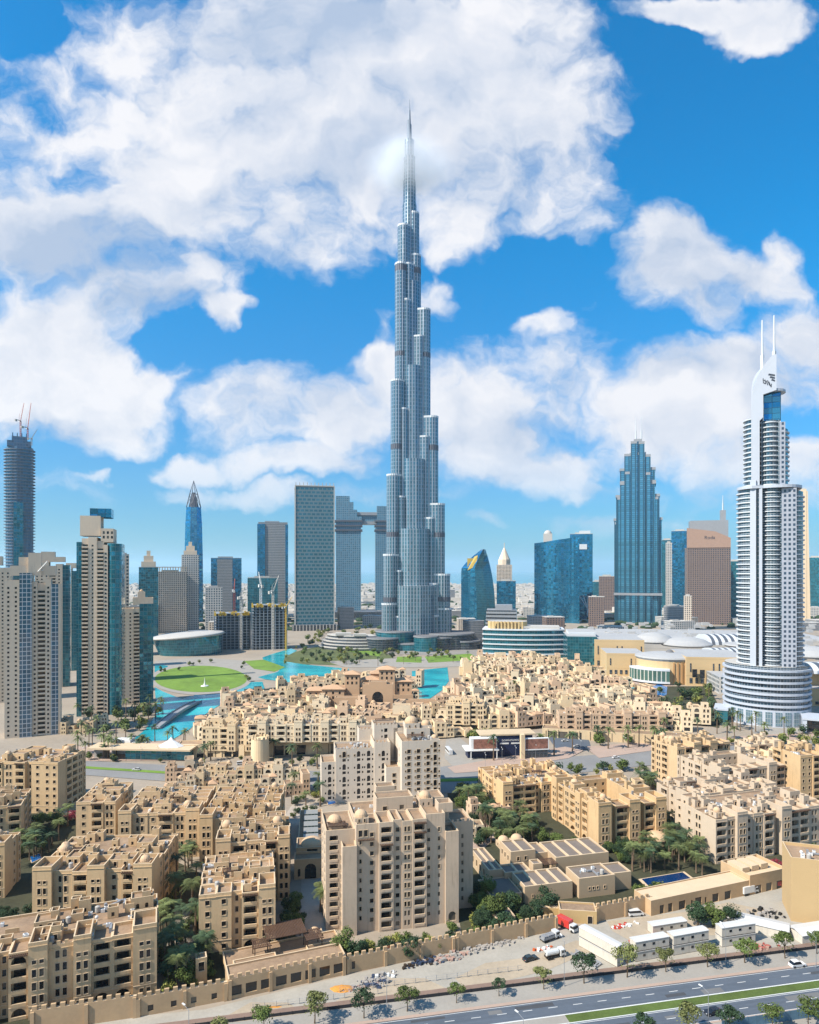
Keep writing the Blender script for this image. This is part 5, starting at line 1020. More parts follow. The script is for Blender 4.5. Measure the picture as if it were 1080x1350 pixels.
# arched ramp wall by the gate
P0 = at(738, 1216); P1 = at(787, 1219); L = math.hypot(P1[0]-P0[0], P1[1]-P0[1]); B = Bld('gate_wall', P0, math.atan2(P1[1]-P0[1], P1[0]-P0[0]), 'yellowish curved wall with an arched door beside the gate in the street wall', 'wall', None, mat('yellow_render', (.55,.38,.18), .9)); B.block(0, 0, L, 6, 0, 4.2, f=[(L*.82, .05, 1.6, 2.5, 'a')], par=.5); B.block(-7, 4, 0, 6, 0, 2.6, par=0, rm=2); B.finish()
# garages
x0, y0 = at(868, 1206); B = Bld('garage_row', (x0, y0), R(20.5), 'long low garage building with a row of dark doors and a pale flat roof', 'building', None, M_swall, M_trim); FOOT.append((x0-3, y0, R(20.5), 72, 9))
L = math.hypot(at(1022, 1166)[0]-x0, at(1022, 1166)[1]-y0); B.block(-3, 0, L*.72, 8.5, 0, 5.2, f=[(3+u, .1, w_, 2.9 if w_ > 1 else 2.4, 'p') for u, w_ in [(1.5, 1.8), (5, 1.8), (10, 2.8), (14.2, .8), (17, 2.8), (20.2, .8), (24.5, 2.8), (30, 2.8)]], l=[(4, .9, 2.4, 2, 'p')], par=.4); B.block(L*.72, -.3, L+2, 13, 0, 7.0, f=[(4, .1, 2.8, 2.9, 'p'), (9, .1, 2.8, 2.9, 'p'), (14, .1, 2.8, 2.9, 'p')], par=1.2)
for i in range(3): B.w.box(L*.74+i*4.4, 4, 6, L*.74+3.4+i*4.4, 11, 7.6+i*.1, 2)
B.finish()
# low pavilions with dark roof panels
x0, y0 = at(692, 1169, 6); B = Bld('club_house', (x0, y0), R(14), 'low spread out clubhouse of flat boxes with grey roof panels and two small domes', 'building', None, mat('club_plaster', (.53,.39,.25), .9, var=.08), mat('grey_roof_panel', (.20,.165,.14), .9, var=.2)); FOOT.append((x0-14, y0-2, R(14), 62, 44))
def panel(x0, y0, x1, y1, h, n=3, f=(), l=()):
    B.block(x0, y0, x1, y1, 0, h, f=f, l=l, par=.55, t=.5)
    for i in range(1, n): u = x0+(x1-x0)*i/n; B.w.box(u-.35, y0+.5, h-.56, u+.35, y1-.5, h+.003, 2)
panel(0, 0, 18, 11.5, 6, 4, l=[(4, 2, 1, 2, 'w'), (8, 2, 1, 2, 'w')], f=[(3, 2, .6, 1, 'w')]); panel(20, -1, 34, 9, 7, 1, f=[(u, 2.6, .7, .9, 'w') for u in (4, 5.6, 7.2, 10)]); panel(34, 1.5, 42, 10, 6.2, 1)
panel(-7.5, 15, -2, 35, 6, 2, l=[(u, 2, 1.2, 2.6, 'a') for u in (3, 7, 11, 15)]); panel(-2, 13, 8, 20, 5.4, 2, l=[(3, 1.6, 1, 2, 'w')]); panel(3.5, 21, 13.5, 32, 9.2, 2, f=[(3, 5.6, 1, 1.4, 'a'), (6, 5.6, 1, 1.4, 'a')], l=[(u, 5, 1.1, 2, 'a') for u in (2.5, 5.5, 8.5)])
panel(20, 17, 42, 32, 7, 4, f=[(u, 2, 1.6, .9, 'w') for u in (9, 12, 15, 18)]); panel(13.6, 24, 20, 34, 6.4, 1); B.domed(6.5, 36, 5, 4.6, 2.2, 2.2); B.domed(11.5, 34.5, 6, 4.6, 1.9, 2.3); B.pergola(13.8, 14.5, 19.6, 20, 3.2, 2.6); B.block(9, 13, 12.6, 17, 0, 7.4, par=.6, f=[(1.8, 3, .8, 1.2, 'w')])
B.block(-12, 1, -.6, 14, 0, 3.6, par=.3); B.block(-16, -14, -9.4, -3, 0, 4, par=.3); B.units(21, 1, 33, 8, 6.5, 3); B.finish()
# vaulted skylight building and gate house along the alley
x0, y0 = at(388, 1160); B = Bld('gate_house', (x0, y0), R(8), 'low gatehouse with a tall arch, a shallow dome and a strip of glass skylights behind', 'building', None, mat('gate_plaster', (.58,.42,.26), .9)); FOOT.append((x0, y0, R(8), 13, 66))
B.block(0, 0, 12, 7, 0, 7.5, f=[(6, .1, 4.2, 5.6, 'a'), (1.8, 1, 1, 3, 'a'), (10.2, 1, 1, 3, 'a')], par=.8); B.block(.6, 7, 12.5, 17, 0, 9, f=[(6, 7.2, 4, 1.1, 'w')], par=.6); d = MB(); d.dome(6.5, 12, 8.4, 4.3, 2.6, 0, 20, 6); d.build('dome', M_dome, B.root); B.block(1, 17, 11, 56, 0, 6.4, par=.5)
d = MB()
for i in range(5): d.box(3, 20+i*7, 5.8, 9, 25.4+i*7, 7.2)
d.build('skylight', MATS['side'] if 'side' in MATS else FM('skylight_glass', (.03,.07,.07), (.30,.30,.28), 1.5, 1.5, .2, .2, .35, gmetal=0), B.root); B.finish()
# pergola terrace
x0, y0 = at(352, 1272); t = empty('pergola', (x0, y0, 3.2), R(21), 'big dark brown slatted pergola on the terrace behind the eight window wall', 'pergola', None); FOOT.append((x0-14, y0-4, R(21), 42, 14))
for nm, (a, c, w_, d_, h) in {'canopy': (0, 0, 12, 9, 4), 'canopy.001': (-4, -2, 5, 5, 3.2), 'canopy.002': (11, -3.5, 5, 6, 3.4)}.items():
    b = MB(); n = int(w_/.42)
    for i in range(n): b.box(a+i*w_/n, c, h, a+i*w_/n+.3, c+d_, h+.12, 0, True)
    for y in (.3, d_/2, d_-.4): b.box(a-.2, c+y, h-.22, a+w_+.2, c+y+.2, h-.002, 0, True)
    b.build('slats', M_brown, t); b = MB()
    for x in (a+.2, a+w_-.5):
        for y in (c+.3, c+d_-.5): b.box(x, y, -3, x+.25, y+.25, h-.2)
    b.build('posts', M_brown, t)
x0, y0 = at(300, 1304); B = Bld('terrace', (x0, y0), R(21), 'raised paved terrace with planter walls behind the eight window wall', 'terrace', None, M_wall); B.block(0, .5, 34, 14, 0, 3.1, par=.5); B.block(2, 3, 14, 5.5, 3, 4.6, par=.3); B.block(23, 3, 36, 5.5, 3, 4.6, par=.3); B.block(-8, 5, -5, 8, 0, 7.2, f=[(1.5, 3.6, 1.6, 2.4, 'w')], par=.3); B.finish()
x0, y0 = at(405, 1248); B = Bld('garden_kiosk', (x0, y0), R(15), 'tiny square garden kiosk with a rounded dome left of the beige tower foot', 'kiosk'); B.block(0, 0, 5, 5, 0, 2.6, f=[(2.5, .1, 2.6, 2, 'a')], par=.2); d = MB(); d.dome(2.5, 2.5, 2.6, 1.9, 1.7); d.build('dome', M_dome, B.root); B.finish()
x0, y0 = at(862, 1122); B = Bld('pool_pavilion', (x0, y0), R(15), 'round roofed pinkish pool pavilion among the palms', 'pavilion'); d = MB(); d.cyl(4, 4, 0, 3.6, 4.2, 0, 18); B.w = d; e = MB(); e.dome(4, 4, 3.6, 4.6, 2.6, 0, 18); e.build('dome', M_dome, B.root); B.finish()
# hoarding along the brown path, wire fence in the yard
def run_fence(s0, x0, x1, name, label, h, m, post=3., cat='fence', solid=True):
    p = S(x0, s0); t = empty(name, (*p, 0), R(SA), label, cat); b = MB(); L = x1-x0
    if solid: b.box(0, 0, .12, L, .08, h); b.build('panel', m, t)
    else: [b.tube((0, 0, z), (L, 0, z), .025, n=3) for z in (.4, .9, h)]; b.build('rail', M_grey, t)
    b = MB(); x = 0
    while x < L: b.box(x, -.05, 0, x+.1, .15, h+.12); x += post
    o_ = b.build('posts', m, t); return t
run_fence(-.15, -150, 220, 'hoarding', 'low dark hoarding running between the brown path and the tree lined pavement', .9, mat('dark_hoarding', (.035,.035,.04), .7)); run_fence(27.2, 60, 200, 'hoarding', 'blue grey corrugated hoarding at the bottom right corner', 2.6, mat('blue_hoarding', (.10,.19,.27), .6, var=.3, scale=.5), post=2.4)
run_fence(-7.0, -32, 20, 'wire_fence', 'thin post and wire fence across the dirt yard left of the white tank', 1.5, M_grey, solid=False); run_fence(-4.2, -55, -20, 'wire_fence', 'thin post and wire fence beside the orange sand heap', 1.5, M_grey, solid=False)
# ---------------------------------------------------------------- site cabins, trucks, cars
def blob(name, px, py, rx, ry, h, m, label, cat='heap', group=None, n=22, z=0, seed=0):
    g = random.Random(seed+int(px)); x, y = at(px, py, z); b = MB(); rr = []
    for f, q in ((1, 0), (.8, .45), (.5, .8), (.2, .97), (.03, 1)):
        rr.append([(rx*f*math.cos(2*math.pi*j/n)*(1+g.uniform(-.12, .12)), ry*f*math.sin(2*math.pi*j/n)*(1+g.uniform(-.12, .12)), h*q*(1+g.uniform(-.08, .08))) for j in range(n)])
    b.ring(rr); o = b.build(name, m, None, (x, y, z)); tag(o, label, cat, group); return o
def cabin_mesh(L=11, red=False):
    b = MB(); b.box(0, 0, .15, L, 2.9, 2.75, 0); w_ = MB(); r_ = MB()
    r_.prism([(-.12,-.12),(L+.12,-.12),(L+.12,3.02),(-.12,3.02)], 2.75, 2.86, 0, bottom=True); r_.quad((-.1,-.1,2.87),(L+.1,-.1,2.87),(L+.1,1.45,3.05),(-.1,1.45,3.05)); r_.quad((-.1,1.45,3.05),(L+.1,1.45,3.05),(L+.1,3,2.87),(-.1,3,2.87))
    s_ = MB(); s_.box(-.04, -.04, 0, L+.04, 2.94, .15, 0)
    for x in (L*.22, L*.5, L*.8): w_.box(x, -.05, 1.3, x+.8, -.004, 2.0)
    return b, w_, r_, s_
M_cab = mat('cabin_panel', (.62, .57, .49), .7, var=.12, scale=.3, fine=2, streak=.3); M_croof = mat('cabin_roof', (.62, .61, .59), .5, var=.06)
CB = None
def cabin(px, py, rz, z, label, L=11):
    global CB
    x, y = at(px, py); t = empty('site_cabin', (x, y, z), R(rz), label, 'site cabin', 'white site cabins in the yard')
    if CB is None: b, w_, r_, s_ = cabin_mesh(); CB = [('body', b.mesh('body', [M_cab])), ('window', w_.mesh('window', [M_glass])), ('roof', r_.mesh('roof', [M_croof])), ('base_rail', s_.mesh('base_rail', [M_frame]))]
    for nm, me in CB: put(nm, me, t, sc_=(L/11, 1, 1))
for px, py, rz, L, lab in [(838, 1268.5, 16, 11.5, 'pair just right of the red tarpaulin'), (888, 1260, 16, 12.5, 'long pair in the middle of the row'), (952, 1249, 14, 12, 'separate pair behind the single street tree'), (822, 1271, 126, 14, 'pair standing end on at the left of the yard')]:
    cabin(px, py, rz, 0, 'lower white site cabin of the '+lab, L); cabin(px, py, rz, 2.98, 'upper white site cabin of the '+lab, L)
cabin(861, 1233, 15, 0, 'single white site cabin behind the row, on bare sand', 12.5)
x, y = at(1031, 1232); t = empty('shipping_container', (x, y, 0), R(150), 'dark red shipping container beside the bushy trees in the yard', 'container'); b = MB(); b.box(0, 0, .1, 12.2, 2.5, 2.7)
for i in range(30): b.box(.2+i*.4, 2.5, .3, .38+i*.4, 2.56, 2.5); b.box(.2+i*.4, -.06, .3, .38+i*.4, 0, 2.5)
b.build('body', mat('container_red', (.26, .035, .04), .6, var=.15), t); b = MB(); b.box(-.06, .2, .2, 0, 1.2, 2.6); b.box(-.06, 1.3, .2, 0, 2.3, 2.6); b.build('door', mat('container_door', (.22,.03,.035), .6), t)
for px, py, L, W_, lab in [(1040, 1228, 17, 6, 'long low shed with a pale sheet roof beside the red container'), (1058, 1245, 12, 6, 'low cabin with a white roof at the right end of the yard')]:
    x, y = at(px, py); t = empty('site_shed', (x, y, 0), R(150 if L > 13 else 14), lab, 'shed'); b = MB(); b.box(0, 0, 0, L, W_, 2.6); b.build('wall', M_cab, t); b = MB(); b.quad((-.3,-.3,2.6),(L+.3,-.3,2.6),(L+.3,W_/2,3.3),(-.3,W_/2,3.3)); b.quad((-.3,W_/2,3.3),(L+.3,W_/2,3.3),(L+.3,W_+.3,2.6),(-.3,W_+.3,2.6)); b.build('roof', M_croof, t)
sheet('red_tarpaulin', [(828,1240),(864,1232),(872,1240),(834,1250)], .14, mat('tarpaulin', (.52,.14,.11), .7)); tp = bpy.data.objects['red_tarpaulin']; del tp['kind']; tag(tp, 'faded red tarpaulin spread flat on the sand among the cabins', 'tarpaulin')
WH = None
def wheel(t, x, y, r=.34, w_=.24):
    global WH
    if WH is None:
        b = MB(); b.ring([[(r_*math.cos(2*math.pi*j/14), yy, r_*math.sin(2*math.pi*j/14)) for j in range(14)][::-1] for r_, yy in ((.2, -.5), (1, -.5), (1, .5), (.2, .5))], 0); i = b.f; c = MB(); c.cyl(0, 0, -.52, .52, .55, 0, 10); v = [(a, z_, d_) for a, d_, z_ in c.v]; c.v = v
        WH = (b.mesh('tyre', [mat('rubber', (.02,.02,.02), .8)]), c.mesh('rim', [M_grey]))
    o = put('wheel', WH[0], t, (x, y, r), 0, (r, w_, r)); q = bpy.data.objects.new('rim', WH[1]); COL.objects.link(q); q.parent = o
def prof(pts, W_, inset=.12, zs=None):
    """side profile (x,z) swept across the width with rounded shoulders"""
    b = MB(); rr = []
    for y, f in ((-W_/2, .0), (-W_/2+.0, .0), (-W_/2+inset, 1), (W_/2-inset, 1), (W_/2, 0)): pass
    n = len(pts); c = (sum(p[0] for p in pts)/n, sum(p[1] for p in pts)/n)
    def sec(y, k): return [(c[0]+(p[0]-c[0])*k, y, c[1]+(p[1]-c[1])*k) for p in pts]
    i0 = 0; secs = [sec(-W_/2, .96), sec(-W_/2+inset, 1), sec(W_/2-inset, 1), sec(W_/2, .96)]
    for s_ in secs: b.v += s_
    for k in range(3):
        for j in range(n): a = k*n+j; e = k*n+(j+1) % n; b.f.append((a, e, e+n, a+n)); b.m.append(0); b.uv += [(0, 0)]*4
    b.f.append(tuple(range(n))[::-1]); b.m.append(0); b.uv += [(0, 0)]*n; b.f.append(tuple(3*n+j for j in range(n))); b.m.append(0); b.uv += [(0, 0)]*n; return b
PAINT = {}
def paint(c):
    if c not in PAINT: PAINT[c] = mat('paint_%d' % len(PAINT), c, .25, .1, .03, spec=.7)
    return PAINT[c]
CARM = {}
def vehicle(kind, px, py, rz, col, label, cat=None, z=0.06, name=None, xy=None, group=None):
    x, y = xy or at(px, py); nm = name or {'car': 'car', 'suv': 'car', 'van': 'minivan', 'truck': 'box_truck', 'flat': 'flatbed_truck', 'dump': 'dump_truck', 'tank': 'water_tanker', 'bus': 'coach'}[kind]
    t = empty(nm, (x, y, z), R(rz), label, cat or nm.replace('_', ' '), group)
    def P_(nm2, key, mk, m):
        k = (kind, key, m.name)
        if k not in CARM: CARM[k] = mk().mesh(nm2, [m])
        return put(nm2, CARM[k], t)
    if kind in ('car', 'suv', 'van'):
        Lc, Wc, H_ = {'car': (4.6, 1.8, 1.45), 'suv': (4.8, 1.9, 1.75), 'van': (5.2, 1.95, 2.1)}[kind]; h = Lc/2
        if kind == 'van': bp = [(-h,.35),(h,.35),(h,.95),(h-.7,1.15),(h-1.3,H_-.1),(h-1.8,H_),(-h+.15,H_),(-h,.9)]; gp = [(h-.78,1.2),(h-1.32,H_-.17),(h-1.75,H_-.1),(-h+.14,H_-.1),(-h+.02,1.25)]
        else: bp = [(-h,.3),(h,.3),(h,.75),(h-.2,.88),(-h+.15,.95),(-h,.8)]; gp = None
        P_('body', 'b', lambda: prof(bp, Wc), paint(col))
        if gp: P_('windows', 'g', lambda: prof(gp, Wc+.03, .05), M_glass)
        else:
            cp = [(h-1.2,.86),(h-1.95,H_-.08),(h-2.3,H_-.02),(-h+1.0,H_-.04),(-h+.3,.92)]; P_('windows', 'g', lambda: prof(cp, Wc-.14, .16), M_glass); P_('roof', 'r', lambda: prof([(h-2.0,H_-.06),(h-2.35,H_+.02),(-h+1.0,H_+.01),(-h+.75,H_-.1)], Wc-.34, .1), paint(col))
        hl = MB(); hl.box(-.12, -.18, .62, .015, .18, .78); [setattr(P_('headlight', 'hl', lambda: hl, M_slab), 'location', (h, sy, 0)) for sy in (-Wc/2+.3, Wc/2-.3)]
        tl = MB(); tl.box(-.015, -.15, .68, .1, .15, .86); [setattr(P_('tail_light', 'tl', lambda: tl, mat('tail_red', (.4,.02,.02), .4)), 'location', (-h, sy, 0)) for sy in (-Wc/2+.25, Wc/2-.25)]
        for sx in (-h+.85, h-.9):
            for sy in (-Wc/2+.08, Wc/2-.08): wheel(t, sx, sy)
    else:
        Lb = {'truck': 4.6, 'flat': 4.4, 'dump': 4.6, 'tank': 4.2, 'bus': 11}[kind]
        if kind == 'bus':
            P_('body', 'b', lambda: prof([(-5.5,.4),(5.5,.4),(5.55,1.4),(5.3,3.2),(-5.5,3.2)], 2.5), paint(col)); P_('windows', 'g', lambda: prof([(-5.3,1.6),(5.57,1.6),(5.4,2.7),(-5.3,2.7)], 2.54, .02), M_glass)
            for sx in (-3.4, 3.6):
                for sy in (-1.1, 1.1): wheel(t, sx, sy, .5, .3)
        else:
            P_('cab', 'c', lambda: prof([(Lb/2+.2,.5),(Lb/2+2.1,.5),(Lb/2+2.1,1.3),(Lb/2+1.75,2.4),(Lb/2+.2,2.4)], 2.15), paint(col if kind != 'truck' else (.7,.7,.69))); P_('windscreen', 'w', lambda: prof([(Lb/2+.6,1.4),(Lb/2+2.12,1.4),(Lb/2+1.86,2.15),(Lb/2+.6,2.15)], 2.18, .02), M_glass)
            ch = MB(); ch.box(-Lb/2-.2, -.45, .5, Lb/2+2, .45, .8, 0, True); P_('chassis', 'ch', lambda: ch, M_frame)
            if kind == 'truck': P_('cargo_box', 'bx', lambda: prof([(-Lb/2-.3,.85),(Lb/2+.1,.85),(Lb/2+.1,3.2),(-Lb/2-.3,3.2)], 2.3, .03), paint(col))
            if kind == 'flat':
                fb = MB(); fb.box(-Lb/2-.2, -1.1, .85, Lb/2, 1.1, 1.0, 0, True); [fb.box(-Lb/2-.2, s_, 1, Lb/2, s_+.06, 1.5) for s_ in (-1.1, 1.04)]; [fb.box(x_, -.9, 1.0, x_+1.2, .8, 1.9) for x_ in (-2, -.4, 1)]; P_('bed', 'fb', lambda: fb, M_grey)
            if kind == 'dump': P_('tipper_body', 'du', lambda: prof([(-Lb/2-.3,1.0),(Lb/2,.9),(Lb/2,2.5),(-Lb/2-.5,2.2)], 2.35, .05), paint(col))
            if kind == 'tank':
                tk = MB(); n = 12; tk.ring([[(x_, r_*math.cos(2*math.pi*j/n), 1.75+r_*math.sin(2*math.pi*j/n)) for j in range(n)] for x_, r_ in ((-2.3,.3),(-2.1,.85),(1.9,.85),(2.1,.3))]); P_('tank', 'tk', lambda: tk, paint(col))
            for sx in (-Lb/2+.5, -Lb/2+1.5, Lb/2+1.2):
                for sy in (-1, 1): wheel(t, sx, sy, .46, .28)
    return t
V = vehicle
V('flat', 722, 1240, 30, (.66,.66,.66), 'white flatbed truck loaded with gear parked along the toothed wall'); V('truck', 745, 1223, -52, (.62,.05,.04), 'red box truck coming out of the gate in the street wall'); V('van', 838, 1207, 8, (.75,.75,.74), 'white minivan parked before the toothed wall left of the garages'); V('truck', 985, 1179, 22, (.78,.78,.77), 'white box truck in front of the garage doors')
V('dump', 1020, 1170, 15, (.55,.05,.05), 'red tipper truck at the right end of the garages'); V('suv', 1051, 1274, 11.5, (.8,.8,.8), 'white car driving on the near street'); V('car', 940, 1337, 191, (.02,.022,.03), 'dark car on the far bottom lane under the lamp'); V('car', 699, 1266, 25, (.02,.04,.05), 'dark green saloon parked by the wire fence'); V('tank', 728, 1263, 20, (.72,.72,.70), 'small white water tanker beside the orange barriers'); V('suv', 1066, 1337, 11, (.1,.11,.12), 'grey car half hidden under the bottom right tree')
V('bus', 592, 993, 100, (.7,.7,.7), 'white coach on the side street beside the billboard pavilion', group=None); V('van', 318, 1008, 20, (.7,.7,.7), 'white van before the dark tunnel left of the round stone towers')
for i, (px, py, rz, c, lab) in enumerate([(760, 985, 190, (.7,.7,.7), 'white car leaving the tunnel under the old town island'), (745, 978, 10, (.6,.6,.58), 'silver car entering the tunnel under the old town island'), (862, 987, 100, (.7,.7,.72), 'white car coming out of the archway at the end of the long wall'), (1043, 953, 20, (.12,.14,.2), 'dark blue car under the hotel canopy'), (1055, 957, 20, (.7,.7,.7), 'white car on the hotel drive'), (1030, 958, 30, (.35,.36,.38), 'grey car waiting on the hotel drive'), (690, 1012, 20, (.05,.05,.06), 'black car on the boulevard right of the billboard pavilion'), (812, 1000, 15, (.7,.7,.7), 'white car on the boulevard above the terrace of palms'), (180, 1016, 175, (.6,.6,.6), 'silver car on the left part of the boulevard'), (930, 993, 10, (.3,.05,.05), 'dark red car on the boulevard behind the tall domed block')]): V('car', px, py, rz, c, lab, z=.24)
# heaps, barriers, bits of the yard
blob('sand_heap', 452, 1304, 3.6, 1.8, .7, mat('orange_sand', (.60,.27,.06), 1., var=.15), 'orange sand heap at the foot of the wall'); blob('sand_heap', 362, 1328, 4.2, 1.0, .12, MATS['orange_sand'], 'flat faint orange sand patch on the dirt lane')
def rubble(px, py, n, sx, sy, label, cols, seed, sz=(.4, 1.1)):
    g = random.Random(seed); x, y = at(px, py); t = empty('rubble_pile', (x, y, 0), R(20), label, 'rubble'); 
    for m in cols:
        b = MB()
        for _ in range(n):
            a, c = g.gauss(0, sx/2.5), g.gauss(0, sy/2.5); s_ = g.uniform(*sz); h = s_*g.uniform(.3, .9); th = g.uniform(0, 3); P4 = [(a+s_*.6*math.cos(th+q), c+s_*.6*math.sin(th+q)) for q in (0, 1.6, 3.0, 4.7)]; b.prism(P4, 0, h, 0, poly2=[(u+g.uniform(-.1,.1), v+g.uniform(-.1,.1)) for u, v in P4])
        o = b.build('rubble', m, t); o['kind'] = 'stuff'
M_rub = mat('rubble_grey', (.36,.33,.30), 1, var=.4, scale=.6, fine=2); M_rubp = mat('rubble_pink', (.42,.27,.22), 1, var=.3); M_blue = mat('blue_plastic', (.04,.06,.11), .5, var=.3)
rubble(492, 1296, 26, 5, 2.6, 'heap of grey machine parts and barrels beside the orange sand', [M_rub, M_blue, M_rub], 1, (.4, 1.1)); rubble(512, 1286, 10, 3, 1.6, 'small white and blue heap against the plain wall', [M_rub, M_white], 2); rubble(556, 1270, 30, 8, 1.8, 'row of dark blue drums lying along the wall', [M_blue, M_frame], 3, (.5, 1.1)); rubble(592, 1263, 50, 9, 2.2, 'long pile of mixed stones and bricks along the wall', [M_rub, M_rubp], 4); rubble(648, 1246, 50, 13, 2.4, 'grey rubble strewn below the toothed wall', [M_rub, M_rub], 5); rubble(475, 1302, 40, 6, 1.6, 'pinkish rubble beside the orange sand heap', [M_rubp, M_rub], 6, (.3, .7)); rubble(1010, 1205, 24, 7, 4, 'black tyres and parts lying behind the red container', [mat('rubber', (.02,.02,.02)), M_rub], 7, (.6, 1.2)); rubble(1002, 1250, 30, 5, 2, 'reddish debris beside the last cabin pair', [mat('red_brick', (.4,.10,.08), .9), M_rubp], 8, (.4, .9)); rubble(820, 1222, 20, 6, 1.5, 'red and white barriers lying before the toothed wall', [mat('barrier_red', (.5,.06,.04), .5), M_white], 9, (.5, 1)); rubble(716, 1252, 14, 4, 1.2, 'orange plastic barriers around the white tanker', [mat('barrier_orange', (.6,.13,.04), .5), M_white], 10, (.5, .9))
b = MB(); [b.box(x_, 0, 0, x_+.12, 9, .9) for x_ in (0, 2.4)]; [b.box(.1, y_, .3, 2.4, y_+.35, .4+y_*.01, 0, True) for y_ in [i*.8 for i in range(11)]]; o = b.build('loading_ramp', M_grey, None, (*at(786, 1277), .1), R(40)); tag(o, 'grey metal loading ramp lying beside the end on cabins', 'ramp')
# lamps
def lamp(px, py, h, label, rz=0, two=False, z=.16):
    x, y = at(px, py); t = empty('street_lamp', (x, y, z), R(rz), label, 'street lamp', 'street lamps'); k = ('lamp', two)
    if k not in WM:
        b = MB(); b.cyl(0, 0, 0, .5, .16, 0, 8); b.tube((0,0,.4), (0,0,9.6), .09, n=6, r2=.06); a = MB()
        for s_ in ((1, -1) if two else (1,)): a.tube((0,0,9.4), (s_*1.9,0,10), .05, n=5)
        l_ = MB(); [l_.cbox(s_*2.2, 0, 10.05, 1.1, .34, .16) for s_ in ((1, -1) if two else (1,))]
        WM[k] = [('pole', b.mesh('pole', [M_grey])), ('arm', a.mesh('arm', [M_grey])), ('lamp_head', l_.mesh('lamp_head', [M_white]))]
    for nm, me in WM[k]: put(nm, me, t, sc_=(1, 1, h/10))
for a in [(744, 1301, 13, 'tall lamp pole between the street trees by the white tanker', 100), (957, 1272, 11, 'lamp pole before the separate cabin pair', 100), (510, 1336, 10.5, 'lamp pole with a white arm left of the middle street trees', -40), (934, 1362, 10.5, 'lamp over the grassy median with its white arm across the near lanes', 120), (690, 1400, 10.5, 'lamp whose white head alone shows at the bottom edge, middle', 125), (249, 1385, 10, 'lamp poking up at the lower left dirt lane', 140), (1076, 1276, 9, 'lamp pole cut by the right edge beside the white car', 100)]: lamp(*a)
for i, (px, py) in enumerate([(112, 1004), (148, 1004), (186, 1003), (208, 1002), (662, 1006), (680, 1004), (706, 1000), (765, 994), (640, 1014), (824, 990), (890, 984), (1000, 972)]): lamp(px, py, 8.5, 'thin boulevard lamp, number %d from the left of the twelve along the boulevard' % (i+1) if False else ['pole nearest the left towers', 'second pole from the left', 'third pole from the left', 'pole beside the glass lakeside pavilion', 'pole before the navy wall', 'pole right of the navy wall', 'pole at the second billboard', 'pole at the tunnel mouth', 'pole before the first billboard', 'pole below the long island wall', 'pole behind the tall domed block', 'pole nearest the white hotel'][i]+' on the boulevard', 90, two=True, z=.3)
# ---------------------------------------------------------------- plants
def ordn(i, n): return 'leftmost' if i == 0 else 'rightmost' if i == n-1 else {2: 'second', 3: 'third', 4: 'fourth', 5: 'fifth', 6: 'sixth', 7: 'seventh', 8: 'eighth', 9: 'ninth', 10: 'tenth'}.get(i+1, '%d%s' % (i+1, {1: 'st', 2: 'nd', 3: 'rd'}.get((i+1) % 10 if (i+1) % 100 not in (11, 12, 13) else 0, 'th')))+' from the left'
LMK = [(105,1090,'the red flowering garden'),(40,1150,'the small bright blue pool'),(20,1100,'the left edge block'),(225,1180,'the left palm lane'),(225,1260,'the lower left block corner'),(290,1260,'the square corner block foot'),(375,1220,'the shady alley'),(420,1180,'the arched gatehouse'),(440,1260,'the beige tower left foot'),(550,1250,'the beige tower front'),(640,1190,'the beige tower right foot'),(700,1200,'the clubhouse front'),(620,1070,'the beige tower back garden'),(660,1100,'the curved garden paths'),(720,1110,'the clubhouse back'),(780,1120,'the shell arch court'),(870,1130,'the pool pavilion'),(880,1170,'the dark blue pool'),(930,1200,'the garage roof'),(840,1040,'the terrace above the boulevard'),(1000,1130,'the greyish block foot'),(130,1000,'the left boulevard'),(90,960,'the tall left towers'),(170,945,'the lower lake arm'),(230,985,'the lakeside pavilion'),(280,1000,'the round stone towers'),(400,870,'the upper lake bay'),(450,860,'the terraced offices'),(500,855,'the supertall tower base'),(690,1005,'the navy billboard wall'),(780,985,'the island tunnel mouth'),(850,975,'the long island wall'),(880,930,'the blue hotel pool'),(930,940,'the white hotel foot'),(1010,985,'the hotel drive'),(240,890,'the round lawn'),(340,880,'the opera hall terrace'),(420,1030,'the pale tower left side'),(640,1000,'the first billboard'),(700,930,'the island middle street'),(620,900,'the island north tip'),(760,920,'the island east side'),(400,960,'the island front row'),(340,940,'the island west roofs'),(490,920,'the great arch'),(800,950,'the island south row'),(560,900,'the turquoise basin')]
PEND = {}
def plant(kind, px, py, s_, z=0, xy=None, cond=True):
    x, y = xy or at(px, py)
    if xy: px, py = x*F/y+CX, EYE*F/y+HZ
    if cond and not free(x, y, 1.6): return
    lm = min(LMK, key=lambda q: (at(q[0], q[1])[0]-x)**2+(at(q[0], q[1])[1]-y)**2)
    PEND.setdefault((kind, lm[2]), []).append((px, x, y, z, s_))
M_bark = mat('bark', (.11, .075, .045), .95, var=.3, scale=2, fine=8); M_palmt = mat('palm_trunk', (.17, .12, .08), .95, var=.3, scale=2, fine=8)
def leafmat(n, c, v=.35):
    m = mat(n, c, .75, var=v, scale=.35, fine=2.2, spec=.25, obj_var=.5); b = m.node_tree.nodes['Principled BSDF']; return m
M_palm = leafmat('palm_leaf', (.14, .17, .06)); M_palmd = leafmat('palm_leaf_dark', (.065, .105, .05)); M_leaf = leafmat('leaf_green', (.105, .145, .035)); M_leafd = leafmat('leaf_dark', (.035, .068, .03)); M_leafy = leafmat('leaf_yellow', (.24, .25, .06)); M_leafo = leafmat('leaf_olive', (.15, .165, .055)); M_red = leafmat('bougainvillea', (.30, .035, .06)); M_rust = leafmat('rust_leaf', (.19, .07, .035))
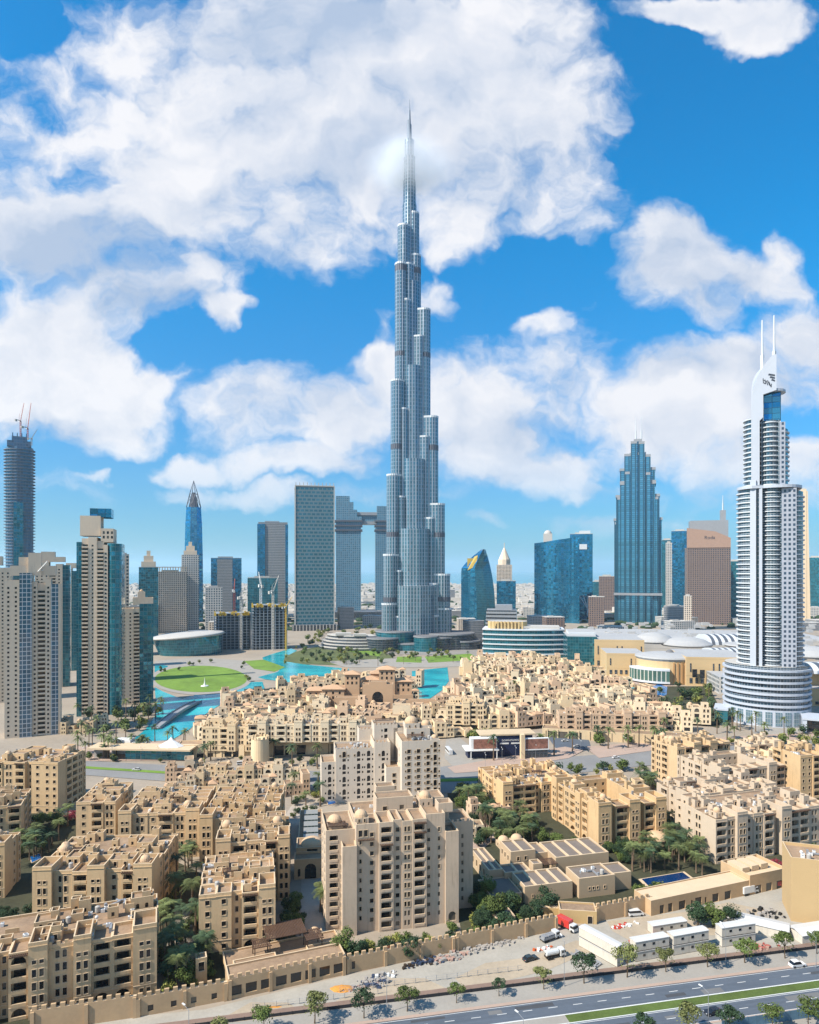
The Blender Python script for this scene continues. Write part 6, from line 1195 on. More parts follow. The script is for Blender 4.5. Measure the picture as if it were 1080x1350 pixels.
def palm_mesh(seed, h, n=24, fine=True):
    g = random.Random(seed); tr = MB(); bend = g.uniform(-.5, .5); pts = [(bend*(i/5)**2, 0, h*i/5) for i in range(6)]
    tr.ring([[(p[0]+r_*math.cos(2*math.pi*j/7), r_*math.sin(2*math.pi*j/7), p[2]) for j in range(7)] for p, r_ in zip(pts, (.42, .3, .26, .25, .27, .34))])
    c = MB(); top = (bend, 0, h)
    for i in range(n):
        a = 2*math.pi*i/n*2.618*2; up = g.uniform(-.35, 1.15); L = g.uniform(2.9, 4.0); da, ea = math.cos(a), math.sin(a); K = 6; sp = []
        for k in range(K+1):
            q = k/K; ang = up-q*q*1.9; sp.append((L*q*max(.25, math.cos(up*.8))*.95, L*q*math.sin(up)*.75-1.5*q*q*L*.35))
        for k in range(K):
            (r0, z0), (r1, z1) = sp[k], sp[k+1]
            if fine:
                for m_ in (0, .5):
                    r_, z_ = r0+(r1-r0)*m_, z0+(z1-z0)*m_; w_ = .85*math.sin(math.pi*min(.96, (k+m_)/K*.85+.12))+.12
                    for sg in (-1, 1):
                        px_, py_ = top[0]+r_*da, r_*ea; ex, ey = -ea*sg, da*sg; fx, fy = da*.5, ea*.5
                        c.quad((px_, py_, top[2]+z_), (px_+da*.17, py_+ea*.17, top[2]+z_), (px_+ex*w_+fx*w_+da*.06, py_+ey*w_+fy*w_+ea*.06, top[2]+z_-w_*.32), (px_+ex*w_+fx*w_, py_+ey*w_+fy*w_, top[2]+z_-w_*.32))
            else:
                w_ = .5*math.sin(math.pi*min(.95, k/K*.8+.15)); c.quad((top[0]+r0*da-ea*w_, r0*ea+da*w_, top[2]+z0-.12), (top[0]+r0*da+ea*w_, r0*ea-da*w_, top[2]+z0-.12), (top[0]+r1*da+ea*w_*.8, r1*ea-da*w_*.8, top[2]+z1), (top[0]+r1*da-ea*w_*.8, r1*ea+da*w_*.8, top[2]+z1))
    c.ring([[(top[0]+.35*math.cos(j), .35*math.sin(j), top[2]-.9) for j in range(6)], [(top[0]+.5*math.cos(j), .5*math.sin(j), top[2]-.1) for j in range(6)], [(top[0]+.1*math.cos(j), .1*math.sin(j), top[2]+.5) for j in range(6)]])
    return tr, c
def tree_mesh(seed, H_, rad, n, leaf, umb=False, trunk=.3):
    g = random.Random(seed); tr = MB(); th = H_*(.5 if umb else .36); tr.ring([[(r_*math.cos(2*math.pi*j/7)+dx, r_*math.sin(2*math.pi*j/7), z) for j in range(7)] for r_, z, dx in ((trunk, 0, 0), (trunk*.7, th*.5, .08), (trunk*.6, th, 0))])
    cl = []; k = 8 if umb else 15
    for i in range(k):
        a = g.uniform(0, 6.283); rr = rad*math.sqrt(g.random())*.72; z = (H_*.68+(1-(rr/rad)**2)*H_*.17+g.uniform(-.25, .25)) if umb else H_*(.32+.48*g.random()); 
        if not umb: rr *= math.sin(math.pi*min(1, max(.2, (z/H_-.15)*1.05)))
        cl.append((rr*math.cos(a), rr*math.sin(a), z, rad*g.uniform(.22, .48)))
    for c in cl[:8]: tr.tube((0, 0, th*.85), (c[0]*.8, c[1]*.8, c[2]-c[3]*.2), trunk*.32, n=4, r2=.05)
    c_ = MB()
    for i in range(n):
        cx, cy, cz, r_ = cl[i % len(cl)] if g.random() < .93 else (0, 0, H_*.6, rad*.8)
        while True:
            d = (g.uniform(-1, 1), g.uniform(-1, 1), g.uniform(-1, 1)); q = math.sqrt(sum(v*v for v in d))
            if .1 < q < 1: break
        f = r_*(.55+.5*g.random()**.6)/q; fz = .62 if umb else .85; x, y, z = cx+d[0]*f, cy+d[1]*f, cz+d[2]*f*fz
        nrm = Vector((d[0]+g.uniform(-.9,.9), d[1]+g.uniform(-.9,.9), d[2]+g.uniform(-.5,1.1))).normalized(); u = nrm.orthogonal().normalized(); v = nrm.cross(u); s_ = leaf*g.uniform(.6, 1.3); p = Vector((x, y, z))
        c_.quad(tuple(p-u*s_), tuple(p-v*s_*.6), tuple(p+u*s_), tuple(p+v*s_*.6))
    return tr, c_
def kindmesh(key, fn, mats):
    tr, c = fn; return (tr.mesh('trunk', [mats[0]]), [c.mesh('crown', [m]) for m in mats[1:]])
PK = {}
def proto(kind):
    if kind in PK: return PK[kind]
    L = []
    if kind == 'palm': L = [kindmesh(kind, palm_mesh(i, h), (M_palmt, M_palm, M_palmd)) for i, h in ((1, 6.5), (2, 8), (3, 9.2))]
    elif kind == 'farpalm': L = [kindmesh(kind, palm_mesh(i, h, 18, False), (M_palmt, M_palm, M_palmd)) for i, h in ((4, 8), (5, 10))]
    elif kind == 'shade': L = [kindmesh(kind, tree_mesh(i, 8, 4.2, 2400, .30), (M_bark, M_leafd, M_leaf)) for i in (11, 12, 13)]
    elif kind == 'street': L = [kindmesh(kind, tree_mesh(i, 5.4, 2.7, 1300, .2, True, .14), (M_bark, M_leaf, M_leafd, M_leafo)) for i in (21, 22, 23, 24, 25, 26)]
    elif kind == 'fartree': L = [kindmesh(kind, tree_mesh(i, 7.5, 4, 420, .62), (M_bark, M_leaf, M_leafd, M_leafy)) for i in (31, 32, 33)]
    elif kind == 'shrub': L = [kindmesh(kind, tree_mesh(i, 2.6, 1.9, 600, .22, False, .08), (M_bark, M_leaf, M_leafy, M_leafd)) for i in (41, 42)]
    elif kind == 'redshrub': L = [kindmesh(kind, tree_mesh(i, 2.8, 2.1, 700, .2, False, .08), (M_bark, M_red)) for i in (51, 52)]
    elif kind == 'rusttree': L = [kindmesh(kind, tree_mesh(61, 5, 2.8, 1500, .24, False, .15), (M_bark, M_rust))]
    PK[kind] = L; return L
NAMEK = {'palm': ('date_palm', 'palm', 'date palm'), 'farpalm': ('date_palm', 'palm', 'distant palm'), 'shade': ('shade_tree', 'tree', 'dense dark tree'), 'street': ('street_tree', 'tree', 'clipped street tree'), 'fartree': ('garden_tree', 'tree', 'round garden tree'), 'shrub': ('shrub', 'shrub', 'low green shrub'), 'redshrub': ('flowering_shrub', 'shrub', 'crimson shrub'), 'rusttree': ('rust_leaved_tree', 'tree', 'rust coloured tree')}
def flush():
    g = random.Random(77)
    for (kind, ph), L in PEND.items():
        L.sort(); nm, cat, ds = NAMEK[kind]; pr = proto(kind); n = len(L)
        for i, (px, x, y, z, s_) in enumerate(L):
            lab = f'{ds}, {ordn(i, n)} of its kind by {ph}' if n > 1 else f'{ds} by {ph}'
            t = empty(nm, (x, y, z), g.uniform(0, 6.28), lab, cat, {'palm': 'date palms between the blocks', 'farpalm': 'palms on the boulevard and the lake shore', 'shade': 'dark shade trees', 'street': 'clipped trees along the near street', 'fartree': 'garden trees seen from afar', 'shrub': 'low shrubs', 'redshrub': 'crimson flowering shrubs'}.get(kind))
            t.scale = (s_, s_, s_*g.uniform(.9, 1.12)); tr, cr = pr[g.randrange(len(pr))]
            put('trunk', tr, t); put('crown', cr[min(len(cr)-1, int(g.random()**1.3*len(cr)))], t)
rg = random.Random(5)
for px, py, s_ in [(415,1350,1.2),(480,1343,1.05),(537,1334,1.0),(602,1323,.75),(658,1314,.75),(717,1305,.95),(770,1297,1.2),(827,1289,1.25),(878,1282,1.0),(933,1275.5,1.05),(982,1270,1.15),(1035,1264,1.1),(1077,1258,1.0),(348,1362,1.0),(285,1374,.9)]: plant('street', px, py, s_*1.2, .16, cond=False)
for px, py, s_ in [(846,1376,1.0),(906,1368,1.15),(962,1365,1.05),(1018,1358,1.0),(1066,1356,1.1)]: plant('street', px, py, s_*1.2, .16, cond=False)
for px, py, s_ in [(920,1221,.95),(940,1222,1.05),(964,1219,.85),(722,1200,1.05),(708,1212,.8),(642,1186,1.0),(630,1200,.8),(655,1214,1.25),(672,1206,.9),(640,1222,.7),(246,1300,.8),(452,1262,1.0),(470,1268,.8),(541,1264,.85),(500,1262,.5),(575,1256,.5),(600,1248,.5),(372,1240,.7),(392,1226,.7),(560,1258,.4),(610,1068,1.1),(622,1076,1.2),(634,1066,1.1),(645,1075,1),(655,1082,.9),(700,1100,.9),(716,1112,.8),(735,1120,.9),(760,1124,.8),(820,1120,.7),(350,1250,.6)]: plant('shade', px, py, s_, cond=False)
plant('rusttree', 516, 1262, .75, cond=False); plant('rusttree', 702, 1090, 1.15, cond=False); plant('rusttree', 340, 1243, .55, cond=False)
for px, py in [(92,1083),(99,1080),(106,1084),(1008,1146),(1024,1146),(1036,1150),(220,1268),(1016,1160)]: plant('redshrub', px, py, rg.uniform(.9, 1.5), cond=False)
GP = [([(378,1040),(425,1030),(425,1072),(385,1078)], 'palm', 5, (.9, 1.2)), ([(378,1045),(425,1035),(425,1075),(385,1080)], 'shrub', 10, (.9, 1.4)), ([(440,842),(640,838),(655,866),(560,876),(450,874)], 'fartree', 54, (.6, 1.0)), ([(380,858),(640,866),(640,878),(440,880)], 'farpalm', 16, (.8, 1.2)), ([(205,1195),(262,1180),(262,1305),(214,1310)], 'palm', 10, (.9, 1.3)), ([(228,1140),(262,1130),(262,1185),(228,1190)], 'palm', 7, (.8, 1.1)), ([(100,1000),(420,1003),(420,1015),(100,1003)], 'fartree', 14, (.4, .7)), ([(600,1042),(700,1024),(712,1032),(610,1052)], 'fartree', 16, (.5, .9)), ([(700,1020),(860,1006),(870,1018),(720,1034)], 'fartree', 18, (.5, .9)), ([(445,1245),(600,1222),(605,1246),(450,1278)], 'shrub', 20, (.7, 1.2)), ([(0,1078),(96,1078),(100,1092),(60,1128),(30,1145),(0,1150)], 'palm', 20, (.8, 1.15)), ([(0,1085),(60,1082),(90,1090),(60,1120),(0,1140)], 'shade', 9, (.5, .8)), ([(0,1205),(40,1200),(44,1225),(0,1230)], 'shade', 4, (.4, .6)), ([(208,1190),(240,1160),(262,1170),(256,1300),(225,1300),(212,1262)], 'palm', 15, (.95, 1.3)),
 ([(210,1190),(262,1180),(262,1310),(215,1312)], 'shrub', 16, (.7, 1.3)), ([(262,1250),(345,1236),(352,1262),(270,1292)], 'shrub', 12, (.7, 1.3)), ([(270,1262),(320,1250),(322,1270),(272,1285)], 'palm', 4, (.9, 1.1)), ([(372,1180),(398,1175),(398,1250),(370,1250)], 'shade', 6, (.4, .65)), ([(420,1200),(436,1190),(438,1250),(425,1255)], 'palm', 4, (.9, 1.2)), ([(408,1080),(428,1075),(430,1110),(412,1100)], 'palm', 3, (1.0, 1.3)),
 ([(600,1050),(650,1060),(740,1120),(735,1135),(690,1118),(640,1115),(612,1090)], 'palm', 34, (.8, 1.15)), ([(600,1060),(660,1060),(730,1110),(690,1130),(640,1130),(612,1110)], 'shade', 14, (.4, .75)), ([(612,1180),(690,1200),(700,1225),(620,1240)], 'shade', 8, (.5, .9)), ([(615,1215),(690,1215),(700,1228),(620,1243)], 'shrub', 12, (.8, 1.3)),
 ([(828,1130),(920,1125),(935,1160),(905,1148),(835,1158)], 'palm', 26, (.75, 1.05)), ([(880,1080),(908,1080),(912,1140),(880,1135)], 'palm', 12, (.9, 1.2)), ([(870,1075),(905,1075),(905,1120),(875,1130)], 'shade', 7, (.5, .7)), ([(830,1178),(950,1165),(1000,1150),(1010,1160),(870,1198)], 'shrub', 24, (.8, 1.3)), ([(730,1128),(830,1120),(830,1140),(760,1140)], 'shade', 8, (.4, .6)), ([(760,1120),(880,1105),(880,1125),(770,1130)], 'shrub', 10, (.9, 1.3)),
 ([(820,1030),(868,1020),(868,1070),(835,1068)], 'palm', 14, (.9, 1.3)), ([(975,1030),(1060,1028),(1062,1070),(1020,1066)], 'shade', 8, (.5, .8)), ([(780,1040),(870,1030),(870,1070),(800,1068)], 'shrub', 12, (1, 1.6)), ([(1050,1095),(1080,1095),(1080,1140),(1055,1140)], 'shade', 3, (.5, .7)),
 ([(100,985),(245,975),(250,1004),(105,1006)], 'farpalm', 20, (.95, 1.25)), ([(250,1000),(420,1000),(430,1014),(250,1010)], 'farpalm', 7, (1.0, 1.3)), ([(110,938),(170,930),(210,940),(200,965),(150,975),(100,970)], 'fartree', 22, (.8, 1.2)), ([(70,940),(160,950),(170,985),(80,990)], 'farpalm', 14, (1, 1.3)), ([(165,945),(235,925),(240,935),(190,960)], 'farpalm', 9, (1.1, 1.5)),
 ([(206,884),(260,872),(325,876),(330,900),(326,905),(318,885),(262,876),(212,892)], 'fartree', 14, (.5, .8)), ([(374,878),(378,862),(398,850),(432,842),(500,850),(520,868),(470,880),(410,876)], 'fartree', 74, (.6, 1.1)), ([(395,846),(440,828),(505,830),(505,842),(430,850)], 'fartree', 26, (.6, 1.1)), ([(505,848),(560,850),(600,862),(600,868),(520,866)], 'fartree', 12, (.7, 1.1)),
 ([(848,928),(880,905),(935,905),(950,935),(948,960),(900,952),(870,948)], 'fartree', 40, (.7, 1.2)), ([(855,925),(940,915),(950,960),(880,950)], 'farpalm', 16, (.9, 1.3)), ([(950,972),(1080,966),(1080,985),(960,985)], 'fartree', 16, (.6, 1.0)), ([(870,960),(1060,955),(1070,975),(880,980)], 'farpalm', 14, (1.0, 1.3)), ([(620,1000),(760,985),(770,992),(640,1010)], 'farpalm', 7, (1.2, 1.5)), ([(600,960),(640,955),(650,975),(600,985)], 'fartree', 9, (.7, 1.1)), ([(770,965),(880,962),(890,978),(780,985)], 'fartree', 18, (.7, 1.1)), ([(780,975),(880,972),(890,990),(790,994)], 'farpalm', 8, (1.1, 1.4)),
 ([(300,930),(540,905),(560,940),(470,965),(300,975)], 'fartree', 20, (.5, .9)), ([(600,900),(800,890),(880,950),(700,960),(600,950)], 'fartree', 34, (.5, .95)), ([(610,885),(790,890),(860,950),(640,950)], 'farpalm', 30, (.9, 1.2)), ([(380,835),(500,828),(500,838),(390,846)], 'fartree', 12, (1, 1.5))]
MORE = {'palm': 1.12, 'shade': 2.0, 'shrub': 1.3, 'fartree': .88, 'farpalm': 1.0}
def do_plants():
    for P_, kind, n, (a, c) in GP:
        xs = [p[0] for p in P_]; ys = [p[1] for p in P_]; k = 0; tries = 0
        n = int(n*MORE.get(kind, 1))
        while k < n and tries < n*30:
            tries += 1; px, py = rg.uniform(min(xs), max(xs)), rg.uniform(min(ys), max(ys))
            if not inpoly(px, py, P_): continue
            x, y = at(px, py)
            if not free(x, y, 1.2): continue
            plant(kind, px, py, rg.uniform(a, c), .1); k += 1
    flush()
# ---------------------------------------------------------------- the old town island: villas, walls, palace
M_villa = [mat('villa_sand', (.74, .57, .36), .9, var=.08, scale=.1, obj_var=.25, streak=.15), mat('villa_pale', (.78, .64, .45), .9, var=.08, scale=.1, obj_var=.2), mat('villa_pink', (.66, .47, .32), .9, var=.08, scale=.1, obj_var=.2)]
def hip(B, x0, y0, x1, y1, z, h=1.6, o=.6, pyramid=False):
    b = MB(); x0, y0, x1, y1 = x0-o, y0-o, x1+o, y1+o; m = min(x1-x0, y1-y0)/2; b.box(x0, y0, z-.25, x1, y1, z, 0, True)
    if x1-x0 >= y1-y0: r0, r1 = (x0+m, (y0+y1)/2), (x1-m+.01, (y0+y1)/2)
    else: r0, r1 = ((x0+x1)/2, y0+m), ((x0+x1)/2, y1-m+.01)
    t0, t1 = (*r0, z+h), (*r1, z+h); z += .002
    if x1-x0 >= y1-y0: b.poly([(x0,y0,z),(x1,y0,z),t1,t0]); b.poly([(x1,y1,z),(x0,y1,z),t0,t1]); b.poly([(x0,y1,z),(x0,y0,z),t0]); b.poly([(x1,y0,z),(x1,y1,z),t1])
    else: b.poly([(x1,y0,z),(x1,y1,z),t1,t0]); b.poly([(x0,y1,z),(x0,y0,z),t0,t1]); b.poly([(x0,y0,z),(x1,y0,z),t0]); b.poly([(x1,y1,z),(x0,y1,z),t1])
    b.build('tiled_roof', M_tile, B.root)
def villa_proto(i):
    g = random.Random(100+i); B = Bld('town_house', (0, 0), 0, 'villa %d' % i, 'house', 'sand coloured houses of the old town island', M_villa[i % 3]); n = g.choice([3, 4, 4, 5]); x = 0
    for k in range(n):
        w_, d_ = g.uniform(4.2, 6.5), g.uniform(6, 11); h = g.choice([4, 7.2, 7.2, 10.4, 10.4, 13.4])*.94; y = g.uniform(-1.5, 1.5)
        fl = int(h/3.2); f = []; l = []
        for j in range(fl):
            z = j*3.15+.7; top = j == fl-1
            if g.random() < .35: f.append((w_/2, z-.1, w_*.55, 2.2, 'p' if not top else 'a'))
            else: f += [(w_*.3, z+.1, 1.0, 1.7, 'a' if top else 'p'), (w_*.7, z+.1, 1.0, 1.7, 'a' if top else 'p')]
            l.append((d_*.5, z+.2, 1.1, 1.6, 'p'))
        B.block(x, y, x+w_, y+d_, 0, h+g.uniform(-.2, .2), f=f, l=l if k == 0 else (), par=.8, t=.3)
        if g.random() < .35: B.block(x+.7, y+d_*.4, x+w_-.7, y+d_*.85, h-1, h+2.2, par=.5, t=.2, f=[((w_-1.4)/2, h-.2, 1.1, 1.6, 'a')])
        elif g.random() < .16: hip(B, x+.4, y+.4, x+w_-.4, y+d_*.5, h+.35, 1.5)
        if g.random() < .5: B.w.box(x+.9, y+1.2, h-.9, x+1.9, y+2.1, h+.3+g.random(), 0)
        x += w_-.02
    if g.random() < .5: B.domed(x*.5, 5, 8, 3.2, 2.2, 1.3)
    return B.finish(26), x
VP = [villa_proto(i) for i in range(14)]
kidsof = {r: list(r.children) for r, _ in VP}
ISL = [(238,985),(265,955),(290,934),(345,917),(385,905),(455,899),(528,902),(531,925),(562,934),(588,917),(601,897),(606,880),(640,874),(700,873),(762,880),(768,898),(800,905),(830,925),(872,945),(905,968),(830,962),(735,968),(700,972),(640,966),(600,972),(560,975),(470,985),(330,990),(250,1000)]
BIG = []
def isl_row(px, py, z0, spec, depth, floors, rz, label, seed, **kw):
    o_ = at(px, py, z0); return oldtown(o_, R(rz), spec, depth, floors, label, seed=seed, z0=z0, fh=3.5, wall=M_villa[seed % 3], group='long rows of the old town island', name='terrace_row', cat='terrace', **kw)
isl_row(266, 990, 4, [('D',5),('W',6),('B',5),('P',5),('W',6),('P',4.6)], 16, 4, 0, 'pinkish island row with square and arched windows above the boulevard, left end', 3, pent=4, perg=0)
isl_row(327, 979, 10, [('B',6),('P',5),('W',6),('B',6),('D',5),('P',5),('B',5),('W',6),('P',5),('B',6),('W',6),('P',5),('B',5)], 16, 3, 2, 'long island row standing on the wall between the round stone towers', 4, pent=9, perg=1, domes=3)
isl_row(737, 962, 5, [('D',5),('B',6),('P',5),('B',6),('W',6),('B',5),('D',5),('B',6),('P',5),('B',6),('W',6),('B',6),('P',5),('B',5)], 12, 3, -3, 'long low island row on the wall above the tunnel mouths', 5, pent=6, perg=0, domes=1)
isl_row(588, 955, 4, [('W',6),('B',6),('P',5),('B',5),('W',5)], 14, 4, -4, 'island block with dark glass corners behind the billboard pavilion', 6, pent=4, perg=0, domes=0)
isl_row(800, 938, 3, [('P',5),('W',5),('B',5),('P',4)], 14, 4, 4, 'taller island block with a square tower facing the blue hotel pool', 7, pent=4, perg=0, domes=0)
# ramparts
def rampart(a, c, h, label, ops=(), towers=(), opw=9, oph=6):
    x0, y0 = at(*a); x1, y1 = at(*c); L = math.hypot(x1-x0, y1-y0); B = Bld('rampart', (x0, y0), math.atan2(y1-y0, x1-x0), label, 'wall', None, M_villa[0]); B.block(0, 0, L, 12, 0, h, par=.6, f=[(L*q, .1, opw, oph, 'p') for q in ops]); FOOT.append((x0, y0, math.atan2(y1-y0, x1-x0), L, 12))
    for u in range(3, int(L), 7): B.w.box(u, -.5, 0, u+.8, .01, h-.5, 0)
    B.finish()
rampart((322, 998), (472, 992), 10, 'tall plain island wall carrying the long row', ops=(.32, .52, .8)); rampart((715, 972), (905, 984), 6.5, 'long island wall with two wide tunnel mouths', ops=(.09, .22, .83), opw=12, oph=4.6); rampart((285, 998), (322, 999), 7.5, 'short wall with a wide dark tunnel mouth left of the round towers', ops=(.55,), opw=9, oph=5.5); rampart((234, 1000), (284, 998), 8, 'low shop front with white framed windows left of the tunnel', ops=(.3, .6, .85), opw=4, oph=2.4)
for px, py, r_, h, lab in ((343, 1004, 5.2, 14, 'fat round stone tower with a toothed top, beside the dark tunnel'), (409, 992, 4.8, 11, 'second round stone tower, right of the fat one')):
    x, y = at(px, py); t = empty('round_tower', (x, y, 0), 0, lab, 'tower', 'round stone towers of the island wall'); b = MB(); b.cyl(0, 0, 0, h, r_*1.08, 0, 24, r_); b.build('wall', M_villa[0], t); b = MB()
    for i in range(12): a = i*30; P4 = [(rr*math.cos(R(q)), rr*math.sin(R(q))) for rr, q in ((r_+.1, a), (r_+.1, a+17), (r_-.7, a+17), (r_-.7, a))]; b.prism(P4, h-.01, h+1.5, 0)
    b.build('battlement', M_villa[0], t); FOOT.append((x-r_, y-r_, 0, 2*r_, 2*r_))
# palace with the great arch
x, y = at(478, 937, 4); B = Bld('palace_hotel', (x, y, 3), R(0), 'palace like hotel with pink tiled roofs and a great pointed arch, on the island', 'hotel', None, mat('palace_stone', (.56,.37,.23), .9, var=.07)); FOOT.append((x-50, y-3, 0, 110, 50))
B.block(0, 0, 5, 9, 0, 22, par=.8); B.block(5, 0, 19, 9, 0, 24, f=[(7, .1, 8.6, 16, 'a')], par=.8); B.block(19, 0, 24, 9, 0, 22, par=.8); B.block(24, 2, 58, 8, 0, 9, f=[(3+i*4.2, .1, 2.8, 6, 'a') for i in range(8)], par=.6); B.block(-22, 3, 0, 10, 0, 11, f=[(3+i*4.2, .1, 2.6, 5, 'a') for i in range(5)], par=.6)
for (a, c, w_, d_, h) in ((-16, 22, 12, 12, 26), (-2, 26, 14, 12, 21), (12, 22, 13, 13, 30), (25, 24, 14, 12, 20), (-34, 16, 18, 14, 15), (-48, 26, 16, 12, 12), (4, 40, 18, 12, 24)):
    B.block(a, c, a+w_, c+d_, 0, h, f=[(w_*q, h-4, 1.6, 2.4, 'p') for q in (.2, .5, .8)]+[(w_*q, h-8, 1.6, 2.4, 'p') for q in (.2, .5, .8)], l=[(d_*.5, h-4, 1.6, 2.2, 'p')], par=0); hip(B, a, c, a+w_, c+d_, h+.3, 2.6, 1.1)
B.block(-46, 20, 40, 34, 0, 10, par=.8); B.finish(60)
# villas
PLAC = []; gv = random.Random(9); D = 446.
while D < 850:
    row = []; X = -330*D/F; py = EYE*F/D+HZ; sp = 25.5
    while X < 380*D/F:
        x, y = X+gv.uniform(-2, 2), D+gv.uniform(-3, 3); px, pyy = x*F/y+CX, EYE*F/y+HZ
        inside = inpoly(px, pyy, ISL); g_ = all(not inpoly(px, pyy, q) for q in lake)
        if inside and g_ and free(x+8, y+4, 4): PLAC.append((x, y))
        X += sp
    D += 20
LMI = [(m[0], m[1], m[2]) for m in LMK if m[2] in ('the island middle street','the island north tip','the island east side','the island front row','the island west roofs','the great arch','the island south row','the turquoise basin','the blue hotel pool','the upper lake bay','the lower lake arm','the first billboard','the island tunnel mouth','the navy billboard wall','the lakeside pavilion')]
def by_landmark(items, LMs):
    G_ = {}
    for it in items: lm = min(LMs, key=lambda q: (at(q[0], q[1])[0]-it[0])**2+(at(q[0], q[1])[1]-it[1])**2); G_.setdefault(lm[2], []).append(it)
    return G_
used = set(); LOOK = ['sandy house', 'pale house', 'pinkish house', 'sand house', 'cream house', 'pink toned house', 'golden sand house', 'whitish house', 'rosy house', 'beige house', 'ivory house', 'reddish sand house', 'warm sand house', 'light house']
ASG = [(x, y, gv.randrange(14)) for x, y in PLAC]
for ph, L in by_landmark(ASG, LMI).items():
    byv = {}
    for it in L: byv.setdefault(it[2], []).append(it)
    for v, L2_ in byv.items():
        L2_.sort(key=lambda q: q[0]/q[1])
        for i, (x, y, _) in enumerate(L2_):
            r, W_ = VP[v]; o_ = r if v not in used else copy_tree(r, None, kidsof | {c: [] for c in kidsof[r]}); used.add(v)
            o_.location = (x, y, gv.uniform(0, 2.5)); o_.scale = (1.28, 1.28, gv.uniform(1.0, 1.3)); o_.rotation_euler[2] = R(gv.choice([-6, 2, 8, 14, 22, -14])) if gv.random() < .85 else R(90); o_['label'] = f'{LOOK[v]} with stepped roofs, {ordn(i, len(L2_))} by {ph}' if len(L2_) > 1 else f'{LOOK[v]} with stepped flat roofs by {ph}'
            FOOT.append((x, y, o_.rotation_euler[2], W_*1.25, 11))
for v, (r, _) in enumerate(VP):
    if v not in used:
        for c in list(r.children): bpy.data.objects.remove(c)
        bpy.data.objects.remove(r)
# small houses in front of the boulevard, between the big blocks
SM = [(232,1032),(258,1028),(286,1030),(312,1036),(334,1030),(346,1048),(232,1052),(262,1046),(290,1050),(380,1052),(362,1034),(118,962),(92,968),(74,962),(640,1086),(604,1108),(1016,1010),(1044,1004),(1070,1012),(984,1008),(690,1040),(820,1052)]
for i, (px, py) in enumerate(SM):
    if not VP: break
    cand = [v for v in used]; v = cand[(i*5+2) % len(cand)]; r, W_ = VP[v]; x, y = at(px, py)
    if any(math.hypot(x-f[0], y-f[1]) < 2 for f in FOOT): pass
    c = copy_tree(r, None, kidsof | {q: [] for q in kidsof[r]}); c.location = (x-6, y, 0); c.rotation_euler[2] = R(rg.choice([6, 12, 18])); c.scale = (.85, .85, .85)
    c['label'] = 'low flat roofed house, %s of those before the boulevard' % ordn(sorted(SM).index((px, py)), len(SM)); c['group'] = 'small houses in front of the boulevard'; FOOT.append((x-6, y, R(10), W_*.85, 8))
# lakeside glass pavilion with white tent, billboard pavilion
x, y = at(162, 1003); B = Bld('lakeside_pavilion', (x, y), R(-4), 'long flat roofed glass pavilion with a white tent roof beside the lake', 'pavilion', None, mat('pavilion_grey', (.4,.38,.36), .8)); FOOT.append((x, y, 0, 38, 12))
b = MB(); b.box(0, 3, 0, 40, 12, 6.4); b.build('glass_wall', G_teal, B.root); B.w.box(-22, -1, 6.5, 42, 13, 7.5, 2, True); B.w.box(-20, 4, 0, -14, 10, 6.5, 0); b = MB(); b.ring([[(27+8*math.cos(a), 7+5*math.sin(a), 7.6) for a in [i*math.pi/4 for i in range(8)]], [(27+2*math.cos(a), 7+1.2*math.sin(a), 11) for a in [i*math.pi/4 for i in range(8)]], [(27+.2*math.cos(a), 7+.2*math.sin(a), 13) for a in [i*math.pi/4 for i in range(8)]]]); b.build('tent_roof', M_white, B.root); b = MB(); b.box(-14, 13.5, 0, -2, 20, 9); b.box(-1, 13.5, 0, 8, 20, 7.6); b.build('white_block', M_white, B.root); B.finish()
x, y = at(622, 1001); B = Bld('billboard_pavilion', (x, y), R(6), 'pavilion with a slanted picture billboard and a navy wall of white letters', 'pavilion', None, mat('navy_wall', (.012,.022,.07), .4), M_trim); FOOT.append((x-4, y, 0, 46, 16))
B.block(-2, 2, 16, 10, 0, 5.2, par=.2, t=.1); b = MB(); b.box(-4, -2, 5.3, 16.5, 11, 5.9, 0, True); [b.box(u, -1.9, 0, u+.5, -1.4, 5.3) for u in (-1, 15)]; b.build('white_slab', M_white, B.root); B.block(15, 4, 39, 16, 0, 13, par=.3); b = MB(); b.box(6, 3.4, 13.05, 41, 17, 13.9, 0, True); b.build('roof', mat('tan_roof', (.60,.46,.30), .85), B.root)
M_pic = mat('billboard_picture', (.30,.14,.10), .6, var=.9, scale=.35, fine=1.1); b = MB(); b.box(-.5, -.6, 6, 15.5, 5, 12.6); b.build('billboard_frame', M_white, B.root); b = MB(); b.quad((1, -.63, 6.3), (15.2, -.63, 6.3), (15.2, -.63, 12.2), (1, -.63, 12.2)); b.build('billboard_picture', M_pic, B.root)
lettering('DOWNTOWN', 1.6, (25, 3.9, 9.4), 90, B.root, M_white); b = MB(); b.box(18.5, 3.9, 7.6, 24, 3.98, 8.5); b.box(25.5, 3.9, 7.6, 31, 3.98, 8.5); b.build('white_lines', M_white, B.root); B.finish()
x, y = at(692, 1001); t = empty('billboard', (x, y, 0), R(8), 'second billboard with a reddish picture between a sand pier and trees', 'billboard'); b = MB(); b.box(-2.4, -.4, 0, 0, 2.4, 15); b.build('pier', M_villa[0], t); b = MB(); b.box(.4, 1, 0, 15, 8, 5, 0); b.build('glass_base', G_dark, t); b = MB(); b.box(0, .4, 5.2, 15.4, 2.2, 12.4, 0, True); b.build('frame', M_white, t); b = MB(); b.quad((.6, .37, 6.0), (14.8, .37, 6.0), (14.8, .37, 12), (.6, .37, 12)); b.build('picture', M_pic, t); FOOT.append((x-3, y, 0, 18, 9))
do_plants()
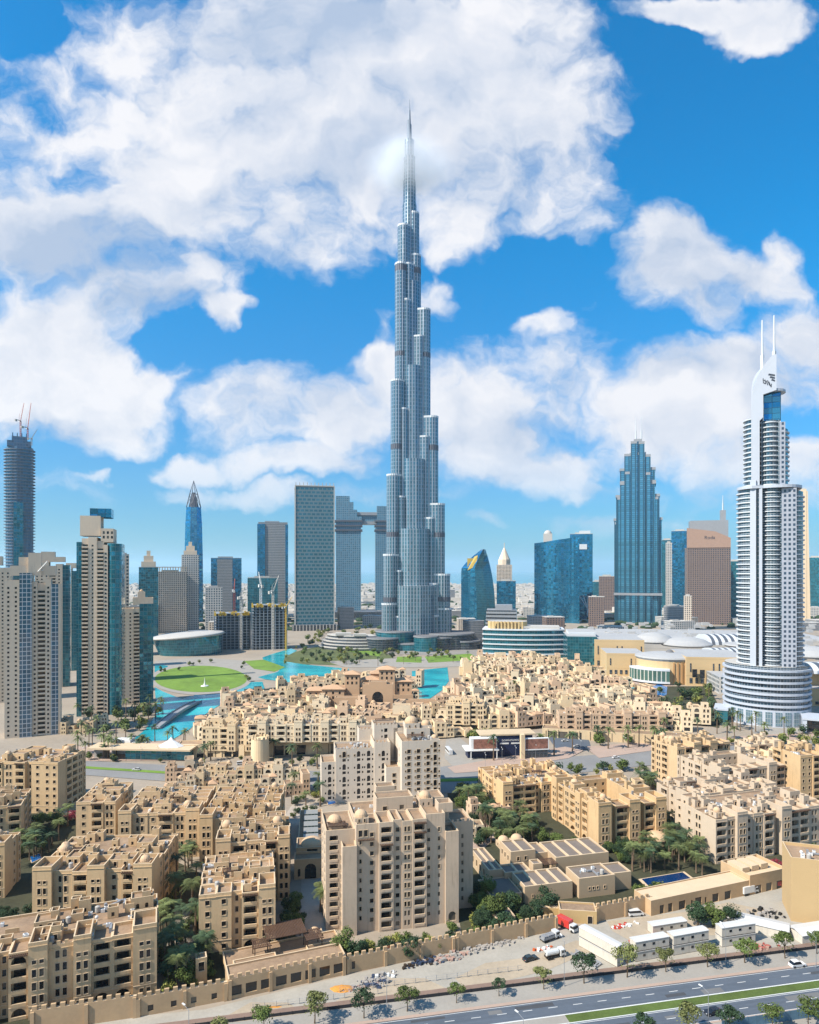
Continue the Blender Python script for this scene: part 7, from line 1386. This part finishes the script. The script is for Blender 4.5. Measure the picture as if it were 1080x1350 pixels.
# ---------------------------------------------------------------- the far plain
def fbox(seed, W_, d_, h, m, roofm=None, name='far_building'):
    g = random.Random(seed); b = MB(); b.prism([(0,0),(W_,0),(W_,d_),(0,d_)], 0, h, 0, 1); b.box(W_*.2, d_*.3, h, W_*.5, d_*.6, h+2.5, 1); b.box(-.2, -.2, h-.6, W_+.2, d_+.2, h+.5, 1)
    return b.mesh(name, [m, roofm or M_lightconc])
M_far = mat('far_plaster', (.58,.53,.47), .9, var=.1, scale=.01, obj_var=.35)
FB = [fbox(1, 22, 16, 8, M_far), fbox(2, 30, 18, 11, M_far), fbox(3, 16, 14, 6, M_far), fbox(4, 40, 24, 9, M_far), fbox(5, 26, 14, 14, M_far), fbox(6, 18, 18, 7, M_far)]
MBs = [fbox(11, 34, 26, 34, G_cream), fbox(12, 28, 28, 52, G_grey), fbox(13, 46, 30, 24, G_pale), fbox(14, 30, 22, 66, G_brown), fbox(15, 60, 34, 18, G_grey)]
gf = random.Random(21); k = 0
mids = [(66,800),(120,792),(168,815),(186,822),(228,808),(275,830),(300,788),(330,800),(345,815),(596,800),(604,818),(618,838),(690,800),(702,830),(720,838),(776,812),(790,822),(802,840),(778,790),(786,778),(872,812),(884,822),(900,815),(1068,800),(1058,818),(1076,812),(448,815),(478,812),(768,800),(800,790),(880,795),(965,810),(972,800),(1062,785),(590,780),(640,792)]
for i, (px, py) in enumerate(mids):
    x, y = at(px, py+14); o = put('mid_rise_building', MBs[gf.choice([0, 1, 2, 2, 3, 4])], None, (x, y, .2), R(gf.uniform(-20, 20)), (gf.uniform(.7, 1.2), gf.uniform(.8, 1.2), gf.uniform(.5, 1.0))); tag(o, 'mid rise block on the plain behind the skyline, %s of them' % ordn(sorted(mids).index((px, py)), len(mids)), 'building', 'mid rise blocks behind the skyline')
for i in range(262):
    D = 1500*math.exp(gf.random()**.8*math.log(5300/1500)); px = gf.uniform(20, 1080); x = (px-CX)*D/F
    o = put('low_building', gf.choice(FB), None, (x, D, .2), R(gf.uniform(-25, 25)), (gf.uniform(.7, 1.5), gf.uniform(.7, 1.5), gf.uniform(.7, 1.5))); tag(o, 'small pale low building on the far plain before the sea', 'building', 'low buildings on the far plain')
b = MB()
for i in range(4200):
    D = 1650*math.exp(gf.random()**.75*math.log(5500/1650)); px = gf.uniform(-60, 1140); x = (px-CX)*D/F; w_ = gf.uniform(10, 34); d_ = gf.uniform(8, 22); h = gf.choice([5, 6, 7, 9, 12, 16])*gf.uniform(.7, 1.2)
    b.box(x, D, .2, x+w_, D+d_, h, 0)
o = b.build('far_houses', mat('far_plaster_mass', (.60,.55,.49), .9, var=.45, scale=.006, fine=.02)); o['kind'] = 'stuff'
b = MB()
for i in range(2600):
    D = 1300*math.exp(gf.random()**.9*math.log(5400/1300)); px = gf.uniform(-60, 1140); x = (px-CX)*D/F; r_ = gf.uniform(4, 13); h = gf.uniform(4, 8); n = 6
    b.ring([[(x+r_*q*math.cos(j+i), D+r_*.8*q*math.sin(j+i), z) for j in range(n)] for q, z in ((1, .2), (1.05, h*.5), (.6, h*.9), (.1, h))])
o = b.build('far_trees', M_leafd); o['kind'] = 'stuff'
# ---------------------------------------------------------------- the air
HAZE = 3.6e-5
b = MB(); b.box(-60000, -500, -1, 60000, 62000, 845, 0, True); o = b.build('haze', None); o.data.materials.clear(); o['kind'] = 'stuff'
m = bpy.data.materials.new('haze'); m.use_nodes = True; t_ = NT(m.node_tree); t_.n.clear(); pv = t_.new('ShaderNodeVolumePrincipled', {'Color': (.72, .90, 1, 1), 'Density': HAZE, 'Anisotropy': .3}); t_.new('ShaderNodeOutputMaterial', {'Volume': pv.outputs[0]}); o.data.materials.append(m)

x = 0.; b = MB(); D = D0; b.ring([[(95*f*math.cos(j*math.pi/8), 60*f*math.sin(j*math.pi/8), z) for j in range(16)] for f, z in ((.3, 652), (.8, 690), (1, 745), (.8, 795), (.3, 826))]); b.poly([(95*.3*math.cos(-j*math.pi/8), 60*.3*math.sin(-j*math.pi/8), 652) for j in range(16)])
o = b.build('tip_cloud', None, None, (0, D0, 0)); o.data.materials.clear(); o['kind'] = 'stuff'  # local cloud volume hiding the supertall tower's tip, inside the haze box
m = bpy.data.materials.new('tip_cloud'); m.use_nodes = True; t_ = NT(m.node_tree); t_.n.clear(); oc_ = t_.new('ShaderNodeTexCoord').outputs['Object']
q_ = t_.v('MULTIPLY', t_.v('SUBTRACT', oc_, (0, 0, 728)), (1/88, 1/55, 1/62)); f_ = t_.rng(t_.v('LENGTH', q_, out=1), .25, 1.0, 1, 0); n_ = t_.noise(oc_, .018, 3, .6)
dn = t_.m('MULTIPLY', t_.m('MULTIPLY', f_, f_), t_.m('MULTIPLY', t_.rng(n_, .25, .7, .3, 1.4), .055)); pv = t_.new('ShaderNodeVolumePrincipled', {'Color': (.92, .94, .97, 1), 'Density': dn, 'Anisotropy': .0}); t_.new('ShaderNodeOutputMaterial', {'Volume': pv.outputs[0]}); o.data.materials.append(m)
